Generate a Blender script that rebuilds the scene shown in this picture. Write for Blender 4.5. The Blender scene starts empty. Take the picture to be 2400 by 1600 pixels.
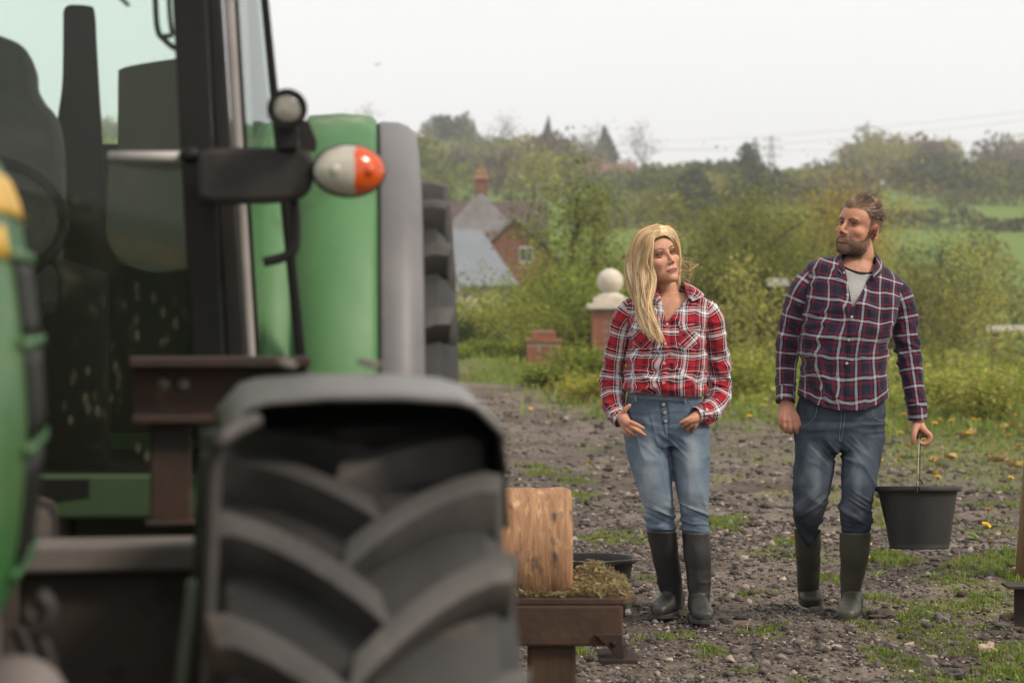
import bpy, bmesh, math, random
import numpy as np
from mathutils import Vector, Matrix

# ------------------------------------------------------------------ camera, sky, sun, exposure
SC = bpy.context.scene
COL = SC.collection
FPX, HOR, CAMZ = 5667.0, 700.0, 1.37          # focal length in photo pixels, horizon row, eye height
cam_d = bpy.data.cameras.new('camera')
cam_d.lens = 85.0; cam_d.sensor_width = 36.0
cam_d.shift_y = -100.0 / 2400.0
cam_d.clip_start = 0.05; cam_d.clip_end = 6000.0
cam_d.dof.use_dof = True
cam_d.dof.focus_distance = 10.12
cam_d.dof.aperture_fstop = 3.8
cam = bpy.data.objects.new('camera', cam_d); COL.objects.link(cam)
cam.location = (0, 0, CAMZ); cam.rotation_euler = (math.radians(90), 0, 0)
SC.camera = cam

SUN_EL, SUN_AZ = math.radians(44), math.radians(122)     # azimuth measured from +Y (view direction) clockwise
wd = bpy.data.worlds.new('World'); SC.world = wd; wd.use_nodes = True
nt = wd.node_tree; nt.nodes.clear()
sky = nt.nodes.new('ShaderNodeTexSky'); sky.sky_type = 'NISHITA'; sky.sun_disc = False
sky.sun_elevation = SUN_EL; sky.sun_rotation = SUN_AZ; sky.dust_density = 4.0; sky.air_density = 1.0
hs = nt.nodes.new('ShaderNodeHueSaturation'); hs.inputs['Saturation'].default_value = 0.10; hs.inputs['Value'].default_value = 0.9
nt.links.new(sky.outputs[0], hs.inputs['Color'])
tc = nt.nodes.new('ShaderNodeTexCoord')
cn = nt.nodes.new('ShaderNodeTexNoise'); cn.inputs['Scale'].default_value = 2.2; cn.inputs['Detail'].default_value = 4
mpn = nt.nodes.new('ShaderNodeMapping'); mpn.inputs['Scale'].default_value = (1, 1, 3.5)
nt.links.new(tc.outputs['Generated'], mpn.inputs[0]); nt.links.new(mpn.outputs[0], cn.inputs['Vector'])
cr = nt.nodes.new('ShaderNodeValToRGB')
cr.color_ramp.elements[0].position = 0.25; cr.color_ramp.elements[0].color = (0.945, 0.945, 0.945, 1)
cr.color_ramp.elements[1].position = 0.75; cr.color_ramp.elements[1].color = (1.03, 1.03, 1.02, 1)
nt.links.new(cn.outputs['Fac'], cr.inputs[0])
vm = nt.nodes.new('ShaderNodeVectorMath'); vm.operation = 'SCALE'; vm.inputs['Scale'].default_value = 10.0
nt.links.new(cr.outputs[0], vm.inputs[0])
mx = nt.nodes.new('ShaderNodeMix'); mx.data_type = 'RGBA'; mx.inputs[0].default_value = 0.86
nt.links.new(hs.outputs[0], mx.inputs[6]); nt.links.new(vm.outputs[0], mx.inputs[7])
bg = nt.nodes.new('ShaderNodeBackground'); bg.inputs['Strength'].default_value = 0.10
nt.links.new(mx.outputs[2], bg.inputs['Color'])
wo = nt.nodes.new('ShaderNodeOutputWorld'); nt.links.new(bg.outputs[0], wo.inputs['Surface'])

sun_d = bpy.data.lights.new('sun', 'SUN'); sun_d.energy = 2.6; sun_d.angle = math.radians(12); sun_d.color = (1.0, 0.89, 0.74)
sun = bpy.data.objects.new('sun', sun_d); COL.objects.link(sun)
_sd = Vector((math.sin(SUN_AZ) * math.cos(SUN_EL), math.cos(SUN_AZ) * math.cos(SUN_EL), math.sin(SUN_EL)))
sun.rotation_euler = _sd.to_track_quat('Z', 'Y').to_euler()

SC.view_settings.view_transform = 'Standard'; SC.view_settings.look = 'None'
SC.view_settings.exposure = 0.20; SC.view_settings.gamma = 1.0; SC.view_settings.use_curve_mapping = False
SC.cycles.use_denoising = True
SC.cycles.max_bounces = 6; SC.cycles.transparent_max_bounces = 12; SC.cycles.diffuse_bounces = 3
SC.cycles.volume_bounces = 0; SC.cycles.glossy_bounces = 3
SC.cycles.caustics_reflective = False; SC.cycles.caustics_refractive = False

# ------------------------------------------------------------------ helpers
random.seed(7)
def PX(px, py, Y):                       # the point at depth Y whose place in the photograph (2400 x 1600) is px, py
    return np.array([(px - 1200.0) * Y / FPX, Y, CAMZ - (py - HOR) * Y / FPX])

def sstep(a, b, x):
    t = np.clip((x - a) / (b - a), 0, 1); return t * t * (3 - 2 * t)

def tag(o, label=None, cat=None, group=None, kind=None):
    if label: o['label'] = label
    if cat: o['category'] = cat
    if group: o['group'] = group
    if kind: o['kind'] = kind
    return o

def empty(name, loc=(0, 0, 0), rz=0.0, parent=None):
    o = bpy.data.objects.new(name, None); COL.objects.link(o)
    o.location = loc; o.rotation_euler = (0, 0, rz); o.empty_display_size = 0.1
    o.parent = parent
    return o

def make_mesh(name, V, F, smooth=True, uv=None, col=None):
    V = np.asarray(V, dtype=np.float32).reshape(-1, 3)
    me = bpy.data.meshes.new(name)
    if isinstance(F, np.ndarray):
        n, k = F.shape
        me.vertices.add(len(V)); me.vertices.foreach_set('co', V.ravel())
        me.loops.add(n * k); me.loops.foreach_set('vertex_index', F.astype(np.int32).ravel())
        me.polygons.add(n)
        me.polygons.foreach_set('loop_start', np.arange(0, n * k, k, dtype=np.int32))
        me.update(calc_edges=True)
    else:
        me.from_pydata(V.tolist(), [], [tuple(int(i) for i in f) for f in F])
    me.validate()
    if smooth:
        me.polygons.foreach_set('use_smooth', np.ones(len(me.polygons), dtype=bool))
    if uv is not None:                   # one uv per vertex
        l = me.uv_layers.new(name='UVMap')
        vi = np.empty(len(me.loops), dtype=np.int32); me.loops.foreach_get('vertex_index', vi)
        l.data.foreach_set('uv', np.asarray(uv, dtype=np.float32)[vi].ravel())
    if col is not None:
        set_col(me, col)
    me.update()
    return me

def set_col(me, col, name='Col'):
    a = me.color_attributes.new(name=name, type='FLOAT_COLOR', domain='POINT')
    c = np.asarray(col, dtype=np.float32)
    if c.shape[1] == 3: c = np.concatenate([c, np.ones((len(c), 1), np.float32)], 1)
    a.data.foreach_set('color', c.ravel())

def add(name, VF, material=None, parent=None, smooth=True, uv=None, col=None, bevel=0.0, loc=None):
    V, F = VF
    me = make_mesh(name, V, F, smooth, uv, col)
    return add_me(name, me, material, parent, bevel, loc)

def add_me(name, me, material=None, parent=None, bevel=0.0, loc=None):
    if material is not None:
        me.materials.clear()
        for m in (material if isinstance(material, (list, tuple)) else [material]): me.materials.append(m)
    o = bpy.data.objects.new(name, me); COL.objects.link(o)
    o.parent = parent
    if loc is not None: o.location = loc
    if bevel:
        b = o.modifiers.new('bevel', 'BEVEL'); b.width = bevel; b.segments = 2; b.limit_method = 'ANGLE'; b.angle_limit = math.radians(40)
        b.harden_normals = False
    return o

def copy_tree(o, parent=None):
    c = o.copy(); COL.objects.link(c); c.parent = parent
    for ch in list(o.children): copy_tree(ch, c)
    return c

def join(parts):
    V, F, n = [], [], 0
    for v, f in parts:
        v = np.asarray(v, dtype=float).reshape(-1, 3)
        V.append(v)
        if isinstance(f, np.ndarray): f = f.tolist()
        F += [tuple(i + n for i in q) for q in f]
        n += len(v)
    return np.concatenate(V), F

def RX(a): c, s = math.cos(a), math.sin(a); return np.array([[1, 0, 0], [0, c, -s], [0, s, c]])
def RY(a): c, s = math.cos(a), math.sin(a); return np.array([[c, 0, s], [0, 1, 0], [-s, 0, c]])
def RZ(a): c, s = math.cos(a), math.sin(a); return np.array([[c, -s, 0], [s, c, 0], [0, 0, 1]])

def box(c, s, R=None):
    x, y, z = [k / 2.0 for k in s]
    V = np.array([[-x, -y, -z], [x, -y, -z], [x, y, -z], [-x, y, -z], [-x, -y, z], [x, -y, z], [x, y, z], [-x, y, z]])
    if R is not None: V = V @ np.asarray(R).T
    return V + np.array(c), [(0, 3, 2, 1), (4, 5, 6, 7), (0, 1, 5, 4), (1, 2, 6, 5), (2, 3, 7, 6), (3, 0, 4, 7)]

def hexa(P8):                            # eight corners, bottom loop then top loop
    return np.array(P8, dtype=float), [(0, 3, 2, 1), (4, 5, 6, 7), (0, 1, 5, 4), (1, 2, 6, 5), (2, 3, 7, 6), (3, 0, 4, 7)]

def loft(rings, closed=True, cap=True):
    R = np.asarray(rings, dtype=float); n, m, _ = R.shape
    V = R.reshape(-1, 3)
    F = []
    mm = m if closed else m - 1
    for i in range(n - 1):
        a = i * m; b = a + m
        for j in range(mm):
            k = (j + 1) % m
            F.append((a + j, a + k, b + k, b + j))
    if cap and closed:
        F.append(tuple(range(m - 1, -1, -1))); F.append(tuple(range((n - 1) * m, n * m)))
    return V, F

def catmull(P, n):
    P = np.asarray(P, dtype=float); k = len(P)
    if k == 2:
        t = np.linspace(0, 1, n)[:, None]; return P[0] * (1 - t) + P[1] * t
    Q = np.vstack([2 * P[0] - P[1], P, 2 * P[-1] - P[-2]])
    t = np.linspace(0, k - 1, n); i = np.minimum(t.astype(int), k - 2); f = (t - i)[:, None]
    p0, p1, p2, p3 = Q[i], Q[i + 1], Q[i + 2], Q[i + 3]
    return 0.5 * (2 * p1 + (p2 - p0) * f + (2 * p0 - 5 * p1 + 4 * p2 - p3) * f ** 2 + (3 * p1 - p0 - 3 * p2 + p3) * f ** 3)

def frames(path, up=(0, 0, 1)):
    P = np.asarray(path, dtype=float)
    T = np.gradient(P, axis=0); T /= np.linalg.norm(T, axis=1)[:, None] + 1e-12
    up = np.array(up, dtype=float)
    n0 = np.cross(T[0], up)
    if np.linalg.norm(n0) < 1e-3: n0 = np.cross(T[0], (0.0, 1.0, 0.0))
    n0 /= np.linalg.norm(n0)
    N = [n0]
    for i in range(1, len(P)):
        v = N[-1] - T[i] * np.dot(N[-1], T[i]); v /= np.linalg.norm(v) + 1e-12; N.append(v)
    N = np.array(N); B = np.cross(T, N)
    return T, N, B

def tube(path, r, n=10, cap=True, round_ends=False, up=(0, 0, 1), flat=1.0):
    P = np.asarray(path, dtype=float)
    r = np.full(len(P), r, dtype=float) if np.isscalar(r) else np.asarray(r, dtype=float)
    if round_ends:
        d0 = (P[0] - P[1]); d0 /= np.linalg.norm(d0) + 1e-12; d1 = (P[-1] - P[-2]); d1 /= np.linalg.norm(d1) + 1e-12
        a = np.radians([80, 55, 28])
        pre = [P[0] + d0 * r[0] * math.sin(k) for k in a]; post = [P[-1] + d1 * r[-1] * math.sin(k) for k in a[::-1]]
        r = np.concatenate([[r[0] * math.cos(k) for k in a], r, [r[-1] * math.cos(k) for k in a[::-1]]])
        P = np.vstack([pre, P, post])
    T, N, B = frames(P, up)
    t = np.linspace(0, 2 * math.pi, n, endpoint=False)
    ring = N[:, None, :] * np.cos(t)[None, :, None] + B[:, None, :] * np.sin(t)[None, :, None] * flat
    return loft(P[:, None, :] + ring * r[:, None, None], True, cap)

def ellipsoid(c, r, R=None, nu=20, nv=12):
    c = np.array(c, dtype=float); r = np.array([r] * 3 if np.isscalar(r) else r, dtype=float)
    V = [[0, 0, -1]]
    for i in range(1, nv):
        th = -math.pi / 2 + math.pi * i / nv
        for j in range(nu):
            a = 2 * math.pi * j / nu
            V.append([math.cos(th) * math.cos(a), math.cos(th) * math.sin(a), math.sin(th)])
    V.append([0, 0, 1]); V = np.array(V) * r
    if R is not None: V = V @ np.asarray(R).T
    F = []
    for j in range(nu): F.append((0, 1 + (j + 1) % nu, 1 + j))
    for i in range(nv - 2):
        a = 1 + i * nu; b = a + nu
        for j in range(nu): F.append((a + j, a + (j + 1) % nu, b + (j + 1) % nu, b + j))
    a = 1 + (nv - 2) * nu; t = len(V) - 1
    for j in range(nu): F.append((a + j, a + (j + 1) % nu, t))
    return V + c, F

def lathe(prof, n=32, c=(0, 0, 0), R=None, cap=True):
    t = np.linspace(0, 2 * math.pi, n, endpoint=False)
    rings = [np.stack([r * np.cos(t), r * np.sin(t), np.full(n, z)], 1) for r, z in prof]
    V, F = loft(rings, True, cap)
    if R is not None: V = V @ np.asarray(R).T
    return V + np.array(c), F

def prism(poly, d0, d1, axes='xz', bulge=None):   # polygon in two axes, extruded along the third
    n = len(poly); V = []
    for d in (d0, d1):
        for a, b in poly:
            if axes == 'xz': V.append((a, d, b))
            elif axes == 'yz': V.append((d, a, b))
            else: V.append((a, b, d))
    F = [tuple(range(n)), tuple(range(2 * n - 1, n - 1, -1))]
    for i in range(n): F.append((i, i + n, (i + 1) % n + n, (i + 1) % n))
    return np.array(V, dtype=float), F

def strip(path_a, path_b, thick=0.0):             # ribbon between two paths
    A = np.asarray(path_a); B = np.asarray(path_b)
    V = np.stack([A, B], 1).reshape(-1, 3)
    F = [(2 * i, 2 * i + 1, 2 * i + 3, 2 * i + 2) for i in range(len(A) - 1)]
    return V, F

def _hash(ix, iy, iz, seed):
    h = (ix.astype(np.int64) * 374761393 + iy.astype(np.int64) * 668265263 + iz.astype(np.int64) * 2147483647 + seed * 1274126177) & 0xFFFFFFFF
    h = ((h ^ (h >> 13)) * 1274126177) & 0xFFFFFFFF
    h = (h ^ (h >> 16)) & 0xFFFFFFFF
    return h / 4294967295.0 * 2 - 1

def vnoise(P, scale=1.0, seed=0):
    P = np.asarray(P, dtype=float) * scale
    i = np.floor(P).astype(np.int64); f = P - i; f = f * f * f * (f * (f * 6 - 15) + 10)
    out = 0
    for dx in (0, 1):
        wx = f[..., 0] if dx else 1 - f[..., 0]
        for dy in (0, 1):
            wy = f[..., 1] if dy else 1 - f[..., 1]
            for dz in (0, 1):
                wz = f[..., 2] if dz else 1 - f[..., 2]
                out = out + wx * wy * wz * _hash(i[..., 0] + dx, i[..., 1] + dy, i[..., 2] + dz, seed)
    return out

def fbm(P, scale=1.0, seed=0, octv=4, gain=0.5):
    o, a = 0, 1.0
    for k in range(octv):
        o = o + a * vnoise(P, scale, seed + 17 * k); a *= gain; scale *= 2.03
    return o

def voxel(parts, size, smooth=3, name='remesh', fac=0.5):    # the union of closed shapes as one continuous surface
    V, F = join(parts)
    me = bpy.data.meshes.new(name); me.from_pydata(V.tolist(), [], F)
    o = bpy.data.objects.new(name, me); COL.objects.link(o)
    r = o.modifiers.new('r', 'REMESH'); r.mode = 'VOXEL'; r.voxel_size = size; r.use_smooth_shade = True
    if smooth:
        s = o.modifiers.new('s', 'SMOOTH'); s.iterations = smooth; s.factor = fac
    dg = bpy.context.evaluated_depsgraph_get(); dg.update()
    out = bpy.data.meshes.new_from_object(o.evaluated_get(dg))
    bpy.data.objects.remove(o); bpy.data.meshes.remove(me)
    return out

def mesh_vf(me):
    lp = np.empty(len(me.loops), dtype=np.int32); me.loops.foreach_get('vertex_index', lp)
    return co(me), [tuple(lp[p.loop_start:p.loop_start + p.loop_total]) for p in me.polygons]
def co(me):
    a = np.empty(len(me.vertices) * 3, dtype=np.float32); me.vertices.foreach_get('co', a); return a.reshape(-1, 3).astype(float)
def nrm(me):
    a = np.empty(len(me.vertices) * 3, dtype=np.float32); me.vertices.foreach_get('normal', a); return a.reshape(-1, 3).astype(float)
def setco(me, V):
    me.vertices.foreach_set('co', np.asarray(V, dtype=np.float32).ravel()); me.update()

# ------------------------------------------------------------------ materials
MATS = {}
def nodes_of(name):
    m = bpy.data.materials.new(name); m.use_nodes = True
    t = m.node_tree; b = t.nodes['Principled BSDF']
    MATS[name] = m
    return m, t, b

def c4(c): return (c[0], c[1], c[2], 1.0)

def noise_fac(t, scale, detail=5, rough=0.6, lo=0.35, hi=0.65, coord='Object', stretch=None, seed=0.0):
    tc = t.nodes.new('ShaderNodeTexCoord')
    src = tc.outputs[coord]
    mp = t.nodes.new('ShaderNodeMapping'); mp.inputs['Location'].default_value = (seed, seed * 1.7, seed * 0.3)
    if stretch: mp.inputs['Scale'].default_value = stretch
    t.links.new(src, mp.inputs[0]); src = mp.outputs[0]
    n = t.nodes.new('ShaderNodeTexNoise'); n.inputs['Scale'].default_value = scale; n.inputs['Detail'].default_value = detail
    n.inputs['Roughness'].default_value = rough
    t.links.new(src, n.inputs['Vector'])
    r = t.nodes.new('ShaderNodeMapRange'); r.inputs[1].default_value = lo; r.inputs[2].default_value = hi
    t.links.new(n.outputs['Fac'], r.inputs[0])
    return r.outputs[0], n.outputs['Fac']

def mixc(t, fac, a, b, blend='MIX'):
    m = t.nodes.new('ShaderNodeMix'); m.data_type = 'RGBA'; m.blend_type = blend
    if isinstance(fac, (int, float)): m.inputs[0].default_value = fac
    else: t.links.new(fac, m.inputs[0])
    for sock, v in ((m.inputs[6], a), (m.inputs[7], b)):
        if isinstance(v, (tuple, list)): sock.default_value = c4(v)
        else: t.links.new(v, sock)
    return m.outputs[2]

def bump_to(t, b, h, strength, dist=0.01):
    bp = t.nodes.new('ShaderNodeBump'); bp.inputs['Strength'].default_value = strength; bp.inputs['Distance'].default_value = dist
    t.links.new(h, bp.inputs['Height']); t.links.new(bp.outputs[0], b.inputs['Normal'])

def pmat(name, c1, c2=None, scale=8.0, rough=0.6, metal=0.0, spec=0.5, layers=(), bump=0.0, bscale=60.0, bdist=0.005, lo=0.35, hi=0.65,
         stretch=None, lst=None, attr=False, attr_mul=None, sheen=0.0, coat=0.0, rough2=None):
    m, t, b = nodes_of(name)
    if attr:
        a = t.nodes.new('ShaderNodeAttribute'); a.attribute_name = 'Col'; c = a.outputs['Color']
    else:
        c = c1
    if c2 is not None:
        f, _ = noise_fac(t, scale, lo=lo, hi=hi, stretch=stretch)
        c = mixc(t, f, c, c2) if not attr else mixc(t, f, c, mixc(t, 1.0, c, c2, 'MULTIPLY'))
    for i, (lc, ls, llo, lhi) in enumerate(layers):
        f, _ = noise_fac(t, ls, lo=llo, hi=lhi, seed=3.1 * (i + 1), detail=8, stretch=lst)
        c = mixc(t, f, c, lc)
    if isinstance(c, (tuple, list)): b.inputs['Base Color'].default_value = c4(c)
    else: t.links.new(c, b.inputs['Base Color'])
    b.inputs['Roughness'].default_value = rough; b.inputs['Metallic'].default_value = metal
    b.inputs['Specular IOR Level'].default_value = spec
    if rough2 is not None:
        f, _ = noise_fac(t, scale * 1.7, seed=9.0, lo=0.3, hi=0.7)
        mr = t.nodes.new('ShaderNodeMapRange'); mr.inputs[3].default_value = rough; mr.inputs[4].default_value = rough2
        t.links.new(f, mr.inputs[0]); t.links.new(mr.outputs[0], b.inputs['Roughness'])
    if coat: b.inputs['Coat Weight'].default_value = coat
    if sheen: b.inputs['Sheen Weight'].default_value = sheen
    if bump:
        _, h = noise_fac(t, bscale, detail=4, stretch=stretch)
        bump_to(t, b, h, bump, bdist)
    return m
# ------------------------------------------------------------------ ground, gravel, grass
rng = np.random.default_rng(11)


def terrain(X, Y, fine=True):
    X = np.asarray(X, dtype=float); Y = np.asarray(Y, dtype=float)
    b = X / np.maximum(Y, 1.0)
    H = np.interp(b, [-0.3, -0.09, 0.0, 0.035, 0.07, 0.15, 0.3], [50, 47, 41, 38, 34, 36, 38])
    near = np.interp(Y, [-60, 36, 46, 62, 110, 170, 250, 350, 500, 750], [0, 0, -0.15, -1.2, -5, -5, 5.5, 15, 25, 25])
    far = np.clip((Y - 500) / 250.0, 0, 1)
    z = near * (1 - far) + H * far - np.clip((Y - 900) / 600.0, 0, 1) * 14
    # weedy bank behind the yard, higher towards the gate
    z = z + 0.42 * np.exp(-((Y - 45) / 5.0) ** 2) * sstep(0.045, -0.01, b) + 0.25 * np.exp(-((Y - 44) / 5.0) ** 2) * sstep(0.0, 0.06, b)
    if fine:
        P = np.stack([X, Y, 0 * X], -1)
        amp = np.clip((60 - Y) / 20.0, 0, 1)
        z = z + amp * (0.028 * vnoise(P, 0.7, 3) + 0.022 * fbm(P, 3.1, 5, 3) + 0.011 * fbm(P, 13.0, 8, 2))
        z = z - 0.02 * amp
        # churned soil heap at the far edge of the yard
        z = z + 0.22 * np.exp(-((X + 0.4) / 1.2) ** 2 - ((Y - 41.5) / 0.9) ** 2)
    return z

def edge_Y(b):
    return np.interp(b, [-0.05, -0.02, 0.01, 0.035, 0.10, 0.16, 0.21, 0.3], [44, 43, 38, 32, 29, 24, 20, 18])

def grass_mask(X, Y):
    b = X / np.maximum(Y, 1.0)
    P = np.stack([X, Y, 0 * X], -1)
    n = fbm(P, 0.35, 21, 3)
    e = edge_Y(b)
    g = sstep(-7, 4, Y - e + 6.0 * n)
    n2 = fbm(P, 1.3, 33, 4)
    patch = sstep(0.12, 0.55, n2 + 0.55 * sstep(0.06, 0.2, b) - 0.35) * sstep(40, 12, Y) * 0.55
    return np.clip(np.maximum(g, patch), 0, 1)

# one sheet from behind the camera to beyond the ridge
rows = np.concatenate([np.linspace(-40, 7.8, 40), np.arange(7.9, 14.5, 0.035), 14.5 * 1.0155 ** np.arange(0, 300)])
rows = rows[rows < 1500]
s = np.linspace(-1, 1, 190); s = np.sign(s) * np.abs(s) ** 1.25
GY, GS = np.meshgrid(rows, s, indexing='ij')
GX = GS * (np.maximum(GY, 0) * 0.42 + 5.0) + np.maximum(GY, 0) * 0.06
GZ = terrain(GX, GY)
nr, nc = GX.shape
gm = grass_mask(GX, GY)
Pg = np.stack([GX, GY, 0 * GX], -1)
soil = np.array([0.102, 0.084, 0.071]); soil2 = np.array([0.212, 0.178, 0.152])
f = np.clip(0.5 + 0.8 * fbm(Pg, 2.3, 41, 4), 0, 1)[..., None]
base = soil * (1 - f) + soil2 * f
gr1 = np.array([0.125, 0.165, 0.035]); gr2 = np.array([0.22, 0.21, 0.07])
f2 = np.clip(0.5 + 0.9 * fbm(Pg, 0.5, 43, 4), 0, 1)[..., None]
grass_c = gr1 * f2 + gr2 * (1 - f2)
fields = np.array([0.15, 0.225, 0.042]); pasture = np.array([0.25, 0.27, 0.085])
ff = sstep(150, 200, GY)[..., None]
fp = sstep(-0.1, 0.1, np.sin(GX * 0.018 + 1.3) + 0.7 * np.sin(GY * 0.021))[..., None]
hill_c = fields * fp + pasture * (1 - fp)
# the meadow just past the hedge on the right is bright spring grass
mead = (sstep(40, 52, GY) * sstep(150, 100, GY) * sstep(0.13, 0.16, GX / np.maximum(GY, 1)))[..., None]
colr = base * (1 - gm[..., None]) + grass_c * gm[..., None]
colr = colr * (1 - mead) + np.array([0.10, 0.20, 0.035]) * mead
colr = colr * (1 - ff) + hill_c * ff
idx = np.arange(nr * nc).reshape(nr, nc)
GF = np.stack([idx[:-1, :-1], idx[:-1, 1:], idx[1:, 1:], idx[1:, :-1]], -1).reshape(-1, 4)
m_ground, t, b = nodes_of('ground_soil')
a = t.nodes.new('ShaderNodeAttribute'); a.attribute_name = 'Col'
fa, na = noise_fac(t, 28.0, detail=8, rough=0.75, lo=0.38, hi=0.66)
fb, nb = noise_fac(t, 6.0, detail=6, rough=0.7, lo=0.35, hi=0.7, seed=4.0)
c = mixc(t, fa, mixc(t, 1.0, a.outputs['Color'], (0.55, 0.52, 0.5), 'MULTIPLY'), mixc(t, 1.0, a.outputs['Color'], (1.5, 1.45, 1.4), 'MULTIPLY'))
c = mixc(t, fb, mixc(t, 1.0, c, (0.75, 0.75, 0.75), 'MULTIPLY'), c)
t.links.new(c, b.inputs['Base Color']); b.inputs['Roughness'].default_value = 0.95; b.inputs['Specular IOR Level'].default_value = 0.15
bump_to(t, b, na, 0.6, 0.03)
ground = add('ground', (np.stack([GX, GY, GZ], -1).reshape(-1, 3), GF), m_ground, col=colr.reshape(-1, 3))
tag(ground, kind='structure')

# ---- loose gravel: real stones, small ones eight-sided, larger ones twenty-sided
OCT = (np.array([[1, 0, 0], [-1, 0, 0], [0, 1, 0], [0, -1, 0], [0, 0, 1], [0, 0, -1]], float),
       np.array([[0, 2, 4], [2, 1, 4], [1, 3, 4], [3, 0, 4], [2, 0, 5], [1, 2, 5], [3, 1, 5], [0, 3, 5]]))
_p = (1 + 5 ** 0.5) / 2
ICO = (np.array([[-1, _p, 0], [1, _p, 0], [-1, -_p, 0], [1, -_p, 0], [0, -1, _p], [0, 1, _p], [0, -1, -_p], [0, 1, -_p], [_p, 0, -1], [_p, 0, 1], [-_p, 0, -1], [-_p, 0, 1]]) / 1.9,
       np.array([[0, 11, 5], [0, 5, 1], [0, 1, 7], [0, 7, 10], [0, 10, 11], [1, 5, 9], [5, 11, 4], [11, 10, 2], [10, 7, 6], [7, 1, 8],
                 [3, 9, 4], [3, 4, 2], [3, 2, 6], [3, 6, 8], [3, 8, 9], [4, 9, 5], [2, 4, 11], [6, 2, 10], [8, 6, 7], [9, 8, 1]]))

def rand_rot(n):
    q = rng.normal(size=(n, 4)); q /= np.linalg.norm(q, axis=1)[:, None]
    w, x, y, z = q.T
    return np.stack([np.stack([1 - 2 * (y * y + z * z), 2 * (x * y - z * w), 2 * (x * z + y * w)], -1),
                     np.stack([2 * (x * y + z * w), 1 - 2 * (x * x + z * z), 2 * (y * z - x * w)], -1),
                     np.stack([2 * (x * z - y * w), 2 * (y * z + x * w), 1 - 2 * (x * x + y * y)], -1)], -2)

def stones(n, tmpl, smin, smax, y0, y1, ypow, power=2.0, clod=False):
    V0, F0 = tmpl
    Y = y0 + (y1 - y0) * rng.random(n) ** ypow
    X = Y * (-0.13 + 0.42 * rng.random(n)) + rng.normal(0, 0.3, n)
    keep = rng.random(n) > 0.62 * grass_mask(X, Y)
    X, Y = X[keep], Y[keep]; n = len(X)
    r = (smin + (smax - smin) * rng.random(n) ** power) * (0.8 + 0.025 * Y)
    jit = 1 + 0.85 * (rng.random((n, len(V0), 3)) - 0.5)
    sc = np.stack([0.8 + 0.7 * rng.random(n), 0.7 + 0.5 * rng.random(n), 0.55 + 0.4 * rng.random(n)], -1)
    V = V0[None] * jit + rng.normal(0, 0.20, jit.shape)
    V = np.einsum('nij,nvj->nvi', rand_rot(n), V) * sc[:, None, :] * r[:, None, None]
    Z = terrain(X, Y) + r * 0.18
    V = V + np.stack([X, Y, Z], -1)[:, None, :]
    F = F0[None] + (np.arange(n) * len(V0))[:, None, None]
    u = rng.random(n); k = rng.random(n)
    c = np.where(u[:, None] < 0.5, np.array([0.170, 0.143, 0.127]), np.where(u[:, None] < 0.78, np.array([0.074, 0.061, 0.054]),
        np.where(u[:, None] < 0.94, np.array([0.31, 0.25, 0.215]), np.array([0.40, 0.32, 0.265])))) * (0.65 + 0.7 * k)[:, None]
    if clod: c = np.array([0.112, 0.090, 0.076]) * (0.6 + 0.8 * k)[:, None]
    C = np.repeat(c, len(V0), 0)
    return V.reshape(-1, 3), F.reshape(-1, 3), C

parts = [stones(2400, ICO, 0.010, 0.024, 8.1, 20.0, 1.3, 2.4, clod=True), stones(44000, OCT, 0.0042, 0.0112, 8.1, 15.0, 1.25), stones(6500, ICO, 0.007, 0.020, 8.1, 18.0, 1.3, 3.2), stones(9000, OCT, 0.009, 0.026, 13.0, 34.0, 1.5)]
off = 0; Vs, Fs, Cs = [], [], []
for v, f, c in parts:
    Vs.append(v); Fs.append(f + off); Cs.append(c); off += len(v)
m_stone = pmat('gravel_stone', (0.1, 0.1, 0.1), (0.6, 0.6, 0.6), scale=40, rough=0.9, spec=0.2, attr=True)
gravel = add('gravel', (np.concatenate(Vs), np.concatenate(Fs)), m_stone, smooth=False, col=np.concatenate(Cs))
tag(gravel, 'loose dark grey brown gravel covering the farm yard', 'gravel', kind='stuff')

# ---- grass: blades in tufts and as a thin sward further off
def blades(X, Y, h, w, lean, cols):
    n = len(X); Z = terrain(X, Y) - 0.004
    a = rng.random(n) * 2 * math.pi
    dx, dy = np.cos(a), np.sin(a)
    l = lean * rng.random(n) * h; la = rng.random(n) * 2 * math.pi
    base = np.stack([X, Y, Z], -1)
    side = np.stack([dx * w, dy * w, 0 * w], -1) * 0.5
    mid = base + np.stack([np.cos(la) * l * 0.35, np.sin(la) * l * 0.35, h * 0.6], -1)
    tip = base + np.stack([np.cos(la) * l, np.sin(la) * l, h * (1 - 0.25 * lean)], -1)
    V = np.stack([base - side, base + side, mid + side * 0.7, mid - side * 0.7, tip], 1)
    k = (np.arange(n) * 5)[:, None]
    F = np.concatenate([np.concatenate([k + 0, k + 1, k + 2], 1), np.concatenate([k + 0, k + 2, k + 3], 1), np.concatenate([k + 3, k + 2, k + 4], 1)])
    return V.reshape(-1, 3), F, np.repeat(cols, 5, 0)

def grass_cols(n, dry=0.15):
    u = rng.random(n)[:, None]
    g = np.array([0.115, 0.185, 0.028]) * (1 - u) + np.array([0.24, 0.29, 0.06]) * u
    d = rng.random(n) < dry
    g[d] = np.array([0.26, 0.21, 0.08]) * (0.7 + 0.5 * rng.random((d.sum(), 1)))
    return g

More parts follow.
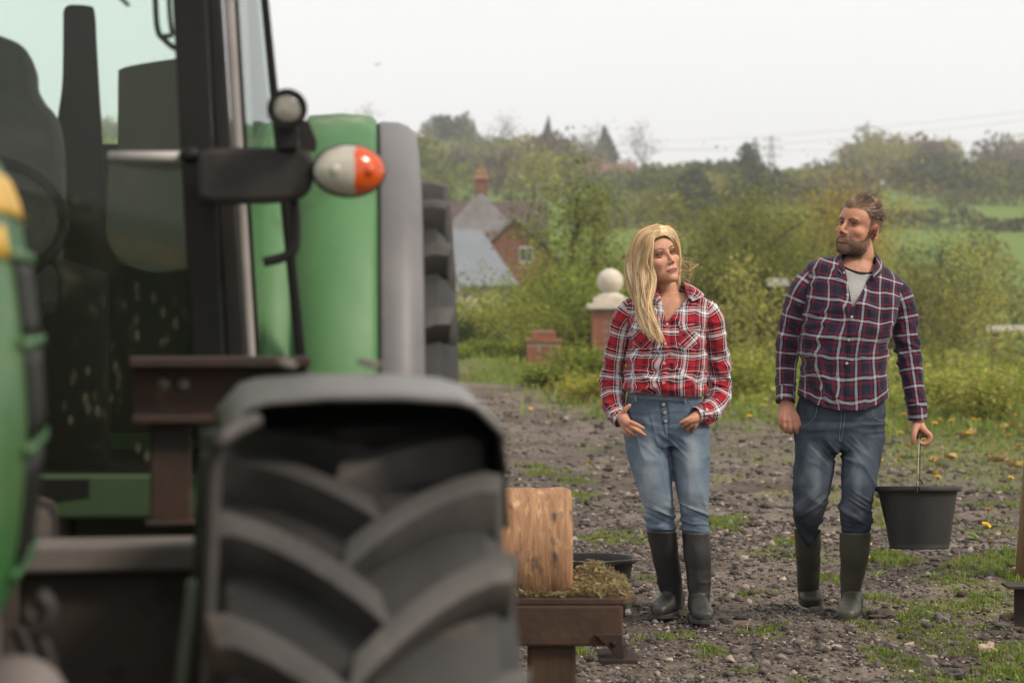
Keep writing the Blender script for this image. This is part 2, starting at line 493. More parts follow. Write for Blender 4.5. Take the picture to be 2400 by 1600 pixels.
gp = []
tufts = [(1575, 1484, .14, 260, .035), (1660, 1520, .07, 90, .04), (1690, 1222, .17, 420, .075), (1700, 1240, .1, 150, .05), (1350, 1162, .2, 200, .05), (1352, 1132, .2, 200, .05), (1440, 1262, .2, 300, .03),
         (1400, 1246, .16, 260, .035), (2066, 1302, .16, 420, .07), (2100, 1312, .12, 240, .05), (2130, 1442, .20, 520, .03), (2155, 1476, .18, 380, .025), (2075, 1536, .12, 320, .028), (2110, 1548, .1, 180, .025),
         (2350, 1530, .26, 640, .035), (2392, 1560, .2, 420, .035), (2250, 1590, .22, 520, .03), (2310, 1600, .2, 360, .03), (2200, 1560, .15, 220, .025), (1850, 1267, .16, 240, .04), (1800, 1285, .1, 90, .03), (1790, 1480, .12, 160, .03),
         (1840, 1590, .12, 160, .04), (2085, 1600, .1, 200, .04), (2360, 1312, .24, 640, .05), (2395, 1345, .14, 360, .06), (2290, 1330, .26, 520, .035), (2230, 1350, .2, 260, .03), (2368, 1178, .26, 380, .05), (2340, 1140, .2, 200, .05),
         (2260, 1405, .2, 260, .03), (2320, 1395, .18, 260, .03), (2175, 1420, .16, 200, .03), (2050, 1400, .1, 140, .04), (1935, 1350, .12, 140, .045), (1480, 1265, .12, 120, .03), (1560, 1100, .2, 160, .05), (1270, 1110, .2, 160, .06),
         (1250, 1090, .15, 120, .06), (2140, 1200, .22, 240, .06), (2100, 1180, .22, 220, .06), (1640, 1440, .06, 60, .035), (1355, 1522, .07, 60, .05), (1520, 1360, .1, 70, .03), (1450, 1410, .08, 60, .03), (2290, 1470, .25, 260, .025),
         (2210, 1500, .2, 200, .022), (2030, 1470, .1, 90, .03), (1740, 1560, .08, 60, .03), (1760, 1390, .12, 90, .03)]
for px, py, rad, n, h in tufts:
    Yc = CAMZ * FPX / (py - HOR); Xc = (px - 1200) * Yc / FPX
    n = int(n * 2.3)
    a = rng.random(n) * 2 * math.pi; q = rad * np.sqrt(rng.random(n)) * (0.75 + 0.35 * np.sin(3 * a + px))
    gp.append(blades(Xc + q * np.cos(a) * 1.15, Yc + q * np.sin(a) * 1.6, h * (0.35 + 0.8 * rng.random(n)), 0.004 + 0.004 * rng.random(n), 0.9, grass_cols(n, 0.10)))
# sward from the yard's edge outwards, and sparse blades over the yard
def sward(n, y0, y1, h, w, pw, dry):
    Y = y0 + (y1 - y0) * rng.random(n) ** pw; X = Y * (-0.10 + 0.38 * rng.random(n))
    k = rng.random(n) < grass_mask(X, Y) ** 1.4
    X, Y = X[k], Y[k]; n = len(X)
    return blades(X, Y, h * (0.4 + rng.random(n)), w * (0.6 + 0.8 * rng.random(n)), 1.0, grass_cols(n, dry))
gp.append(sward(40000, 8.2, 16, 0.022, 0.005, 1.2, 0.2))
gp.append(sward(40000, 14, 30, 0.06, 0.012, 1.0, 0.22))
gp.append(sward(36000, 24, 60, 0.16, 0.03, 0.9, 0.25))
off = 0; Vs, Fs, Cs = [], [], []
for v, f, c in gp:
    Vs.append(v); Fs.append(f + off); Cs.append(c); off += len(v)
m_grass, t, b = nodes_of('grass_blade')
a = t.nodes.new('ShaderNodeAttribute'); a.attribute_name = 'Col'
t.links.new(a.outputs['Color'], b.inputs['Base Color']); b.inputs['Roughness'].default_value = 0.6; b.inputs['Specular IOR Level'].default_value = 0.25
tr = t.nodes.new('ShaderNodeBsdfTranslucent'); t.links.new(a.outputs['Color'], tr.inputs['Color'])
ms = t.nodes.new('ShaderNodeMixShader'); ms.inputs[0].default_value = 0.35
t.links.new(b.outputs[0], ms.inputs[1]); t.links.new(tr.outputs[0], ms.inputs[2]); t.links.new(ms.outputs[0], t.nodes['Material Output'].inputs['Surface'])
grass = add('grass', (np.concatenate(Vs), np.concatenate(Fs)), m_grass, smooth=False, col=np.concatenate(Cs))
tag(grass, 'short green grass in tufts over the yard and thicker along its edge', 'grass', kind='stuff')
# ------------------------------------------------------------------ trees, shrubs, hedges, houses, pylons
def leaf_material(name, trans=0.4):
    m, t, b = nodes_of(name)
    a = t.nodes.new('ShaderNodeAttribute'); a.attribute_name = 'Col'
    t.links.new(a.outputs['Color'], b.inputs['Base Color']); b.inputs['Roughness'].default_value = 0.65; b.inputs['Specular IOR Level'].default_value = 0.2
    tr = t.nodes.new('ShaderNodeBsdfTranslucent'); t.links.new(a.outputs['Color'], tr.inputs['Color'])
    ms = t.nodes.new('ShaderNodeMixShader'); ms.inputs[0].default_value = trans
    t.links.new(b.outputs[0], ms.inputs[1]); t.links.new(tr.outputs[0], ms.inputs[2]); t.links.new(ms.outputs[0], t.nodes['Material Output'].inputs['Surface'])
    return m
m_leaf = leaf_material('leaf')
m_bark = pmat('bark', (0.10, 0.075, 0.055), (0.05, 0.04, 0.03), scale=6, rough=0.95, spec=0.1, bump=0.5, bscale=25, stretch=(1, 1, 0.25))

def leaf_cards(P, size, cols, up=0.3):
    n = len(P)
    R = rand_rot(n)
    sz = size * (0.6 + 0.8 * rng.random(n))
    q = np.array([[-0.5, 0, 0], [0, -0.28, 0.05], [0.5, 0, 0], [0, 0.28, 0.05]])
    V = np.einsum('nij,vj->nvi', R, q) * sz[:, None, None] + P[:, None, :]
    F = (np.arange(n) * 4)[:, None] + np.array([[0, 1, 2, 3]])
    return V.reshape(-1, 3), F, np.repeat(cols, 4, 0)

def tree_parts(h, spread, n_leaves, leaf, pal, seed, trunk_r=0.12, low=0.25, lean=0.0, droop=0.0, forks=1, twig=1.0, stems=1, shape='round', levels=3):
    """bark shape (one mesh) and leaf cards (V, F, C): trunk, limbs and twigs, leaves clumped along the twigs"""
    r = np.random.default_rng(seed)
    bark, tips = [], []
    def branch(p, d, L, rad, lvl):
        k = 5 if lvl < 2 else 3; pts = [np.array(p)]; dd = np.array(d, float)
        for i in range(k):
            dd = dd + r.normal(0, 0.16, 3) + np.array([0, 0, 0.06 if lvl < 2 else -droop * 0.35]); dd /= np.linalg.norm(dd)
            pts.append(pts[-1] + dd * L / k)
        rr = np.linspace(rad, rad * 0.42, k + 1)
        bark.append(tube(pts, rr, 6 if lvl == 0 else (4 if lvl == 1 else 3), cap=False))
        if lvl >= levels:
            tips.extend([pts[1], pts[2], pts[3], (pts[2] + pts[3]) / 2] if k == 3 else pts[2:6]); return
        if lvl >= levels - 1: tips.extend(pts[-2:])
        nb = {0: 9, 1: 5, 2: 4, 3: 3}[lvl]
        for i in range(nb):
            f = (low if lvl == 0 else 0.3) + (1 - (low if lvl == 0 else 0.3)) * (i + r.random()) / nb
            q = pts[min(int(f * k), k - 1)]; q = q + (pts[min(int(f * k) + 1, k)] - q) * ((f * k) % 1)
            a = r.random() * 2 * math.pi
            if shape == 'cone': ln = spread * (1.05 - f) * 0.9 + 0.1; el = 0.15
            elif shape == 'column': ln = spread * (0.5 + 0.4 * r.random()); el = 1.0
            else: ln = spread * (0.55 + 0.6 * r.random()) * (1.15 - 0.5 * f); el = 0.5 + 0.4 * f
            nd = np.array([math.cos(a), math.sin(a), el]); nd /= np.linalg.norm(nd)
            if lvl > 0: nd = nd * 0.75 + dd * 0.5; ln = L * (0.4 + 0.35 * r.random())
            branch(q, nd, ln, rad * (0.42 if lvl == 0 else 0.5) * (1.1 - 0.6 * f), lvl + 1)
    for sidx in range(stems):
        off = np.array([r.normal(0, 0.3), r.normal(0, 0.3), 0]) * (spread * 0.5 if stems > 1 else 0)
        branch(off, np.array([lean + (r.normal(0, 0.25) if stems > 1 else 0), r.normal(0, 0.05), 1.0]), h * (0.82 if stems == 1 else 0.5 + 0.4 * r.random()), trunk_r, 0)
    T = np.array(tips)
    if len(T) == 0: T = np.zeros((1, 3))
    pick = T[r.integers(0, len(T), n_leaves)]
    cl = (h + spread) * 0.035 + leaf * 0.9
    P = pick + r.normal(0, cl, (n_leaves, 3)) - np.array([0, 0, 1]) * droop * np.abs(r.normal(0, cl * 2.2, n_leaves))[:, None]
    P[:, 2] = np.maximum(P[:, 2], 0.03)
    tone = vnoise(P, 1.6 / max(spread, 0.4) , seed)[:, None] * 0.38 + r.normal(0, 0.09, (n_leaves, 1))
    pal = np.array(pal); c = pal[r.integers(0, len(pal), n_leaves)] * np.clip(1 + tone, 0.45, 1.7)
    return join(bark), leaf_cards(P, leaf, c)

def plant(name, label, cat, x, y, VF_bark, LV, group=None, z=None, trunk_name='trunk', crown_name='crown', rz=0.0, sc=1.0, bark=None):
    z = float(terrain(x, y)) - 0.05 if z is None else z
    o = empty(name, (x, y, z), rz); o.scale = (sc, sc, sc)
    tag(o, label, cat, group)
    add(trunk_name, VF_bark, bark or m_bark, o)
    V, F, C = LV
    if len(V): add(crown_name, (V, F), m_leaf, o, smooth=False, col=C)
    return o

SPRING = [(0.258, 0.309, 0.041), (0.199, 0.261, 0.035), (0.319, 0.342, 0.059)]
OLIVE = [(0.175, 0.188, 0.041), (0.228, 0.219, 0.053), (0.129, 0.146, 0.035)]
BUDDY = [(0.237, 0.218, 0.078), (0.194, 0.183, 0.073), (0.267, 0.260, 0.073)]
DARK = [(0.051, 0.076, 0.024), (0.072, 0.097, 0.030), (0.043, 0.055, 0.022)]
WILLOW = [(0.478, 0.359, 0.071), (0.389, 0.309, 0.059), (0.354, 0.261, 0.059)]
IVY = [(0.106, 0.138, 0.024), (0.177, 0.211, 0.029), (0.079, 0.098, 0.022)]
LIME = [(0.366, 0.354, 0.083), (0.293, 0.295, 0.069), (0.415, 0.366, 0.118)]
BARE = [(0.15, 0.115, 0.09), (0.12, 0.095, 0.08)]
CONIFER = [(0.03, 0.045, 0.032), (0.045, 0.06, 0.04)]

m_twig = pmat('pale_twig', (0.22, 0.19, 0.09), (0.16, 0.14, 0.07), scale=8, rough=0.9)
def at(px, Y): return (px - 1200.0) * Y / FPX
def put(name, label, px, Y, top_py, spread, n, leaf, pal, seed, cat='tree', **kw):
    """a plant whose base stands on the ground at bearing px and depth Y and whose top reaches the photograph's row top_py"""
    bark_ = kw.pop('bark', None)
    x = at(px, Y); z = float(terrain(x, Y)) - 0.05
    h = CAMZ - (top_py - HOR) * Y / FPX - z
    n = int(n * 1.35); leaf = leaf * 0.76
    bk, lv = tree_parts(h, spread, n, leaf, pal, seed, trunk_r=kw.pop('trunk_r', 0.02 * h + 0.02), **kw)
    V = lv[0]
    if len(V):                       # trim the crown to the height meant
        top = np.percentile(V[:, 2], 99.5); k = h / max(top, 0.1)
        V[:, 2] *= k; bk[0][:, 2] *= k
    return plant(name, label, cat, x, Y, bk, lv, z=z, bark=bark_)

# mid-distance trees and shrubs, left to right
put('bush', 'bright yellow-green leafy bush beside the rear tractor tyre', 1085, 48, 700, 1.6, 6000, 0.10, LIME + SPRING, 101, cat='bush', stems=4, low=0.1, levels=2)
put('bush', 'yellow-green bush below the grey slate roof, behind the weedy bank', 1165, 50, 690, 1.5, 6500, 0.10, LIME + SPRING, 102, cat='bush', stems=4, low=0.1, levels=2)
put('bush', 'dark leafy bush low against the rear tractor tyre edge', 1062, 46, 735, 0.9, 4200, 0.08, DARK, 103, cat='bush', stems=3, low=0.1, levels=2)
put('shrub', 'olive shrub growing in front of the brick gable', 1215, 62, 640, 2.2, 7000, 0.13, SPRING + OLIVE, 104, cat='shrub', stems=4, low=0.1, levels=2)
put('ivy_tree', 'ivy-clad leaning tree with bare top between the brick gable and the woman', 1338, 58, 362, 1.5, 3600, 0.13, IVY + OLIVE + SPRING, 105, lean=-0.12, low=0.1)
put('bare_tree', 'slender bare-topped tree just right of the ivy-clad leaning tree', 1392, 64, 395, 1.3, 1700, 0.13, OLIVE + BUDDY, 106, lean=-0.03, low=0.15)
put('thicket', 'dense green thicket at the foot of the ivy-clad tree, behind the stone ball', 1340, 54, 560, 1.6, 9000, 0.11, IVY + SPRING + SPRING, 107, cat='thicket', stems=5, low=0.08, levels=2)
put('thicket', 'olive thicket behind the woman\'s blond hair', 1480, 60, 575, 1.7, 6500, 0.12, OLIVE + SPRING, 108, cat='thicket', stems=5, low=0.08, levels=2)
put('shrub', 'low green shrub behind the brick gate pier', 1440, 49, 640, 1.3, 6000, 0.09, IVY + SPRING, 109, cat='shrub', stems=4, low=0.08, levels=2)
put('shrub', 'reddish-brown budding shrub right of the far green fields', 1570, 74, 500, 1.9, 6000, 0.13, BUDDY + OLIVE, 110, cat='shrub', stems=4, low=0.1, levels=2)
put('broad_tree', 'broad olive-green tree filling the gap between the woman and the man', 1700, 70, 432, 2.8, 10500, 0.15, OLIVE + BUDDY + BUDDY + SPRING, 111, stems=3, low=0.1)
put('broad_tree', 'rounded brownish-green tree directly left of the man\'s head', 1850, 72, 420, 2.7, 10000, 0.15, OLIVE + OLIVE + BUDDY, 112, stems=3, low=0.1)
put('thicket', 'dark undergrowth thicket between the woman\'s shoulder and the man\'s arm', 1730, 56, 560, 2.1, 11000, 0.11, IVY + OLIVE, 113, cat='thicket', stems=5, low=0.08, levels=2)
put('thicket', 'shadowy green thicket right of the woman\'s elbow', 1620, 57, 590, 1.8, 10000, 0.11, IVY + OLIVE, 114, cat='thicket', stems=5, low=0.08, levels=2)
put('sapling', 'pale lime sapling with upright twigs left of the man\'s shoulder', 1745, 37, 590, 0.5, 750, 0.075, LIME, 115, cat='sapling', low=0.15, shape='column', levels=2, trunk_r=0.018, bark=m_twig)
put('sapling', 'lime-leaved bushy sapling touching the man\'s left sleeve', 1815, 39, 615, 0.6, 900, 0.08, LIME, 116, cat='sapling', stems=2, low=0.12, shape='column', levels=2, trunk_r=0.018, bark=m_twig)
put('willow_tree', 'golden weeping willow behind the man\'s head', 2075, 76, 408, 2.7, 16000, 0.13, WILLOW, 117, stems=2, low=0.15, droop=1.0)
put('willow_tree', 'small golden-brown willow left of the man\'s ear', 1950, 80, 425, 2.2, 9000, 0.13, WILLOW + OLIVE, 118, stems=2, low=0.15, droop=0.8)
put('holly_bush', 'dark evergreen bush right of the man\'s neck', 2198, 74, 560, 1.1, 7000, 0.10, DARK, 119, cat='bush', stems=3, low=0.06, levels=2)
put('shrub', 'brown-green shrub behind the man\'s right upper arm', 2150, 62, 600, 1.7, 8000, 0.11, OLIVE + BUDDY, 120, cat='shrub', stems=4, low=0.08, levels=2)
put('sapling', 'tall pale yellow-green sapling near the right edge', 2338, 33, 558, 0.5, 1000, 0.07, LIME, 121, cat='sapling', low=0.15, shape='column', levels=2, trunk_r=0.018, bark=m_twig)
put('sapling', 'thin slanting sapling between the man\'s arm and the tall pale sapling', 2225, 34, 640, 0.5, 800, 0.07, LIME + BUDDY, 122, cat='sapling', lean=-0.3, low=0.2, shape='column', levels=2, trunk_r=0.014, bark=m_twig)
put('weed_clump', 'leafy green weed clump beside the man\'s carrying arm', 2220, 28, 840, 0.55, 1500, 0.075, SPRING + LIME, 123, cat='weeds', stems=5, low=0.05, levels=2, trunk_r=0.008)
put('weed_clump', 'bright leafy weed clump at the right picture edge', 2330, 27, 850, 0.6, 1700, 0.075, SPRING + LIME, 124, cat='weeds', stems=5, low=0.05, levels=2, trunk_r=0.008)
put('weed_clump', 'low weed clump between the two walkers', 1770, 33, 800, 0.7, 1900, 0.08, SPRING + LIME, 125, cat='weeds', stems=5, low=0.05, levels=2, trunk_r=0.008)
put('weed_clump', 'weed clump at the woman\'s left elbow', 1720, 35, 815, 0.6, 2400, 0.08, SPRING, 126, cat='weeds', stems=5, low=0.05, levels=2, trunk_r=0.008)
put('weed_clump', 'rounded green weed clump left of the woman\'s sleeve', 1295, 37, 848, 0.45, 2600, 0.07, SPRING + IVY, 127, cat='weeds', stems=5, low=0.05, levels=2, trunk_r=0.008)
put('weed_clump', 'weedy green mound between the low brick block and the gate pier', 1365, 38, 800, 0.6, 2800, 0.075, SPRING + IVY, 128, cat='weeds', stems=5, low=0.05, levels=2, trunk_r=0.008)
put('weed_clump', 'green weeds on the bank beside the rear tractor tyre', 1100, 43.5, 800, 0.7, 2600, 0.08, SPRING, 129, cat='weeds', stems=5, low=0.05, levels=2, trunk_r=0.008)
put('weed_clump', 'green weeds left of the low brick block', 1185, 42.5, 790, 0.7, 2800, 0.08, SPRING + IVY, 130, cat='weeds', stems=5, low=0.05, levels=2, trunk_r=0.008)
put('weed_clump', 'yellowish weeds on the verge behind the woman\'s sleeve', 1385, 32, 870, 0.5, 1800, 0.07, SPRING + WILLOW, 131, cat='weeds', stems=5, low=0.05, levels=2, trunk_r=0.008)

# ---- rough herbage on the bank: leaf cards nobody could count
n = 30000
Y = 30 + 22 * rng.random(n); X = Y * (-0.05 + 0.30 * rng.random(n))
P3 = np.stack([X, Y, 0 * X], -1)
k = (rng.random(n) < sstep(0, 5, Y - edge_Y(X / Y))) & (vnoise(P3, 0.5, 77) > -0.45)
X, Y = X[k], Y[k]
hh = np.clip(0.16 + 0.25 * vnoise(np.stack([X, Y, 0 * X], -1), 0.9, 78), 0.04, 0.5)
Pw = np.stack([X, Y, terrain(X, Y) + hh * rng.random(len(X))], -1)
pal = np.array(SPRING + SPRING + LIME + [(0.20, 0.16, 0.08)])
cw = pal[rng.integers(0, len(pal), len(X))] * (0.7 + 0.6 * rng.random((len(X), 1)))
V, F, C = leaf_cards(Pw, 0.11, cw)
tag(add('undergrowth', (V, F), m_leaf, smooth=False, col=C), 'rough green herbage covering the bank behind the yard', 'undergrowth', kind='stuff')

# ---- far woods on the hill: several masses of crowns
def wood(name, label, spots, pal, leaf, per, seed, squash=1.0):
    r = np.random.default_rng(seed); Ps, Cs, bark = [], [], []
    pal = np.array(pal)
    for (x, y, h, w) in spots:
        z = float(terrain(x, y, False)) - 0.5
        n = int(per * (0.7 + 0.6 * r.random()))
        u = r.normal(size=(n, 3)); u /= np.linalg.norm(u, axis=1)[:, None]; q = r.random(n)[:, None] ** 0.45
        lump = 1 + 0.28 * vnoise(u * 2.0 + x, 1.0, seed)[:, None]
        p = u * q * lump * np.array([w / 2, w / 2, h * 0.42]) + np.array([x, y, z + h * 0.56])
        Ps.append(p)
        tint = pal[r.integers(0, len(pal))]
        Cs.append(tint * np.clip(1 + 0.3 * vnoise(p, 0.35, seed)[:, None] + r.normal(0, 0.14, (n, 1)), 0.4, 1.7))
        bark.append(tube([(x, y, z), (x + r.normal(0, .3), y, z + h * 0.75)], [0.03 * h, 0.01 * h], 5, cap=False))
    V, F, C = leaf_cards(np.concatenate(Ps), leaf, np.concatenate(Cs))
    o = tag(add(name, (V, F), m_leaf, smooth=False, col=C), label, 'woodland', kind='stuff')
    add('trunk', join(bark), m_bark, o)['kind'] = 'stuff'
    return o
r0 = np.random.default_rng(5)
sp = []
for i in range(125):                                   # wooded slope left of centre
    px = 250 + 1150 * r0.random(); Yd = 300 + 430 * r0.random() ** 0.8
    if px > 1330 and Yd < 620: continue
    sp.append((at(px, Yd), Yd, 8 + 4 * r0.random(), 9 + 6 * r0.random()))
wood('woodland', 'hazy brown-green wood covering the slope behind the houses', sp, BARE + BUDDY + OLIVE, 1.1, 420, 31)
sp = []
for i in range(76):                                   # ridge line
    px = 200 + 1350 * i / 76 + 10 * r0.normal(); Yd = 690 + 60 * r0.random()
    hk = 6.5 + 3 * r0.random() + (2.5 if px < 900 else 0)
    if px > 1150: hk = 5.5 + 3 * r0.random()
    sp.append((at(px, Yd), Yd, hk, 10 + 6 * r0.random()))
wood('woodland', 'line of trees along the hill skyline behind the tractor and houses', sp, BARE + OLIVE + BUDDY, 1.3, 330, 32)
sp = []
for i in range(70):                                   # far right skyline wood
    px = 2010 + 700 * r0.random(); Yd = 520 + 190 * r0.random()
    sp.append((at(px, Yd), Yd, 9 + 5 * r0.random(), 11 + 6 * r0.random()))
wood('woodland', 'brownish wood on the far hill at the right skyline', sp, BARE + BUDDY + [(0.12, 0.08, 0.055)], 1.2, 380, 33)
sp = []
for i in range(44):                                   # middle distance belts behind the broad trees
    px = 1530 + 480 * r0.random(); Yd = 300 + 300 * r0.random()
    sp.append((at(px, Yd), Yd, 3.5 + 3 * r0.random(), 8 + 6 * r0.random()))
wood('woodland', 'belt of hazy trees across the valley between the two walkers', sp, BARE + OLIVE + DARK, 1.1, 300, 34)
sp = []
for i in range(34):                                   # belts of trees between the right-hand fields
    px = 2090 + 360 * r0.random(); Yd = [405, 450][i % 2] + 12 * r0.random()
    sp.append((at(px, Yd), Yd, 4 + 4 * r0.random(), 8 + 8 * r0.random()))
wood('woodland', 'low tree belts dividing the fields on the right-hand hillside', sp, BARE + OLIVE + DARK, 0.9, 260, 35)
def hedge(label, pts, h, w, pal, seed, per=260, leaf=0.6):
    r = np.random.default_rng(seed); pts = np.array(pts); L = np.linalg.norm(np.diff(pts, axis=0), axis=1).sum()
    n = int(per * L / 6); t_ = r.random(n) * (len(pts) - 1); i = np.minimum(t_.astype(int), len(pts) - 2); f = (t_ - i)[:, None]
    c = pts[i] * (1 - f) + pts[i + 1] * f
    x = c[:, 0] + r.normal(0, w * 0.3, n); y = c[:, 1] + r.normal(0, w * 0.3, n)
    hk = h * (0.75 + 0.35 * vnoise(np.stack([x, y, 0 * x], -1), 0.22, seed))
    P = np.stack([x, y, terrain(x, y, False) + hk * r.random(n) ** 0.7], -1)
    pal = np.array(pal); C = pal[r.integers(0, len(pal), n)] * (0.65 + 0.6 * r.random((n, 1)))
    V, F, C = leaf_cards(P, leaf, C)
    return tag(add('hedge', (V, F), m_leaf, smooth=False, col=C), label, 'hedge')
def bear(px0, Y0, px1, Y1, k=6):
    return [(at(px0 + (px1 - px0) * i / k, Y0 + (Y1 - Y0) * i / k), Y0 + (Y1 - Y0) * i / k) for i in range(k + 1)]
hedge('dark field hedge crossing the hillside left of the far green fields', bear(1350, 470, 1620, 470), 4, 4, DARK + OLIVE, 41)
hedge('lower hedge dividing the far green fields', bear(1360, 380, 1640, 370), 3.2, 3, DARK + OLIVE, 42)
for k_, (pa_, ya_, pb_, yb_, hh_, lab_) in enumerate([(1330, 300, 1700, 296, 3.0, 'lowest hedge on the hillside fields behind the woman'), (1340, 338, 1700, 330, 2.6, 'thin hedge between the two lower fields behind the woman'), (1340, 425, 1700, 418, 3.4, 'hedge with small trees midway up the central hillside'), (1400, 520, 1720, 515, 4.0, 'dark hedge near the top of the central hillside fields'), (2060, 300, 2480, 290, 2.8, 'low hedge along the foot of the bright field at the right'), (2060, 430, 2480, 425, 4.5, 'bushy hedge crossing the upper hillside at the right')]):
    hedge(lab_, bear(pa_, ya_, pb_, yb_), hh_, 3.5, OLIVE + BARE + DARK, 60 + k_, per=420, leaf=0.6)
hedge('grey-brown hedge above the bright green field at the right', bear(2150, 352, 2480, 346), 3.6, 5, BARE + OLIVE, 43, per=500)
hedge('upper hedge line on the far right hillside', bear(2100, 480, 2480, 470), 5, 5, OLIVE + DARK, 44)
hedge('tall brown-green hedge below the bright green field at the right', bear(2110, 122, 2560, 112), 10.2, 4.0, OLIVE + BUDDY + IVY, 45, per=4200, leaf=0.25)
hedge('scrubby hedge behind the two walkers at the valley edge', bear(1560, 92, 2160, 96), 4.2, 4.0, OLIVE + SPRING + BUDDY, 46, per=1200, leaf=0.28)
hedge('overgrown hedge in front of the cottages', bear(1020, 84, 1330, 84), 3.0, 3.0, SPRING + OLIVE + IVY, 47, per=1500, leaf=0.26)

# ---- single trees standing out on the skyline
def sky_tree(name, label, px, Y, top_py, w, pal, seed, cone=False, n=900, leaf=1.0, bare=False):
    x = at(px, Y); z = float(terrain(x, Y, False)) - 0.5; h = CAMZ - (top_py - HOR) * Y / FPX - z
    r = np.random.default_rng(seed)
    if bare:
        bk, lv = tree_parts(h, h * 0.42, 500, 0.55, pal, seed, trunk_r=0.02 * h, low=0.3)
        return plant(name, label, 'tree', x, Y, bk, lv, z=z)
    u = r.normal(size=(n, 3)); u /= np.linalg.norm(u, axis=1)[:, None]; q = r.random(n)[:, None] ** 0.4
    p = u * q * (1 + 0.25 * vnoise(u * 2 + seed, 1, seed)[:, None])
    if cone:
        zz = (p[:, 2] + 1) / 2; p[:, :2] *= (1.15 - zz)[:, None] * 1.1
    p = p * np.array([w / 2, w / 2, h * 0.47]) + np.array([0, 0, h * 0.54])
    pal = np.array(pal); c = pal[r.integers(0, len(pal), n)] * np.clip(1 + 0.3 * vnoise(p, 0.3, seed)[:, None], 0.5, 1.6)
    bk = tube([(0, 0, 0), (0.2, 0, h * 0.5), (0, 0.1, h * 0.85)], [0.03 * h, 0.02 * h, 0.006 * h], 6, cap=False)
    return plant(name, label, 'tree', x, Y, bk, leaf_cards(p, leaf, c), z=z)
sky_tree('evergreen_tree', 'tall dark rounded evergreen on the hill skyline above the cottages', 1035, 640, 262, 11, CONIFER + DARK, 51, n=1800, leaf=1.2)
sky_tree('evergreen_tree', 'bright green topped tree beside the dark rounded evergreen on the skyline', 1078, 640, 264, 11, OLIVE + DARK + DARK, 52, n=1800, leaf=1.2)
sky_tree('bare_tree', 'rounded bare tree right of the dark evergreens on the skyline', 1165, 650, 285, 9, BARE, 53, bare=True)
sky_tree('conifer_tree', 'pointed grey-green conifer alone on the skyline above the woman', 1285, 660, 285, 8, CONIFER, 54, cone=True, n=1700, leaf=1.1)
sky_tree('bare_tree', 'spreading bare tree between the two pointed conifers', 1355, 640, 298, 9, BARE, 55, bare=True)
sky_tree('conifer_tree', 'narrower conifer right of the spreading bare skyline tree', 1418, 650, 298, 9, CONIFER, 56, cone=True, n=1700, leaf=1.1)
sky_tree('bare_tree', 'faint bare tree where the ridge falls away to the right', 1500, 660, 310, 8, BARE, 57, bare=True)
sky_tree('bare_tree', 'bare tree on the skyline just above the rear tractor fender', 860, 660, 265, 10, BARE, 58, bare=True)
sky_tree('evergreen_tree', 'tall dark tree rising over the valley left of the man', 1757, 420, 328, 4.6, CONIFER + DARK, 59, n=1400, leaf=0.7)
sky_tree('bare_tree', 'tall hazy tree above the man\'s hair', 1998, 480, 345, 6, BARE + OLIVE, 60, bare=True)
sky_tree('evergreen_tree', 'dark rounded tree in the valley behind the woman\'s head', 1622, 330, 402, 5, CONIFER + DARK, 61)
sky_tree('evergreen_tree', 'dark tree at the far right end of the skyline', 2352, 560, 362, 9, CONIFER + DARK, 62)
sky_tree('conifer_tree', 'small green conifer left of the pointed grey-green conifer', 1238, 650, 320, 4.5, OLIVE, 63, cone=True)

# ---- cottages in the valley
m_slate = pmat('roof_slate', (0.17, 0.155, 0.15), (0.11, 0.10, 0.10), scale=1.5, rough=0.8, bump=0.3, bscale=8)
m_tile = pmat('roof_tile', (0.062, 0.042, 0.042), (0.09, 0.06, 0.055), scale=1.2, rough=0.85, bump=0.3, bscale=8)
m_zinc = pmat('roof_blue_slate', (0.165, 0.18, 0.20), (0.13, 0.14, 0.16), scale=1.0, rough=0.6, bump=0.2, bscale=6)
m_brickfar = pmat('brick_far', (0.19, 0.075, 0.045), (0.14, 0.058, 0.042), scale=3, rough=0.9, layers=(((0.3, 0.2, 0.15), 9.0, 0.55, 0.75),))
m_brick = pmat('brick', (0.33, 0.125, 0.07), (0.24, 0.09, 0.055), scale=5, rough=0.9, bump=0.4, bscale=40, layers=(((0.10, 0.07, 0.05), 3.0, 0.55, 0.8),))
m_mortar = pmat('mortar', (0.30, 0.26, 0.21), (0.22, 0.19, 0.16), scale=20, rough=0.95)
m_render_w = pmat('white_render', (0.62, 0.57, 0.50), (0.5, 0.46, 0.40), scale=2, rough=0.9)
m_darkglass = pmat('window_glass', (0.03, 0.035, 0.04), rough=0.15, spec=0.6)
m_potclay = pmat('chimney_pot', (0.42, 0.23, 0.13), (0.35, 0.2, 0.12), scale=4, rough=0.85)

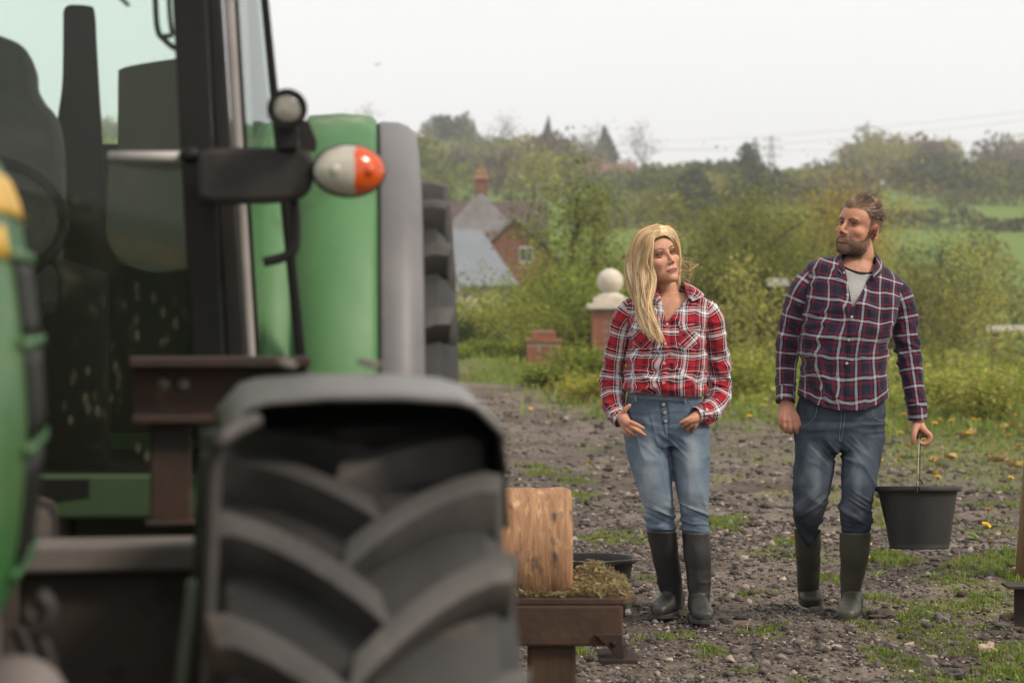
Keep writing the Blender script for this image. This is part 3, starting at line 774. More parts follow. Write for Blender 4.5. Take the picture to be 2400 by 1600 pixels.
def roofed_house(name, label, x, y, w, d, eave, ridge, gz, wall, roof, rz=0.0, gable_front=False, chimney=None, windows=()):
    o = empty(name, (x, y, gz), rz); tag(o, label, 'house')
    if gable_front:
        poly = [(-w / 2, 0), (w / 2, 0), (w / 2, eave), (0, ridge), (-w / 2, eave)]
        add('wall', prism(poly, -d / 2, d / 2, 'xz'), wall, o, smooth=False)
        for sgn in (-1, 1):
            a = np.array([sgn * (w / 2 + 0.35), eave - 0.25]); b2 = np.array([0, ridge + 0.12])
            nrm2 = np.array([sgn * (ridge - eave), w / 2]); nrm2 = nrm2 / np.linalg.norm(nrm2) * 0.16
            poly2 = [tuple(a), tuple(b2), tuple(b2 + np.array([0, 0.2])), tuple(a + nrm2)]
            add('roof', prism(poly2, -d / 2 - 0.3, d / 2 + 0.3, 'xz'), roof, o, smooth=False)
    else:
        poly = [(-d / 2, 0), (d / 2, 0), (d / 2, eave), (0, ridge), (-d / 2, eave)]
        add('wall', prism(poly, -w / 2, w / 2, 'yz'), wall, o, smooth=False)
        for sgn in (-1, 1):
            a = np.array([sgn * (d / 2 + 0.35), eave - 0.25]); b2 = np.array([0, ridge + 0.12])
            nrm2 = np.array([sgn * (ridge - eave), d / 2]); nrm2 = nrm2 / np.linalg.norm(nrm2) * 0.16
            poly2 = [tuple(a), tuple(b2), tuple(b2 + np.array([0, 0.2])), tuple(a + nrm2)]
            add('roof', prism(poly2, -w / 2 - 0.3, w / 2 + 0.3, 'yz'), roof, o, smooth=False)
    if chimney:
        cx, cy, cw, ct, cb = chimney
        st = add('chimney', box((cx, cy, (ct + cb) / 2), (cw, cw, ct - cb)), m_brickfar, o, smooth=False)
        add('chimney_cap', box((cx, cy, ct + 0.08), (cw + 0.2, cw + 0.2, 0.18)), m_potclay, st, smooth=False)
        for k in (-1, 1): add('chimney_pot', lathe([(0.14, 0), (0.11, 0.35), (0.13, 0.4)], 10, (cx + k * cw * 0.25, cy, ct + 0.16)), m_potclay, st)
    for (wx, wz, ww, wh) in windows:
        wn = add('window', box((wx, -d / 2 - 0.03, wz), (ww, 0.1, wh)), m_render_w, o, smooth=False)
        for sx in (-1, 1): add('pane', box((wx + sx * ww * 0.23, -d / 2 - 0.085, wz), (ww * 0.40, 0.02, wh * 0.8)), m_darkglass, wn, smooth=False)
    return o
def hz(py, Y): return CAMZ - (py - HOR) * Y / FPX
gz = -5.2
Yh = 150.0
roofed_house('cottage', 'long house with dark purple-brown tiled roof in the valley', at(1150, Yh + 8), Yh + 8, 6.9, 6.5, hz(560, Yh) - gz, hz(484, Yh + 8) - gz, gz, m_brickfar, m_tile)
# the pyramid roofed house with a tall chimney
o = empty('cottage', (at(1127, Yh), Yh, gz)); tag(o, 'house with a steep grey hipped slate roof and brick chimney', 'house')
ev = hz(545, Yh) - gz; top = hz(455, Yh) - gz; hw = 2.0
add('wall', box((0, 0, ev / 2), (2 * hw - 0.3, 5, ev)), m_brickfar, o, smooth=False)
V = np.array([[-hw - .9, -2.8, ev - .6], [hw + .9, -2.8, ev - .6], [hw + .9, 2.8, ev - .6], [-hw - .9, 2.8, ev - .6], [-.15, -.4, top], [.15, -.4, top], [.15, .4, top], [-.15, .4, top]])
add('roof', hexa(V), m_slate, o, smooth=False)
st = add('chimney', box((0.0, 1.1, top - 0.2), (0.75, 0.75, 2.4)), m_brickfar, o, smooth=False)
add('chimney_cap', box((0.0, 1.1, top + 1.09), (0.95, 0.95, 0.2)), m_potclay, st, smooth=False)
for sx in (-1, 1): add('chimney_pot', lathe([(0.15, 0), (0.12, 0.35), (0.14, 0.42)], 10, (sx * 0.2, 1.1, top + 1.18)), m_potclay, st)
wn = add('window', box((0, -2.55, ev - 0.3), (1.3, 0.12, 0.5)), m_potclay, o, smooth=False)
for sx in (-1, 1): add('pane', box((sx * 0.32, -2.63, ev - 0.3), (0.5, 0.03, 0.36)), m_darkglass, wn, smooth=False)
roofed_house('cottage', 'red brick house with its gable end facing the yard', at(1208, Yh - 12), Yh - 12, 5.2, 8, hz(625, Yh - 12) - gz, hz(522, Yh - 12) - gz, gz, m_brickfar, m_slate, gable_front=True, windows=((0.6, hz(600, Yh - 12) - gz, 0.8, 0.9),))
roofed_house('outbuilding', 'outbuilding with pale blue-grey slate roof beside the rear tractor tyre', at(1062, Yh - 30), Yh - 30, 2.6, 7, hz(665, Yh - 30) - gz, hz(552, Yh - 30) - gz, gz, m_render_w, m_zinc, rz=0.5)
# houses on the hill
for i, (px, py, w_, lab) in enumerate([(1378, 372, 9, 'small pinkish house under the spreading bare tree on the hill'), (1320, 366, 8, 'pale rendered house among trees on the hill'), (1452, 372, 8, 'cream house near the ridge end')]):
    Yv = 600 + 10 * i; x = at(px, Yv); z0 = float(terrain(x, Yv, False)) - 1
    roofed_house('hill_house', lab, x, Yv, w_, 7, 3.6, 6.0, z0, m_render_w, m_brickfar, windows=((-2, 2.6, 1.2, 1.2), (2, 2.6, 1.2, 1.2)))

# ---- lattice pylons and their wires, far beyond the ridge
m_steel = pmat('galvanised_steel', (0.30, 0.31, 0.32), (0.24, 0.25, 0.26), scale=2, rough=0.6)
def pylon(label, px, Y, top_py, base_py):
    x = at(px, Y); z1 = hz(top_py, Y); z0 = hz(base_py, Y) - 22
    h = z1 - z0; o = empty('pylon', (x, Y, z0)); tag(o, label, 'pylon', 'pylons on the skyline')
    def wdt(f): return 3.2 * (1 - f) ** 1.3 + 0.55
    for sx in (-1, 1):
        for sy in (-1, 1):
            add('leg', tube([(sx * wdt(f), sy * wdt(f), f * h) for f in np.linspace(0, 1, 7)], 0.42, 4), m_steel, o)
    br = []
    for i in range(9):
        f0, f1 = i / 9, (i + 1) / 9
        for sy in (-1, 1):
            br.append(tube([(-wdt(f0), sy * wdt(f0), f0 * h), (wdt(f1), sy * wdt(f1), f1 * h)], 0.26, 3))
            br.append(tube([(wdt(f0), sy * wdt(f0), f0 * h), (-wdt(f1), sy * wdt(f1), f1 * h)], 0.26, 3))
    add('bracing', join(br), m_steel, o)
    for f, L in ((0.72, 5.5), (0.83, 6.5), (0.94, 5.0)):
        add('cross_arm', tube([(-L, 0, f * h), (0, 0, f * h + 0.9), (L, 0, f * h)], 0.4, 4), m_steel, o)
    return [(x + sx * L, Y, z0 + f * h) for f, L in ((0.72, 5.5), (0.83, 6.5), (0.94, 5.0)) for sx in (-1, 1)]
pa = pylon('faint lattice pylon left of the man on the skyline', 1808, 1250, 318, 392)
pb = pylon('taller faint lattice pylon above the man\'s hair', 2032, 1050, 288, 375)
# conductors of the nearer line crossing the sky
for i, (p0, p1) in enumerate([((880, 330, 420), (2560, 242, 330)), ((880, 352, 420), (2560, 262, 330)), ((1350, 330, 420), (2560, 300, 330))]):
    A = PX(*p0); B = PX(*p1); tt = np.linspace(0, 1, 24)[:, None]
    pts = A * (1 - tt) + B * tt; pts[:, 2] -= 2.5 * (4 * tt[:, 0] * (1 - tt[:, 0]))
    tag(add('power_line', tube(pts, 0.02, 4), m_steel), ['uppermost power line crossing the sky', 'second power line just under the uppermost one', 'lowest faint power line over the valley'][i], 'power line', 'power lines crossing the sky')
# a bird high over the ridge
Yb = 120; p = PX(885, 152, Yb)
bd = tag(add('bird', join([ellipsoid((0, 0, 0), (0.05, 0.14, 0.045), None, 8, 6), (np.array([[0, .05, .02], [0, -.05, .02], [-.28, -.02, .10], [-.2, .05, .06]]), [(0, 1, 2, 3)]), (np.array([[0, .05, .02], [0, -.05, .02], [.28, -.02, .09], [.2, .05, .05]]), [(3, 2, 1, 0)])]),
        pmat('bird_plumage', (0.03, 0.03, 0.03), rough=0.8), loc=tuple(p)), 'tiny dark bird flying high in the white sky', 'bird')

# ---- brick gate pier with stone ball, and the low brick block
m_stonework = pmat('cream_stone', (0.60, 0.53, 0.43), (0.48, 0.42, 0.34), scale=6, rough=0.9, bump=0.3, bscale=60, layers=(((0.35, 0.32, 0.26), 4.0, 0.6, 0.8),))
BRICK_ME = make_mesh('brick', *box((0, 0, 0), (0.213, 0.1, 0.063)), smooth=False)
BRICK_ME.materials.append(m_brick)
def brick_block(parent, w, d, h, z0, cx=0.0):
    """courses of separate bricks on the front and the two sides, round a mortar core"""
    add('mortar_core', box((cx, 0, z0 + h / 2), (w - 0.03, d - 0.03, h)), m_mortar, parent, smooth=False)
    nc = int(h / 0.075); k = max(1, round(w / 0.225)); kd = max(1, round(d / 0.225))
    for c in range(nc):
        zc = z0 + 0.037 + c * 0.075; sh = 0.06 if c % 2 else -0.06
        for sgn in (-1, 1):
            for i in range(k):
                o = bpy.data.objects.new('brick', BRICK_ME); COL.objects.link(o); o.parent = parent
                x = cx + (i - (k - 1) / 2) * w / k + (sh if 0 < i < k - 1 else 0)
                o.location = (x, sgn * (d / 2 - 0.045) + random.uniform(-.004, .004), zc); o.scale = (w / k * 0.95 / 0.213, 1, 1)
            for i in range(kd):
                o = bpy.data.objects.new('brick', BRICK_ME); COL.objects.link(o); o.parent = parent
                o.location = (cx + sgn * (w / 2 - 0.047), (i - (kd - 1) / 2) * (d - 0.2) / kd, zc); o.rotation_euler = (0, 0, math.pi / 2); o.scale = ((d - 0.2) / kd * 0.95 / 0.213, 1, 1)
Yp = 44.0; xp = at(1430, Yp); zp = float(terrain(xp, Yp)) - 0.1
pier = empty('gate_pier', (xp, Yp, zp)); tag(pier, 'red brick gate pier capped by a cream stone ball', 'gate pier')
zc = hz(725, Yp) - zp
brick_block(pier, 0.66, 0.66, zc, 0)
cap = add('cap_stone', join([box((0, 0, zc + 0.055), (0.86, 0.86, 0.10)), box((0, 0, zc + 0.16), (0.62, 0.62, 0.11))]), m_stonework, pier, smooth=False, bevel=0.015)
add('finial_pedestal', lathe([(0.27, zc + 0.215), (0.25, zc + 0.25), (0.13, zc + 0.31), (0.115, zc + 0.36), (0.15, zc + 0.40)], 28), m_stonework, pier)
rb = 31 * Yp / FPX
add('ball_finial', ellipsoid((0, 0, hz(660, Yp) - zp), rb, None, 32, 20), m_stonework, pier)
Yq = 42.0; xq = at(1275, Yq); zq = float(terrain(xq, Yq)) - 0.08
low = empty('brick_block', (xq, Yq, zq)); tag(low, 'low stepped red brick pier standing in the weeds', 'brick pier')
hq = hz(800, Yq) - zq
brick_block(low, 0.60, 0.60, hq, 0)
add('coping', box((0, 0, hq + 0.02), (0.64, 0.64, 0.04)), m_brick, low, smooth=False)
brick_block(low, 0.40, 0.40, 0.15, hq + 0.04)
# small pale things far right and centre
rail_m = pmat('pale_rail', (0.62, 0.58, 0.54), (0.5, 0.46, 0.42), scale=5, rough=0.7)
Yr = 46; o = empty('fence_rail', PX(2380, 768, Yr)); tag(o, 'pale horizontal fence rail at the right picture edge', 'fence')
add('rail', box((0.1, 0, 0), (1.3, 0.05, 0.10)), rail_m, o, smooth=False); [add('post', box((sx, 0.05, -0.4), (0.08, 0.08, 0.95)), m_bark, o, smooth=False) for sx in (-0.4, 0.62)]
Yr = 55; o = empty('trough', PX(1822, 660, Yr)); tag(o, 'pale trough lying between the thickets left of the man', 'trough')
add('basin', join([box((0, 0, -0.09), (0.5, 0.34, 0.03)), box((0, -0.16, 0), (0.5, 0.03, 0.16)), box((0, 0.16, 0), (0.5, 0.03, 0.16)), box((-0.24, 0, 0), (0.03, 0.29, 0.16)), box((0.24, 0, 0), (0.03, 0.29, 0.16))]), rail_m, o, smooth=False)
zt = PX(1822, 660, Yr)[2] - float(terrain(at(1822, Yr), Yr))
for sx in (-1, 1): add('leg', box((sx * 0.2, 0, -0.10 - zt / 2), (0.05, 0.3, zt)), m_bark, o, smooth=False)
# ------------------------------------------------------------------ tractor, nose towards the camera
TH = math.radians(8.0)
TO = np.array([-1.035, 3.49, 0.0])
RT = RZ(TH)
def TL(px, py, Y): return (PX(px, py, Y) - TO) @ RT          # photo place at depth Y -> tractor's own axes
tractor = empty('tractor', tuple(TO), TH)
tag(tractor, 'green farm tractor with glazed cab and big lugged front tyre, seen nose-on', 'tractor')

m_green = pmat('tractor_green', (0.025, 0.105, 0.027), (0.036, 0.128, 0.038), scale=3, rough=0.36, coat=0.15, rough2=0.6,
               layers=(((0.13, 0.16, 0.07), 2.2, 0.52, 0.85), ((0.10, 0.06, 0.03), 7.0, 0.66, 0.8)))
m_greenold = pmat('faded_green_paint', (0.042, 0.145, 0.044), (0.090, 0.205, 0.075), scale=2.2, rough=0.42, rough2=0.65,
                  layers=(((0.045, 0.075, 0.03), 5.0, 0.55, 0.78), ((0.30, 0.30, 0.17), 7.0, 0.60, 0.80), ((0.10, 0.06, 0.035), 16.0, 0.66, 0.76)), lst=(1, 1, 0.35), stretch=(1, 1, 0.4))
m_greenrust = pmat('rusty_green_paint', (0.035, 0.060, 0.022), (0.028, 0.075, 0.028), scale=4, rough=0.7, layers=(((0.085, 0.035, 0.015), 6.0, 0.5, 0.68),))
m_greyolive = pmat('grey_olive_paint', (0.085, 0.10, 0.07), (0.11, 0.12, 0.085), scale=9, rough=0.7)
m_yellow = pmat('yellow_decal', (0.62, 0.36, 0.03), (0.55, 0.32, 0.05), scale=12, rough=0.45)
m_rubber = pmat('tyre_rubber', (0.034, 0.031, 0.029), (0.075, 0.067, 0.061), scale=5, rough=0.62, spec=0.35, bump=0.25, bscale=90,
                layers=(((0.17, 0.125, 0.085), 4.6, 0.56, 0.76), ((0.10, 0.085, 0.07), 14.0, 0.62, 0.8)))
m_rubberdk = pmat('shaded_carcass_rubber', (0.016, 0.0155, 0.015), (0.034, 0.031, 0.029), scale=6, rough=0.6, spec=0.3, layers=(((0.12, 0.09, 0.062), 7.0, 0.60, 0.74),))  # carcass darkened to paint shade between the lugs, with patchy dirt
m_plastic = pmat('black_plastic', (0.022, 0.019, 0.018), (0.035, 0.030, 0.028), scale=6, rough=0.5, spec=0.2, layers=(((0.09, 0.075, 0.065), 5.0, 0.62, 0.9),))
m_fender = pmat('fender_plastic', (0.085, 0.079, 0.076), (0.12, 0.111, 0.105), scale=5, rough=0.34, spec=0.6, rough2=0.5, layers=(((0.20, 0.18, 0.165), 4.0, 0.6, 0.85),))
m_greyplastic = pmat('grey_fender_plastic', (0.115, 0.108, 0.112), (0.15, 0.14, 0.14), scale=4, rough=0.5, layers=(((0.20, 0.18, 0.16), 9.0, 0.66, 0.85),))
m_rust = pmat('rusty_steel', (0.016, 0.011, 0.009), (0.045, 0.019, 0.010), scale=7, rough=0.85, metal=0.0, bump=0.4, bscale=50, layers=(((0.12, 0.045, 0.02), 11.0, 0.60, 0.78),))
m_ironframe = pmat('muddy_cast_iron', (0.055, 0.042, 0.036), (0.085, 0.066, 0.056), scale=5, rough=0.9, bump=0.5, bscale=30, layers=(((0.03, 0.022, 0.02), 8.0, 0.5, 0.7),))
m_dusty = pmat('dusty_steel', (0.16, 0.135, 0.125), (0.11, 0.09, 0.08), scale=6, rough=0.8, layers=(((0.20, 0.17, 0.12), 9.0, 0.6, 0.8),))
m_black = pmat('black_paint', (0.012, 0.011, 0.010), (0.018, 0.016, 0.015), scale=4, rough=0.5, spec=0.15)
m_trim = pmat('aluminium_trim', (0.38, 0.35, 0.33), (0.30, 0.27, 0.25), scale=9, rough=0.5)
m_seatf = pmat('seat_fabric', (0.030, 0.032, 0.028), (0.055, 0.055, 0.05), scale=14, rough=0.95, bump=0.5, bscale=60)
m_cabin = pmat('cab_interior_plastic', (0.030, 0.032, 0.020), (0.045, 0.045, 0.03), scale=5, rough=0.7)
m_yrim = pmat('yellow_rim_paint', (0.55, 0.33, 0.02), (0.4, 0.24, 0.03), scale=6, rough=0.5, layers=(((0.08, 0.06, 0.045), 3.0, 0.55, 0.8),))

def glass_mat(name, tint, mud=False):
    m = bpy.data.materials.new(name); m.use_nodes = True; t = m.node_tree; t.nodes.clear(); MATS[name] = m
    o = t.nodes.new('ShaderNodeOutputMaterial')
    tr = t.nodes.new('ShaderNodeBsdfTransparent'); tr.inputs['Color'].default_value = c4(tint)
    gl = t.nodes.new('ShaderNodeBsdfGlossy'); gl.inputs['Roughness'].default_value = 0.06; gl.inputs['Color'].default_value = (0.9, 0.95, 0.92, 1)
    fr = t.nodes.new('ShaderNodeFresnel'); fr.inputs['IOR'].default_value = 1.25
    ms = t.nodes.new('ShaderNodeMixShader'); t.links.new(fr.outputs[0], ms.inputs[0]); t.links.new(tr.outputs[0], ms.inputs[1]); t.links.new(gl.outputs[0], ms.inputs[2])
    last = ms.outputs[0]
    if mud:
        df = t.nodes.new('ShaderNodeBsdfDiffuse'); df.inputs['Color'].default_value = (0.22, 0.20, 0.135, 1)
        f1, _ = noise_fac(t, 9.0, detail=7, rough=0.75, lo=0.56, hi=0.72, stretch=(1, 1, 0.6))
        vo = t.nodes.new('ShaderNodeTexVoronoi'); vo.inputs['Scale'].default_value = 48.0; vo.inputs['Randomness'].default_value = 1.0
        tc = t.nodes.new('ShaderNodeTexCoord'); mp = t.nodes.new('ShaderNodeMapping'); mp.inputs['Scale'].default_value = (1, 1, 0.45)
        t.links.new(tc.outputs['Object'], mp.inputs[0]); t.links.new(mp.outputs[0], vo.inputs['Vector'])
        r2 = t.nodes.new('ShaderNodeMapRange'); r2.inputs[1].default_value = 0.34; r2.inputs[2].default_value = 0.20
        t.links.new(vo.outputs['Distance'], r2.inputs[0])
        f3, _ = noise_fac(t, 6.0, lo=0.55, hi=0.64, seed=7.0)
        mm = t.nodes.new('ShaderNodeMath'); mm.operation = 'MULTIPLY'; t.links.new(r2.outputs[0], mm.inputs[0]); t.links.new(f3, mm.inputs[1])
        mxm = t.nodes.new('ShaderNodeMath'); mxm.operation = 'MAXIMUM'; t.links.new(f1, mxm.inputs[0]); t.links.new(mm.outputs[0], mxm.inputs[1])
        sep = t.nodes.new('ShaderNodeSeparateXYZ'); t.links.new(tc.outputs['Object'], sep.inputs[0])
        hr = t.nodes.new('ShaderNodeMapRange'); hr.inputs[1].default_value = 1.85; hr.inputs[2].default_value = 1.15; hr.inputs[3].default_value = 0.03; hr.inputs[4].default_value = 0.8
        t.links.new(sep.outputs['Z'], hr.inputs[0])
        m2 = t.nodes.new('ShaderNodeMath'); m2.operation = 'MULTIPLY'; t.links.new(mxm.outputs[0], m2.inputs[0]); t.links.new(hr.outputs[0], m2.inputs[1])
        ms2 = t.nodes.new('ShaderNodeMixShader'); m3 = t.nodes.new('ShaderNodeMath'); m3.operation = 'MULTIPLY_ADD'; m3.inputs[1].default_value = 0.45; m3.inputs[2].default_value = 0.035; t.links.new(m2.outputs[0], m3.inputs[0]); t.links.new(m3.outputs[0], ms2.inputs[0]); t.links.new(last, ms2.inputs[1]); t.links.new(df.outputs[0], ms2.inputs[2]); last = ms2.outputs[0]
    t.links.new(last, o.inputs['Surface'])
    return m
m_glass_mud = glass_mat('tinted_muddy_glass', (0.925, 0.972, 0.945), True)
m_glass = glass_mat('tinted_glass', (0.93, 0.975, 0.95))
m_glass_side = glass_mat('side_glass', (0.985, 0.985, 0.98))

REAR = math.radians(4.6)           # the rear wheels and guards as they stand, slightly turned against the nose
def polar(x, r, a): return np.array([x, -r * math.sin(a), r * math.cos(a)])
def make_wheel(cx, cy, cz, R, w, nl, lug, steps=72, rim_r=0.55):
    """part 'wheel' (the rim) with tyre and hub below it"""
    o_rim = []
    rr = R * rim_r
    prof = [(w * 0.30, rr * 0.98), (w * 0.43, rr * 1.02), (w * 0.51, rr * 1.25), (w * 0.535, R * 0.78), (w * 0.485, R - lug - 0.03), (w * 0.44, R - lug - 0.006),
            (w * 0.25, R - lug + 0.004), (0, R - lug + 0.006)]
    prof = prof + [(-x, r) for x, r in prof[::-1][1:]]
    rings = []
    for i in range(steps):
        a = 2 * math.pi * i / steps
        rings.append([polar(x, r, a) for x, r in prof])
    R3 = np.array(rings); n, m, _ = R3.shape
    F = []
    for i in range(n):
        k = (i + 1) % n
        for j in range(m - 1): F.append((i * m + j, i * m + j + 1, k * m + j + 1, k * m + j))
    tyre = [(R3.reshape(-1, 3), F)]
    for s_ in (-1, 1):
        for q in range(nl):
            a0 = 2 * math.pi * (q + (0.5 if s_ > 0 else 0)) / nl
            D = 0.165 / R
            rings = []
            for t_ in (-0.10, 0.0, 0.12, 0.3, 0.48, 0.66, 0.84, 1.0):
                tt = max(t_, 0)
                x = s_ * (0.5 * w * (1 - tt) - 0.06 * w * tt)
                a = a0 + D * tt ** 1.5
                top = R - (0.010 if t_ <= 0 else 0.0)
                if t_ < 0: x = s_ * w * 0.515; top = R - 0.085; a = a0 - 0.016
                bot = R - lug - 0.014 if t_ >= 0 else R - lug - 0.10
                hw = (0.033 + 0.004 * tt) / R; tw = (0.025 + 0.004 * tt) / R
                sk = -s_ * 0.010
                rings.append([polar(x - sk, bot, a - hw), polar(x - sk * 0.6, top, a - tw), polar(x + sk * 0.6, top, a + tw), polar(x + sk, bot, a + hw)])
            tyre.append(loft(rings, True, True))
    dish = lathe([(rr * 1.03, -w * 0.42), (rr * 0.98, -w * 0.40), (rr * 0.93, -w * 0.1), (rr * 0.55, w * 0.02), (rr * 0.5, w * 0.10), (0.02, w * 0.10)], 40, R=np.array([[0, 0, 1], [0, 1, 0], [1, 0, 0]]), cap=True)
    if cx < 0: dish = (dish[0] * np.array([-1, 1, 1]), dish[1])
    rim = add('wheel', dish, m_yrim, tractor, loc=(cx, cy, cz))
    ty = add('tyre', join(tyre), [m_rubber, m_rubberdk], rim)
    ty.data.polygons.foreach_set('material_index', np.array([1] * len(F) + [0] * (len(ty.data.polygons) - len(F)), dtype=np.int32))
    b = ty.modifiers.new('bevel', 'BEVEL'); b.width = 0.007; b.segments = 2; b.limit_method = 'ANGLE'; b.angle_limit = math.radians(35)
    sg = 1 if cx > 0 else -1
    add('hub', lathe([(rr * 0.32, 0), (rr * 0.32, w * 0.16), (rr * 0.22, w * 0.22), (0.01, w * 0.23)], 24, R=np.array([[0, 0, 1.0 * sg], [0, 1, 0], [1, 0, 0]])), m_ironframe, rim)
    return rim
for sx in (1, -1):
    make_wheel(0.79 * sx, 0.0, 0.570, 0.612, 0.405, 21, 0.058)
    rw = make_wheel(0.965 * sx, 2.45, 0.83, 0.835, 0.50, 24, 0.05); rw.rotation_euler[2] = -REAR * sx

# front mudguards: arch profile (y, z) swept with chamfered section
def front_fender(sx):
    prof = catmull([(-0.275, 1.232), (-0.15, 1.246), (0.0, 1.252), (0.20, 1.238), (0.40, 1.165), (0.56, 1.02), (0.645, 0.84), (0.665, 0.66)], 40)
    sec = [(-0.196, -0.052), (-0.192, -0.042), (-0.160, -0.008), (-0.134, 0.0), (-0.05, 0.006), (0.05, 0.006), (0.134, 0.0), (0.160, -0.008), (0.198, -0.046), (0.203, -0.058)]
    T = np.gradient(prof, axis=0); T /= np.linalg.norm(T, axis=1)[:, None]
    rings = []
    for (y, z), t_ in zip(prof, T):
        nrm2 = np.array([-t_[1], t_[0]])
        rings.append([(0.80 * sx + x, y + nrm2[0] * d, z + nrm2[1] * d) for x, d in sec])
    o = add('front_fender', loft(rings, False, False), [m_fender, m_black], tractor)  # inner face black: dark plastic plus painted shade under the guard
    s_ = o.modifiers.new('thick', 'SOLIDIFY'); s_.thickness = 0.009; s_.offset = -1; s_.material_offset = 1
    sk = [[(0.80 * sx + sx * x, y, z + d) for x, d in ((0.205, -0.055), (0.212, -0.11), (0.215, -0.20))] for y, z in prof[4:]]
    q_ = add('fender_skirt', loft(sk, False, False), m_black, o); q_.modifiers.new('thick', 'SOLIDIFY').thickness = 0.006
    for y in (-0.02, 0.14):
        add('bolt', lathe([(0.012, 0), (0.012, 0.007), (0.006, 0.010)], 10, (0.80 * sx + 0.035, y, 1.268)), m_dusty, o)
        add('bolt', lathe([(0.012, 0), (0.012, 0.007), (0.006, 0.010)], 10, (0.80 * sx - 0.09, y, 1.268)), m_dusty, o)
    return o
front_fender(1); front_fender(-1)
m_bracket = pmat('worn_bracket_paint', (0.034, 0.030, 0.028), (0.055, 0.048, 0.044), scale=9, rough=0.6)
p = [TL(600, 985, 3.22), TL(560, 1003, 3.18), TL(522, 1030, 3.15), TL(503, 1075, 3.17), TL(497, 1250, 3.18), TL(490, 1420, 3.18), TL(482, 1640, 3.18), TL(476, 1900, 3.18)]
add('fender_bracket', tube(catmull(p, 26), 0.0105, 10), m_bracket, tractor)
p = [TL(455, 1362, 3.34), TL(446, 1440, 3.32), TL(425, 1610, 3.30), TL(400, 1850, 3.28)]
add('steering_rod', tube(catmull(p, 12), 0.0105, 8), m_greyolive, tractor)

# rear fenders: green inner shell, grey outer lip
def rear_fender(sx):
    th = np.radians(np.linspace(-8, -8 + 190, 48))             # from the low front over the top to the back
    def arc(r): return np.stack([2.45 - r * np.cos(th), 0.87 + r * np.sin(th)], 1)
    base = arc(0.955)
    rad = (base - np.array([2.45, 0.87])); rad /= np.linalg.norm(rad, axis=1)[:, None]
    def sweep(sec):
        return loft([[(sx * (0.95 + (x - 0.95) * math.cos(REAR) + (y + n_[0] * d - 2.45) * math.sin(REAR)), 2.45 + (y + n_[0] * d - 2.45) * math.cos(REAR) - (x - 0.95) * math.sin(REAR), z + n_[1] * d) for x, d in sec] for (y, z), n_ in zip(base, rad)], False, False)
    g = add('rear_fender', sweep([(0.70, -0.10), (0.735, -0.035), (0.79, -0.012), (0.845, -0.012), (0.855, -0.03), (0.868, -0.03), (0.88, 0.0), (0.96, 0.006), (1.03, 0.0), (1.046, -0.012)]), m_greenold, tractor)
    s_ = g.modifiers.new('thick', 'SOLIDIFY'); s_.thickness = 0.006
    e = add('fender_extension', sweep([(1.046, -0.020), (1.06, -0.014), (1.10, -0.016), (1.125, -0.026), (1.143, -0.048), (1.150, -0.085)]), m_greyplastic, g)
    s_ = e.modifiers.new('thick', 'SOLIDIFY'); s_.thickness = 0.006
    return g
rear_fender(1); rear_fender(-1)

# bonnet
HST = [(-0.80, 0.60, 0.80), (-0.785, 0.80, 0.92), (-0.74, 0.93, 0.98), (-0.64, 1.0, 1.0), (-0.3, 1.0, 1.0), (0.4, 0.88, 1.0), (1.15, 0.68, 1.0)]
HPR = [(0.0, 0.955), (0.60, 0.955), (0.80, 0.958), (0.90, 0.985), (0.955, 1.04), (0.99, 1.14), (1.0, 1.22), (0.985, 1.32), (0.95, 1.42), (0.905, 1.50), (0.84, 1.555), (0.70, 1.60), (0.45, 1.625), (0.0, 1.635)]
HW = 0.366
def hood_scale(y):
    ys = [s_[0] for s_ in HST]
    return np.interp(y, ys, [s_[1] for s_ in HST]), np.interp(y, ys, [s_[2] for s_ in HST])
def hood_x(y, z):
    a, b_ = hood_scale(y); zz = 1.29 + (z - 1.29) / b_
    return HW * a * np.interp(zz, [p_[1] for p_ in HPR[2:]], [p_[0] for p_ in HPR[2:]])
def hood_ring(y):
    a, b_ = hood_scale(y)
    pr = catmull([(x * HW * a, 1.29 + (z - 1.29) * b_) for x, z in HPR], 40)
    right = [(x, y, z) for x, z in pr]; left = [(-x, y, z) for x, z in pr[::-1][1:-1]]
    return right + left
hood = add('bonnet', loft([hood_ring(y) for y in (-0.80, -0.792, -0.775, -0.75, -0.71, -0.64, -0.5, -0.3, 0.0, 0.4, 0.8, 1.15)], True, True), m_green, tractor)
def hood_patch(name, y0, y1, z0f, z1f, off, material, ny=16, nz=5, parent=hood):
    V = []
    for i in range(ny + 1):
        y = y0 + (y1 - y0) * i / ny; f = i / ny
        za = z0f(f) if callable(z0f) else z0f; zb = z1f(f) if callable(z1f) else z1f
        for j in range(nz + 1):
            z = za + (zb - za) * j / nz
            V.append((hood_x(y, z) + off, y, z))
    F = [(i * (nz + 1) + j, (i + 1) * (nz + 1) + j, (i + 1) * (nz + 1) + j + 1, i * (nz + 1) + j + 1) for i in range(ny) for j in range(nz)]
    o = add(name, (np.array(V), F), material, parent)
    s_ = o.modifiers.new('thick', 'SOLIDIFY'); s_.thickness = 0.004; s_.offset = 1
    return o
hood_patch('yellow_stripe', -0.765, 0.9, lambda f: 1.470 + 0.02 * f, lambda f: 1.522 + 0.02 * f, 0.002, m_yellow, ny=30)
for k in range(3):
    hood_patch('model_digit', -0.755 + 0.035 * k, -0.755 + 0.035 * k + 0.024, 1.418, 1.456, 0.002, m_yellow, ny=3, nz=2)
m_white = pmat('badge_white', (0.65, 0.62, 0.58), rough=0.4)
m_redbadge = pmat('badge_red', (0.45, 0.06, 0.05), rough=0.4)
yb = -0.742
bd_ = add('oval_badge', ellipsoid((hood_x(yb, 1.365) + 0.001, yb, 1.365), (0.004, 0.012, 0.022), None, 16, 10), m_white, hood)
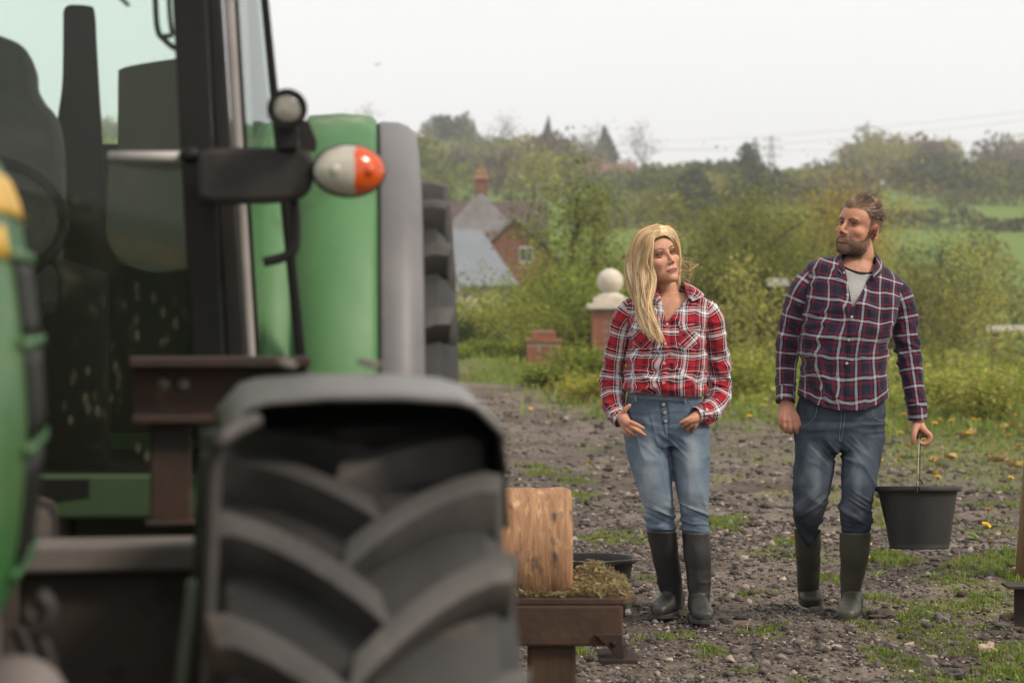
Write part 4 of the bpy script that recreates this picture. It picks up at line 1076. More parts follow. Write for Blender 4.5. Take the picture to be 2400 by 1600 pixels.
add('badge_mark', ellipsoid((hood_x(yb, 1.365) + 0.004, yb, 1.365), (0.003, 0.004, 0.011), None, 12, 8), m_redbadge, bd_)
for z0, z1 in ((1.325, 1.415), (1.20, 1.305), (1.05, 1.175)):
    hood_patch('side_vent', -0.64, -0.20, z0, z1, 0.0015, m_black, ny=8, nz=6)
for z in (1.318, 1.425, 1.19, 1.04):
    hood_patch('vent_rib', -0.66, -0.18, z - 0.008, z + 0.004, 0.006, m_green, ny=8, nz=2)
grille_m = pmat('grille_mesh', (0.085, 0.055, 0.045), (0.12, 0.08, 0.065), scale=30, rough=0.8)
add('grille', prism([(-0.20, 1.02), (0.20, 1.02), (0.225, 1.20), (0.21, 1.40), (-0.21, 1.40), (-0.225, 1.20)], -0.812, -0.798, 'xz'), grille_m, hood, smooth=False)
# hoses and front support under the nose
for i, pts in enumerate([[(88, 1395), (112, 1420), (104, 1462), (70, 1478)], [(60, 1440), (92, 1490), (118, 1560), (122, 1640)], [(40, 1470), (66, 1530), (90, 1600), (95, 1660)]]):
    add('hose', tube(catmull([TL(a, b_, 3.0 + 0.06 * i) for a, b_ in pts], 18), 0.010 + 0.003 * (i == 0), 8), m_plastic, tractor)
c0 = TL(40, 1640, 2.95)
add('front_weight', ellipsoid(tuple(c0), (0.062, 0.06, 0.055), None, 16, 10), m_dusty, tractor)
add('front_support', box((0, -0.35, 0.80), (0.40, 0.9, 0.30)), m_ironframe, tractor, smooth=False, bevel=0.02)
add('engine_block', box((0, 0.55, 0.82), (0.46, 1.2, 0.48)), m_ironframe, tractor, smooth=False, bevel=0.03)
add('transmission', box((0, 1.9, 0.75), (0.62, 1.9, 0.44)), m_ironframe, tractor, smooth=False, bevel=0.03)
add('front_axle', join([box((0, 0.0, 0.56), (1.25, 0.16, 0.17)), ]), m_green, tractor, smooth=False, bevel=0.03)
add('rear_axle', tube([(-1.0, 2.45, 0.87), (-0.5, 2.45, 0.87), (0.5, 2.45, 0.87), (1.0, 2.45, 0.87)], [0.10, 0.17, 0.17, 0.10], 18), m_green, tractor)
a = TL(112, 1278, 4.05); b_ = TL(486, 1276, 4.12)
zt, zb = CAMZ - (1276 - HOR) * 4.08 / FPX, CAMZ - (1342 - HOR) * 4.08 / FPX
xm, ym = (a[0] + b_[0]) / 2, (a[1] + b_[1]) / 2
add('cross_beam', box((xm, ym + 0.07, (zt + zb) / 2), (abs(b_[0] - a[0]) + 0.12, 0.14, zt - zb)), m_dusty, tractor, smooth=False, bevel=0.008)
add('belly_plate', box((xm, ym + 0.09, zb - 0.24), (abs(b_[0] - a[0]) + 0.10, 0.10, 0.475)), m_ironframe, tractor, smooth=False, bevel=0.01)

# rusty loader bracket
def pbox(name, x0, x1, y0, y1, Y, depth, material, parent=tractor, bevel=0.004):
    c_ = TL((x0 + x1) / 2, (y0 + y1) / 2, Y); w_ = (x1 - x0) * Y / FPX; h_ = (y1 - y0) * Y / FPX
    return add(name, box((c_[0], c_[1] + depth / 2, c_[2]), (w_, depth, h_)), material, parent, smooth=False, bevel=bevel)
lb = pbox('loader_bracket', 312, 722, 862, 972, 4.60, 0.03, m_rust)
pbox('top_flange', 304, 728, 838, 861, 4.54, 0.13, m_rust, lb)
pbox('bottom_flange', 310, 506, 973, 993, 4.54, 0.13, m_rust, lb)
pbox('upright', 352, 448, 994, 1222, 4.58, 0.05, m_rust, lb)
pbox('foot_plate', 340, 456, 1222, 1232, 4.55, 0.10, m_rust, lb)
for px in (383, 430):
    c_ = TL(px, 900, 4.595)
    add('bolt', lathe([(0.0125, 0), (0.0125, 0.010), (0.007, 0.014)], 8, tuple(c_), R=np.array([[1, 0, 0], [0, 0, -1.0], [0, 1, 0]])), m_dusty, lb)

# cab
def bar(name, b0, t0, Yb, depth, material, parent=tractor, Yt=None, top=-950, bevel=0.006):
    """upright bar: b0 = (left px, right px, row) at the foot, t0 the same higher up; carried on in a straight line to the roof"""
    Yt = Yt or Yb
    def ext(i): return b0[i] + (t0[i] - b0[i]) * (top - b0[2]) / (t0[2] - b0[2])
    P0, P1 = TL(b0[0], b0[2], Yb), TL(b0[1], b0[2], Yb); Q0, Q1 = TL(ext(0), top, Yt), TL(ext(1), top, Yt)
    d = np.array([0, depth, 0])
    return add(name, hexa([P0, P1, P1 + d, P0 + d, Q0, Q1, Q1 + d, Q0 + d]), material, parent, smooth=False, bevel=bevel)
bar('windscreen_pillar', (466, 540, 1120), (404, 484, 0), 4.90, 0.07, m_black)
bar('door_frame', (545, 597, 1120), (484, 521, 0), 4.98, 0.06, m_plastic)
bar('door_seal', (597, 616, 1120), (524, 549, 0), 5.02, 0.02, m_trim)
bar('door_rubber', (616, 628, 1120), (549, 559, 0), 5.03, 0.03, m_black)
bar('rear_door_post', (698, 722, 880), (612, 630, 0), 5.12, 0.04, m_black)
# far side pillars and roof complete the cab
for x, y in ((-0.72, 1.42), (-0.74, 2.55)):
    add('cab_post', hexa([(x - .04, y, 0.95), (x + .04, y, 0.95), (x + .04, y + .07, 0.95), (x - .04, y + .07, 0.95), (x * 0.9 - .04, y + .06, 2.62), (x * 0.9 + .04, y + .06, 2.62), (x * 0.9 + .04, y + .13, 2.62), (x * 0.9 - .04, y + .13, 2.62)]), m_black, tractor, smooth=False)
roof = add('cab_roof', box((0, 2.13, 2.72), (1.55, 1.75, 0.20)), m_green, tractor, smooth=False, bevel=0.06)
# glazing
A, B = TL(-620, 1112, 4.93), TL(470, 1112, 4.93); C_, D_ = TL(410, -950, 4.97), TL(-560, -950, 4.97)
def pane(name, q, material, parent=tractor, th=0.005):
    q = np.array(q); n_ = np.cross(q[1] - q[0], q[3] - q[0]); n_ = n_ / np.linalg.norm(n_) * th
    return add(name, hexa(list(q) + list(q + n_)), material, parent, smooth=False)
pane('windscreen', [A, B, C_, D_], m_glass_mud)
pane('rear_window', [(-0.70, 2.93, 1.78), (0.70, 2.93, 1.78), (0.62, 2.98, 2.6), (-0.62, 2.98, 2.6)], m_glass)
pane('door_glass', [TL(622, 1090, 5.04), TL(712, 880, 5.93), TL(535, -900, 5.93), TL(452, -900, 5.04)], m_glass_side)
# cab body below the glass
add('cab_floor', box((0.0, 2.1, 0.985), (1.3, 1.45, 0.04)), m_black, tractor, smooth=False)
add('cab_rear_panel', box((-0.02, 2.92, 1.37), (1.42, 0.03, 0.82)), m_black, tractor, smooth=False)
add('cab_side_panel', box((0.62, 2.40, 1.37), (0.03, 0.95, 0.74)), m_black, tractor, smooth=False)
add('cab_side_panel', box((-0.66, 2.40, 1.37), (0.03, 0.95, 0.74)), m_black, tractor, smooth=False)
s0, s1 = TL(-700, 1112, 4.86), TL(548, 1112, 4.92)
zt, zb = CAMZ - (1112 - HOR) * 4.9 / FPX, CAMZ - (1216 - HOR) * 4.9 / FPX
add('cab_sill', hexa([(s0[0], s0[1], zb), (s1[0], s1[1], zb), (s1[0], s1[1] + .08, zb), (s0[0], s0[1] + .08, zb), (s0[0], s0[1], zt), (s1[0], s1[1], zt), (s1[0], s1[1] + .08, zt), (s0[0], s0[1] + .08, zt)]), m_greenrust, tractor, smooth=False, bevel=0.008)
# interior
def pslab(name, poly, Y, depth, material, parent=tractor, bevel=0.0):
    P = [TL(a, b_, Y) for a, b_ in poly]; n_ = len(P); d = np.array([0, depth, 0])
    V = np.array(P + [p_ + d for p_ in P]); F = [tuple(range(n_)), tuple(range(2 * n_ - 1, n_ - 1, -1))] + [(i, i + n_, (i + 1) % n_ + n_, (i + 1) % n_) for i in range(n_)]
    return add(name, (V, F), material, parent, smooth=False, bevel=bevel)
def smooth_poly(pts, n=60):
    return [tuple(q) for q in catmull(pts, n)]
seat = pslab('seat', smooth_poly([(-330, 640), (-320, 300), (-260, 130), (-160, 78), (-40, 76), (25, 92), (62, 118), (82, 165), (86, 205), (105, 240), (138, 290), (150, 420), (140, 640)], 70), 5.72, 0.14, m_seatf, bevel=0.02)
cs = TL(-100, 660, 5.55)
add('seat_cushion', box((cs[0], cs[1] - 0.12, cs[2] - 0.02), (0.50, 0.48, 0.13)), m_seatf, seat, smooth=False, bevel=0.04)
add('seat_base', box((cs[0], cs[1] - 0.05, 1.17), (0.34, 0.36, 0.33)), m_black, seat, smooth=False, bevel=0.02)
pslab('console_column', smooth_poly([(128, 520), (128, 345), (136, 270), (146, 190), (148, 60), (149, 26), (160, 13), (184, 12), (210, 15), (221, 27), (226, 110), (231, 200), (240, 345), (244, 520)], 60), 6.0, 0.06, m_black)
pslab('equipment_box', smooth_poly([(274, 620), (276, 300), (277, 180), (283, 162), (330, 150), (425, 136), (470, 132)], 30) + [(480, 640)], 6.1, 0.10, m_cabin)
pslab('inner_panel', smooth_poly([(256, 384), (250, 480), (252, 560), (285, 612), (350, 636), (420, 632), (462, 618)], 30) + [(462, 384)], 5.45, 0.03, m_cabin)  # dark olive panel with a rounded foot, low in the cab
pslab('dash_console', [(60, 660), (90, 590), (250, 640), (255, 1110), (40, 1110)], 5.25, 0.2, m_black, bevel=0.01)
sw = TL(-60, 520, 5.2)
tt = np.linspace(0, 2 * math.pi, 33)
V, F = tube([(0.19 * math.cos(a), 0.12 * math.sin(a), 0.14 * math.sin(a)) for a in tt], 0.014, 8)
st_ = add('steering_wheel', (V + sw, F), m_black, tractor)
add('steering_column', tube([tuple(sw), (sw[0], sw[1] - 0.25, 1.05)], 0.035, 10), m_black, st_)
loopp = [(362, -60), (366, 40), (372, 78), (384, 92), (404, 110), (424, 118)]
add('grab_handle', join([tube(catmull([TL(a, b_, 5.3) for a, b_ in loopp], 20), 0.0065, 8), tube(catmull([TL(a, b_, 5.3) for a, b_ in [(392, -60), (398, 40), (404, 84)]], 12), 0.005, 8), tube([TL(378, 86, 5.3), TL(404, 84, 5.3)], 0.0055, 8)]), m_black, tractor)
wp = add('wiper', tube([TL(255, 366, 4.86), TL(345, 368, 4.84), TL(432, 368, 4.84)], [0.010, 0.012, 0.012], 8), m_trim, tractor)
add('wiper_pivot', ellipsoid(tuple(TL(446, 364, 4.83)), (0.022, 0.022, 0.018), None, 14, 8), m_black, wp)
add('aerial_tip', tube([TL(255, -30, 5.0), TL(302, 14, 5.0)], 0.005, 6), m_black, tractor)

# lamp arm with indicator and round work lamp
arm = pslab('lamp_arm', smooth_poly([(466, 468), (464, 400), (470, 356), (520, 346), (620, 345), (700, 346), (728, 360), (738, 400), (728, 445), (700, 466), (640, 474), (560, 476), (500, 476)], 60), 4.78, 0.09, m_plastic, bevel=0.012)
ci = TL(818, 400, 4.76); rx, rz_ = 0.0700, 0.0495
EV, EF = ellipsoid((0, 0, 0), (rx, 0.040, rz_), None, 48, 24)
xs = 0.010
def half(sel):
    keep = [f for f in EF if sel(np.mean([EV[i][0] for i in f])) and np.mean([EV[i][1] for i in f]) < 0.004]
    used = sorted({i for f in keep for i in f}); mp_ = {k: i for i, k in enumerate(used)}
    return EV[used] + ci, [tuple(mp_[i] for i in f) for f in keep]
m_clear = pmat('clear_lens', (0.46, 0.42, 0.35), (0.36, 0.33, 0.27), scale=25, rough=0.2, spec=0.6)
m_amber = pmat('amber_lens', (0.62, 0.085, 0.008), (0.50, 0.06, 0.006), scale=25, rough=0.15, spec=0.6)
body = add('indicator', ellipsoid((ci[0], ci[1] + 0.012, ci[2]), (rx + 0.004, 0.035, rz_ + 0.004), None, 40, 20), m_black, arm)
add('clear_lens', half(lambda x: x <= xs), m_clear, body); add('amber_lens', half(lambda x: x > xs), m_amber, body)
for sx_ in (-0.028, 0.036):
    add('bulb_reflector', ellipsoid((ci[0] + sx_, ci[1] - 0.034, ci[2]), (0.012, 0.006, 0.012), None, 12, 8), m_clear if sx_ < 0 else m_amber, body)
cw_ = TL(672, 257, 4.72)
RW = np.array([[1, 0, 0], [0, 0, -1.0], [0, 1, 0]])
wl = add('work_lamp', lathe([(0.012, -0.05), (0.032, -0.03), (0.0385, 0.0), (0.0395, 0.018), (0.0345, 0.02), (0.034, 0.012)], 32, tuple(cw_), R=RW, cap=False), m_black, arm)
m_lamp = pmat('work_lamp_lens', (0.24, 0.225, 0.19), (0.13, 0.12, 0.10), scale=55, rough=0.2, spec=0.6)
add('lamp_lens', lathe([(0.034, 0.012), (0.02, 0.016), (0.002, 0.018)], 32, tuple(cw_), R=RW), m_lamp, wl)
pbox('lamp_stalk', 650, 700, 296, 350, 4.75, 0.04, m_black, arm)
pslab('lamp_bracket', [(700, 285), (722, 282), (742, 330), (742, 352), (706, 352)], 4.80, 0.05, m_plastic, arm)
add('grab_rail', tube(catmull([TL(690, 470, 4.85), TL(693, 540, 4.85), TL(688, 585, 4.85), TL(660, 604, 4.85), TL(618, 614, 4.85)], 24), 0.0105, 10), m_plastic, tractor)
pbox('hinge_bracket', 648, 668, 806, 846, 5.3, 0.05, m_rust)
# ------------------------------------------------------------------ the two walkers
class Person:
    def __init__(self, px0, Yp, label):
        self.Yp = Yp; self.Xp = (px0 - 1200) * Yp / FPX
        self.root = empty('person', (self.Xp, Yp, 0)); tag(self.root, label, 'person')
    def W(self, px, py, dy=0.0):
        Y = self.Yp + dy
        return np.array([(px - 1200) * Y / FPX - self.Xp, dy, CAMZ - (py - HOR) * Y / FPX])
    def path(self, pts): return [self.W(*p) for p in pts]

m_skin, t, b = nodes_of('skin')
a = t.nodes.new('ShaderNodeAttribute'); a.attribute_name = 'Col'
f, h = noise_fac(t, 90.0, lo=0.3, hi=0.7)
c = mixc(t, f, mixc(t, 1.0, a.outputs['Color'], (0.84, 0.77, 0.74), 'MULTIPLY'), a.outputs['Color'])
t.links.new(c, b.inputs['Base Color']); b.inputs['Roughness'].default_value = 0.56; b.inputs['Specular IOR Level'].default_value = 0.3
b.inputs['Subsurface Weight'].default_value = 0.12; b.inputs['Subsurface Radius'].default_value = (0.012, 0.005, 0.003); b.inputs['Subsurface Scale'].default_value = 0.6
bump_to(t, b, h, 0.12, 0.002)

def plaid(name, period, stops, rough=0.85, gain=1.0, vperiod=None):
    """woven check: one stripe sequence in the warp, the same in the weft, laid over each other half and half"""
    m, t, b = nodes_of(name)
    uvn = t.nodes.new('ShaderNodeUVMap'); uvn.uv_map = 'UVMap'
    sp = t.nodes.new('ShaderNodeSeparateXYZ'); t.links.new(uvn.outputs[0], sp.inputs[0])
    outs = []
    for ax, per in (('X', period), ('Y', vperiod or period)):
        mu = t.nodes.new('ShaderNodeMath'); mu.operation = 'MULTIPLY'; mu.inputs[1].default_value = 1.0 / per; t.links.new(sp.outputs[ax], mu.inputs[0])
        fr = t.nodes.new('ShaderNodeMath'); fr.operation = 'FRACT'; t.links.new(mu.outputs[0], fr.inputs[0])
        r = t.nodes.new('ShaderNodeValToRGB'); r.color_ramp.interpolation = 'CONSTANT'; e = r.color_ramp.elements
        e[0].position = 0.0; e[0].color = c4(stops[0][1]); e[1].position = stops[1][0]; e[1].color = c4(stops[1][1])
        for p_, c_ in stops[2:]:
            n_ = e.new(p_); n_.color = c4(c_)
        t.links.new(fr.outputs[0], r.inputs[0]); outs.append(r.outputs[0])
    c = mixc(t, 0.5, outs[0], outs[1])
    f, h = noise_fac(t, 35.0, lo=0.25, hi=0.75, coord='UV')
    c = mixc(t, f, mixc(t, 1.0, c, (0.82, 0.82, 0.82), 'MULTIPLY'), c)
    t.links.new(c, b.inputs['Base Color']); b.inputs['Roughness'].default_value = rough; b.inputs['Specular IOR Level'].default_value = 0.15
    b.inputs['Sheen Weight'].default_value = 0.15
    wv = t.nodes.new('ShaderNodeTexNoise'); wv.inputs['Scale'].default_value = 900; t.links.new(uvn.outputs[0], wv.inputs['Vector'])
    bump_to(t, b, wv.outputs['Fac'], 0.2, 0.0006)
    return m
RED, BLK, WHT, MAR, GRY = (0.40, 0.014, 0.024), (0.018, 0.016, 0.030), (0.80, 0.76, 0.76), (0.12, 0.007, 0.016), (0.40, 0.38, 0.42)
m_plaid_r = plaid('red_check_cotton', 0.098, [(0, RED), (0.13, BLK), (0.25, RED), (0.31, MAR), (0.35, WHT), (0.375, MAR), (0.45, BLK), (0.50, WHT), (0.525, MAR), (0.57, GRY), (0.60, WHT), (0.70, GRY), (0.73, BLK), (0.78, WHT), (0.805, MAR), (0.87, RED)])
NAV, DRD, WH2, NAV2 = (0.013, 0.016, 0.034), (0.15, 0.010, 0.028), (0.66, 0.68, 0.72), (0.03, 0.033, 0.06)
m_plaid_n = plaid('navy_check_cotton', 0.074, [(0, NAV), (0.22, DRD), (0.34, NAV), (0.445, WH2), (0.465, NAV2), (0.488, WH2), (0.516, NAV2), (0.539, WH2), (0.559, NAV), (0.66, DRD), (0.78, NAV)], vperiod=0.077)

def denim(name, dark, mid, pale):
    m, t, b = nodes_of(name)
    a = t.nodes.new('ShaderNodeAttribute'); a.attribute_name = 'Col'          # red channel: wear
    sp = t.nodes.new('ShaderNodeSeparateColor'); t.links.new(a.outputs['Color'], sp.inputs[0])
    f1, _ = noise_fac(t, 11.0, detail=7, lo=0.3, hi=0.7)
    f2, h = noise_fac(t, 260.0, detail=2, lo=0.25, hi=0.75, stretch=(1, 1, 0.5))
    ad = t.nodes.new('ShaderNodeMath'); ad.operation = 'MULTIPLY_ADD'; ad.inputs[1].default_value = 0.22; t.links.new(f1, ad.inputs[0]); t.links.new(sp.outputs[0], ad.inputs[2])
    r = t.nodes.new('ShaderNodeValToRGB'); e = r.color_ramp.elements
    e[0].position = 0.05; e[0].color = c4(dark); e[1].position = 0.5; e[1].color = c4(mid); n_ = e.new(1.0); n_.color = c4(pale)
    t.links.new(ad.outputs[0], r.inputs[0])
    c = mixc(t, f2, mixc(t, 1.0, r.outputs[0], (0.78, 0.80, 0.84), 'MULTIPLY'), r.outputs[0])
    t.links.new(c, b.inputs['Base Color']); b.inputs['Roughness'].default_value = 0.9; b.inputs['Specular IOR Level'].default_value = 0.12
    bump_to(t, b, h, 0.25, 0.001)
    return m
m_denim_l = denim('light_blue_denim', (0.055, 0.082, 0.125), (0.150, 0.195, 0.245), (0.34, 0.375, 0.405))
m_denim_d = denim('dark_blue_denim', (0.020, 0.027, 0.041), (0.068, 0.084, 0.110), (0.215, 0.235, 0.26))
m_seam_l = pmat('denim_stitch', (0.24, 0.27, 0.30), rough=0.9)
m_seam_d = pmat('dark_denim_stitch', (0.16, 0.17, 0.18), rough=0.9)
m_seam_dk = pmat('denim_dark_seam', (0.035, 0.055, 0.09), rough=0.9)
m_boot_b = pmat('black_rubber_boot', (0.022, 0.0205, 0.019), (0.032, 0.030, 0.028), scale=7, rough=0.42, spec=0.45, rough2=0.58, layers=(((0.055, 0.046, 0.038), 6.0, 0.62, 0.90),))
m_boot_g = pmat('dark_green_rubber_boot', (0.038, 0.037, 0.024), (0.056, 0.052, 0.036), scale=7, rough=0.42, spec=0.45, rough2=0.58, layers=(((0.085, 0.070, 0.050), 6.0, 0.60, 0.85),))
m_sole = pmat('boot_sole', (0.020, 0.018, 0.016), (0.065, 0.052, 0.042), scale=14, rough=0.85)
m_button = pmat('shirt_button', (0.42, 0.36, 0.30), rough=0.35)
m_brass = pmat('jeans_button', (0.45, 0.38, 0.30), (0.35, 0.28, 0.2), scale=40, rough=0.4, metal=0.6)
m_tee = pmat('grey_marl_jersey', (0.40, 0.385, 0.37), (0.33, 0.32, 0.31), scale=120, rough=0.95)
m_teeband = pmat('dark_neck_rib', (0.022, 0.026, 0.022), rough=0.95)
m_eye = pmat('eye_white', (0.17, 0.14, 0.125), rough=0.4, spec=0.2)
m_iris = pmat('iris', (0.030, 0.022, 0.016), rough=0.45, spec=0.15)

# ---------- cloth shapes
def ring_surface(p, ctrl, nr=150, na=150):
    """ctrl rows: photo row, left edge, right edge, depth in front, depth behind, squareness, right-hand drop in rows, depth of axis"""
    C = catmull(ctrl, nr)
    phi = np.linspace(-math.pi, math.pi, na, endpoint=False)
    s_, c_ = np.sin(phi), np.cos(phi)
    V = np.zeros((nr, na, 3)); U = np.zeros((nr, na, 2))
    vlen = 0.0
    for i, (py, xl, xr, df, db, ex, tilt, yc) in enumerate(C):
        k = p.Yp / FPX
        cx = ((xl + xr) / 2 - 1200) * k - p.Xp; a = (xr - xl) / 2 * k; z = CAMZ - (py - HOR) * k
        x = a * np.sign(s_) * np.abs(s_) ** (2 / ex); y = -np.where(c_ > 0, df, db) * np.sign(c_) * np.abs(c_) ** (2 / ex)
        zz = z - tilt * k * x / max(a, 1e-4) * 0.5
        V[i] = np.stack([cx + x, yc + y, zz], 1)
        d = np.linalg.norm(np.diff(np.vstack([V[i], V[i][:1]]), axis=0), axis=1)
        arc = np.concatenate([[0], np.cumsum(d)[:-1]]); j0 = na // 2
        U[i, :, 0] = arc - arc[j0]
        U[i, :, 1] = -z
    return V, U, phi, C

def grid_faces(nr, na, closed=True):
    i = np.arange(nr - 1)[:, None]; j = np.arange(na if closed else na - 1)[None, :]
    k = (j + 1) % na
    return np.stack([i * na + j, i * na + k, (i + 1) * na + k, (i + 1) * na + j], -1).reshape(-1, 4)

def push(V, amount):
    """move a (rows x around) surface outwards"""
    du = np.roll(V, -1, 1) - np.roll(V, 1, 1); dv = np.gradient(V, axis=0)
    n = np.cross(dv, du); n /= np.linalg.norm(n, axis=-1)[..., None] + 1e-9
    return V + n * amount[..., None], n

def sleeve(p, pts, radii, nr=90, na=56, folds=None, flat=1.0, u0=0.0, v0=0.0, up=(0, 1, 0)):
    P = catmull([p.W(*q) for q in pts], nr); r = catmull(np.array(radii)[:, None], nr)[:, 0]
    T, N, B = frames(P, up)
    phi = np.linspace(-math.pi, math.pi, na, endpoint=False)
    V = P[:, None, :] + (N[:, None, :] * np.cos(phi)[None, :, None] + B[:, None, :] * np.sin(phi)[None, :, None] * flat) * r[:, None, None]
    L = np.concatenate([[0], np.cumsum(np.linalg.norm(np.diff(P, axis=0), axis=1))])
    rm = np.mean(r)
    U = np.stack([np.broadcast_to(phi * rm * 1.0 + u0, (nr, na)), np.broadcast_to((L + v0)[:, None], (nr, na))], -1).copy()
    if folds is not None:
        d = folds(V, np.broadcast_to(phi, (nr, na)), np.broadcast_to(L[:, None] / L[-1], (nr, na)), np.broadcast_to(L[:, None], (nr, na)))
        V, _ = push(V, d * np.sign(1.0)) if False else (V + (V - P[:, None, :]) / r[:, None, None] * d[..., None], None)
    return V, U, P, r

def crest(P, scale, seed, width=0.17):            # sharp crease lines where the noise crosses zero
    return np.exp(-(vnoise(P, scale, seed) / width) ** 2)

def ridged(P, scale, seed, sharp=1.6):
    return (1 - np.abs(vnoise(P, scale, seed)) * sharp)

def sleeve_folds(amp, seed, elbow=0.55, twist=1.0, freq=26.0):
    def f(V, phi, v, L):
        Q = np.stack([np.cos(phi) * 0.9, np.sin(phi) * 0.9, L * freq + twist * phi * 0.5], -1)
        n = ridged(Q, 1.0, seed) * 0.45 + 0.3 * vnoise(Q, 2.1, seed + 3) + 0.75 * crest(Q * 0.8, 1.0, seed + 9, 0.22) - 0.3
        w = 0.35 + 0.9 * np.exp(-((v - elbow) / 0.20) ** 2) + 0.7 * np.exp(-((v - 0.97) / 0.10) ** 2)
        return amp * n * w
    return f

class Cloth:
    """surface of a shirt body with helpers to lay things onto its front"""
    def __init__(self, p, V):
        self.p = p; n = np.zeros_like(V); _, n = push(V, np.zeros(V.shape[:2]))
        cen = V.mean(axis=1, keepdims=True); sgn = np.sign(np.sum(n * (V - cen), -1, keepdims=True)); n = n * np.where(sgn == 0, 1, sgn)
        self.V = V.reshape(-1, 3); self.n = n.reshape(-1, 3); self.U = None
        Y = p.Yp + self.V[:, 1]
        self.px = 1200 + (self.V[:, 0] + p.Xp) * FPX / Y; self.py = HOR - (self.V[:, 2] - CAMZ) * FPX / Y
        self.front = self.V[:, 1] < np.repeat(V[:, :, 1].mean(1), V.shape[1]) + 0.01
    def on(self, px, py, off=0.003):
        d = (self.px - px) ** 2 + (self.py - py) ** 2 + np.where(self.front, 0, 1e9)
        i = np.argpartition(d, 12)[:12]; w = 1 / (d[i] + 6.0); w /= w.sum()
        q = (self.V[i] * w[:, None]).sum(0); n = (self.n[i] * w[:, None]).sum(0); n /= np.linalg.norm(n)
        # slide onto the exact sight line at that depth, then lift off
        e = self.p.W(px, py, q[1])
        return e + n * off, n
    def patch(self, quad, nx=14, ny=14, off=0.003, rot=0.0, scale=None, pxc=0.0):
        q = np.array(quad, float); V, U = [], []
        k = self.p.Yp / FPX
        for j in range(ny + 1):
            for i in range(nx + 1):
                a, b_ = i / nx, j / ny
                pxy = q[0] * (1 - a) * (1 - b_) + q[1] * a * (1 - b_) + q[2] * a * b_ + q[3] * (1 - a) * b_
                edge = min(a, 1 - a, b_, 1 - b_)
                V.append(self.on(pxy[0], pxy[1], off * (0.35 + 0.65 * min(1, edge * 8)))[0])
                x, y = (pxy[0] - pxc) * k, (pxy[1] - HOR) * k - CAMZ
                if self.U is not None and rot == 0.0:
                    dd = (self.px - pxy[0]) ** 2 + (self.py - pxy[1]) ** 2 + np.where(self.front, 0, 1e9)
                    ii = np.argpartition(dd, 5)[:5]; ww = 1 / (dd[ii] + 0.5); ww /= ww.sum(); U.append(tuple((self.U[ii] * ww[:, None]).sum(0))); continue
                U.append((x * math.cos(rot) - y * math.sin(rot), x * math.sin(rot) + y * math.cos(rot)))
        F = [(j * (nx + 1) + i, j * (nx + 1) + i + 1, (j + 1) * (nx + 1) + i + 1, (j + 1) * (nx + 1) + i) for j in range(ny) for i in range(nx)]
        return np.array(V), F, np.array(U)
    def line(self, pts, n=24, off=0.003): return [self.on(a, b_, off)[0] for a, b_ in catmull(pts, n)]
    def button(self, px, py, r, material, parent, name='button', off=0.004):
        c_, n = self.on(px, py, off)
        z = n / np.linalg.norm(n); x = np.cross((0, 0, 1), z); x /= np.linalg.norm(x); y = np.cross(z, x)
        return add(name, lathe([(r, -0.002), (r, 0.0015), (r * 0.7, 0.0026), (r * 0.3, 0.0016), (0.0003, 0.0016)], 14, tuple(c_), R=np.stack([x, y, z], 1)), material, parent)

def inside_poly(x, y, poly):
    ins = np.zeros(len(x), bool); n = len(poly)
    for i in range(n):
        x0, y0 = poly[i]; x1, y1 = poly[(i + 1) % n]
        c_ = ((y0 > y) != (y1 > y)) & (x < (x1 - x0) * (y - y0) / (y1 - y0 + 1e-9) + x0)
        ins ^= c_
    return ins

def shirt_body(p, V, U, F, hole, name, material, parent):
    cl = Cloth(p, V); cl.U = U.reshape(-1, 2)
    keep = np.ones(len(F), bool)
    if hole is not None:
        fx = cl.px[F].mean(1); fy = cl.py[F].mean(1); fr = cl.front[F].all(1)
        keep = ~(inside_poly(fx, fy, hole) & fr)
        # draw the cut edge onto the drawn line
        bd = np.intersect1d(np.unique(F[keep]), np.unique(F[~keep]))
        H = np.array(hole, float); H2 = np.roll(H, -1, 0); VV = V.reshape(-1, 3)
        for i in bd:
            q = np.array([cl.px[i], cl.py[i]]); e = H2 - H; tt = np.clip(((q - H) * e).sum(1) / ((e * e).sum(1) + 1e-9), 0, 1); c_ = H + e * tt[:, None]
            j = np.argmin(((c_ - q) ** 2).sum(1)); VV[i] = p.W(c_[j][0], c_[j][1], VV[i][1])
        V = VV.reshape(V.shape)
    # split the seam at the back so the check does not smear
    o = add(name, (V.reshape(-1, 3), F[keep]), material, parent, uv=U.reshape(-1, 2))
    s_ = o.modifiers.new('thick', 'SOLIDIFY'); s_.thickness = 0.0022; s_.offset = -1
    return o, cl

def limb_shape(p, rows, dys, depth=1.0, n=26, m=24):
    """closed leg shape from photo rows (row, left, right) with its own depth along the way"""
    R = catmull([(a, b_, c_, d) for (a, b_, c_), d in zip(rows, dys)], n)
    t_ = np.linspace(0, 2 * math.pi, m, endpoint=False); rings = []
    for py, xl, xr, dy in R:
        k = (p.Yp + dy) / FPX
        cx = ((xl + xr) / 2 - 1200) * k - p.Xp; a = (xr - xl) / 2 * k; z = CAMZ - (py - HOR) * k
        rings.append(np.stack([cx + a * np.cos(t_), dy + a * depth * np.sin(t_), np.full(m, z)], 1))
    return loft(rings, True, True)

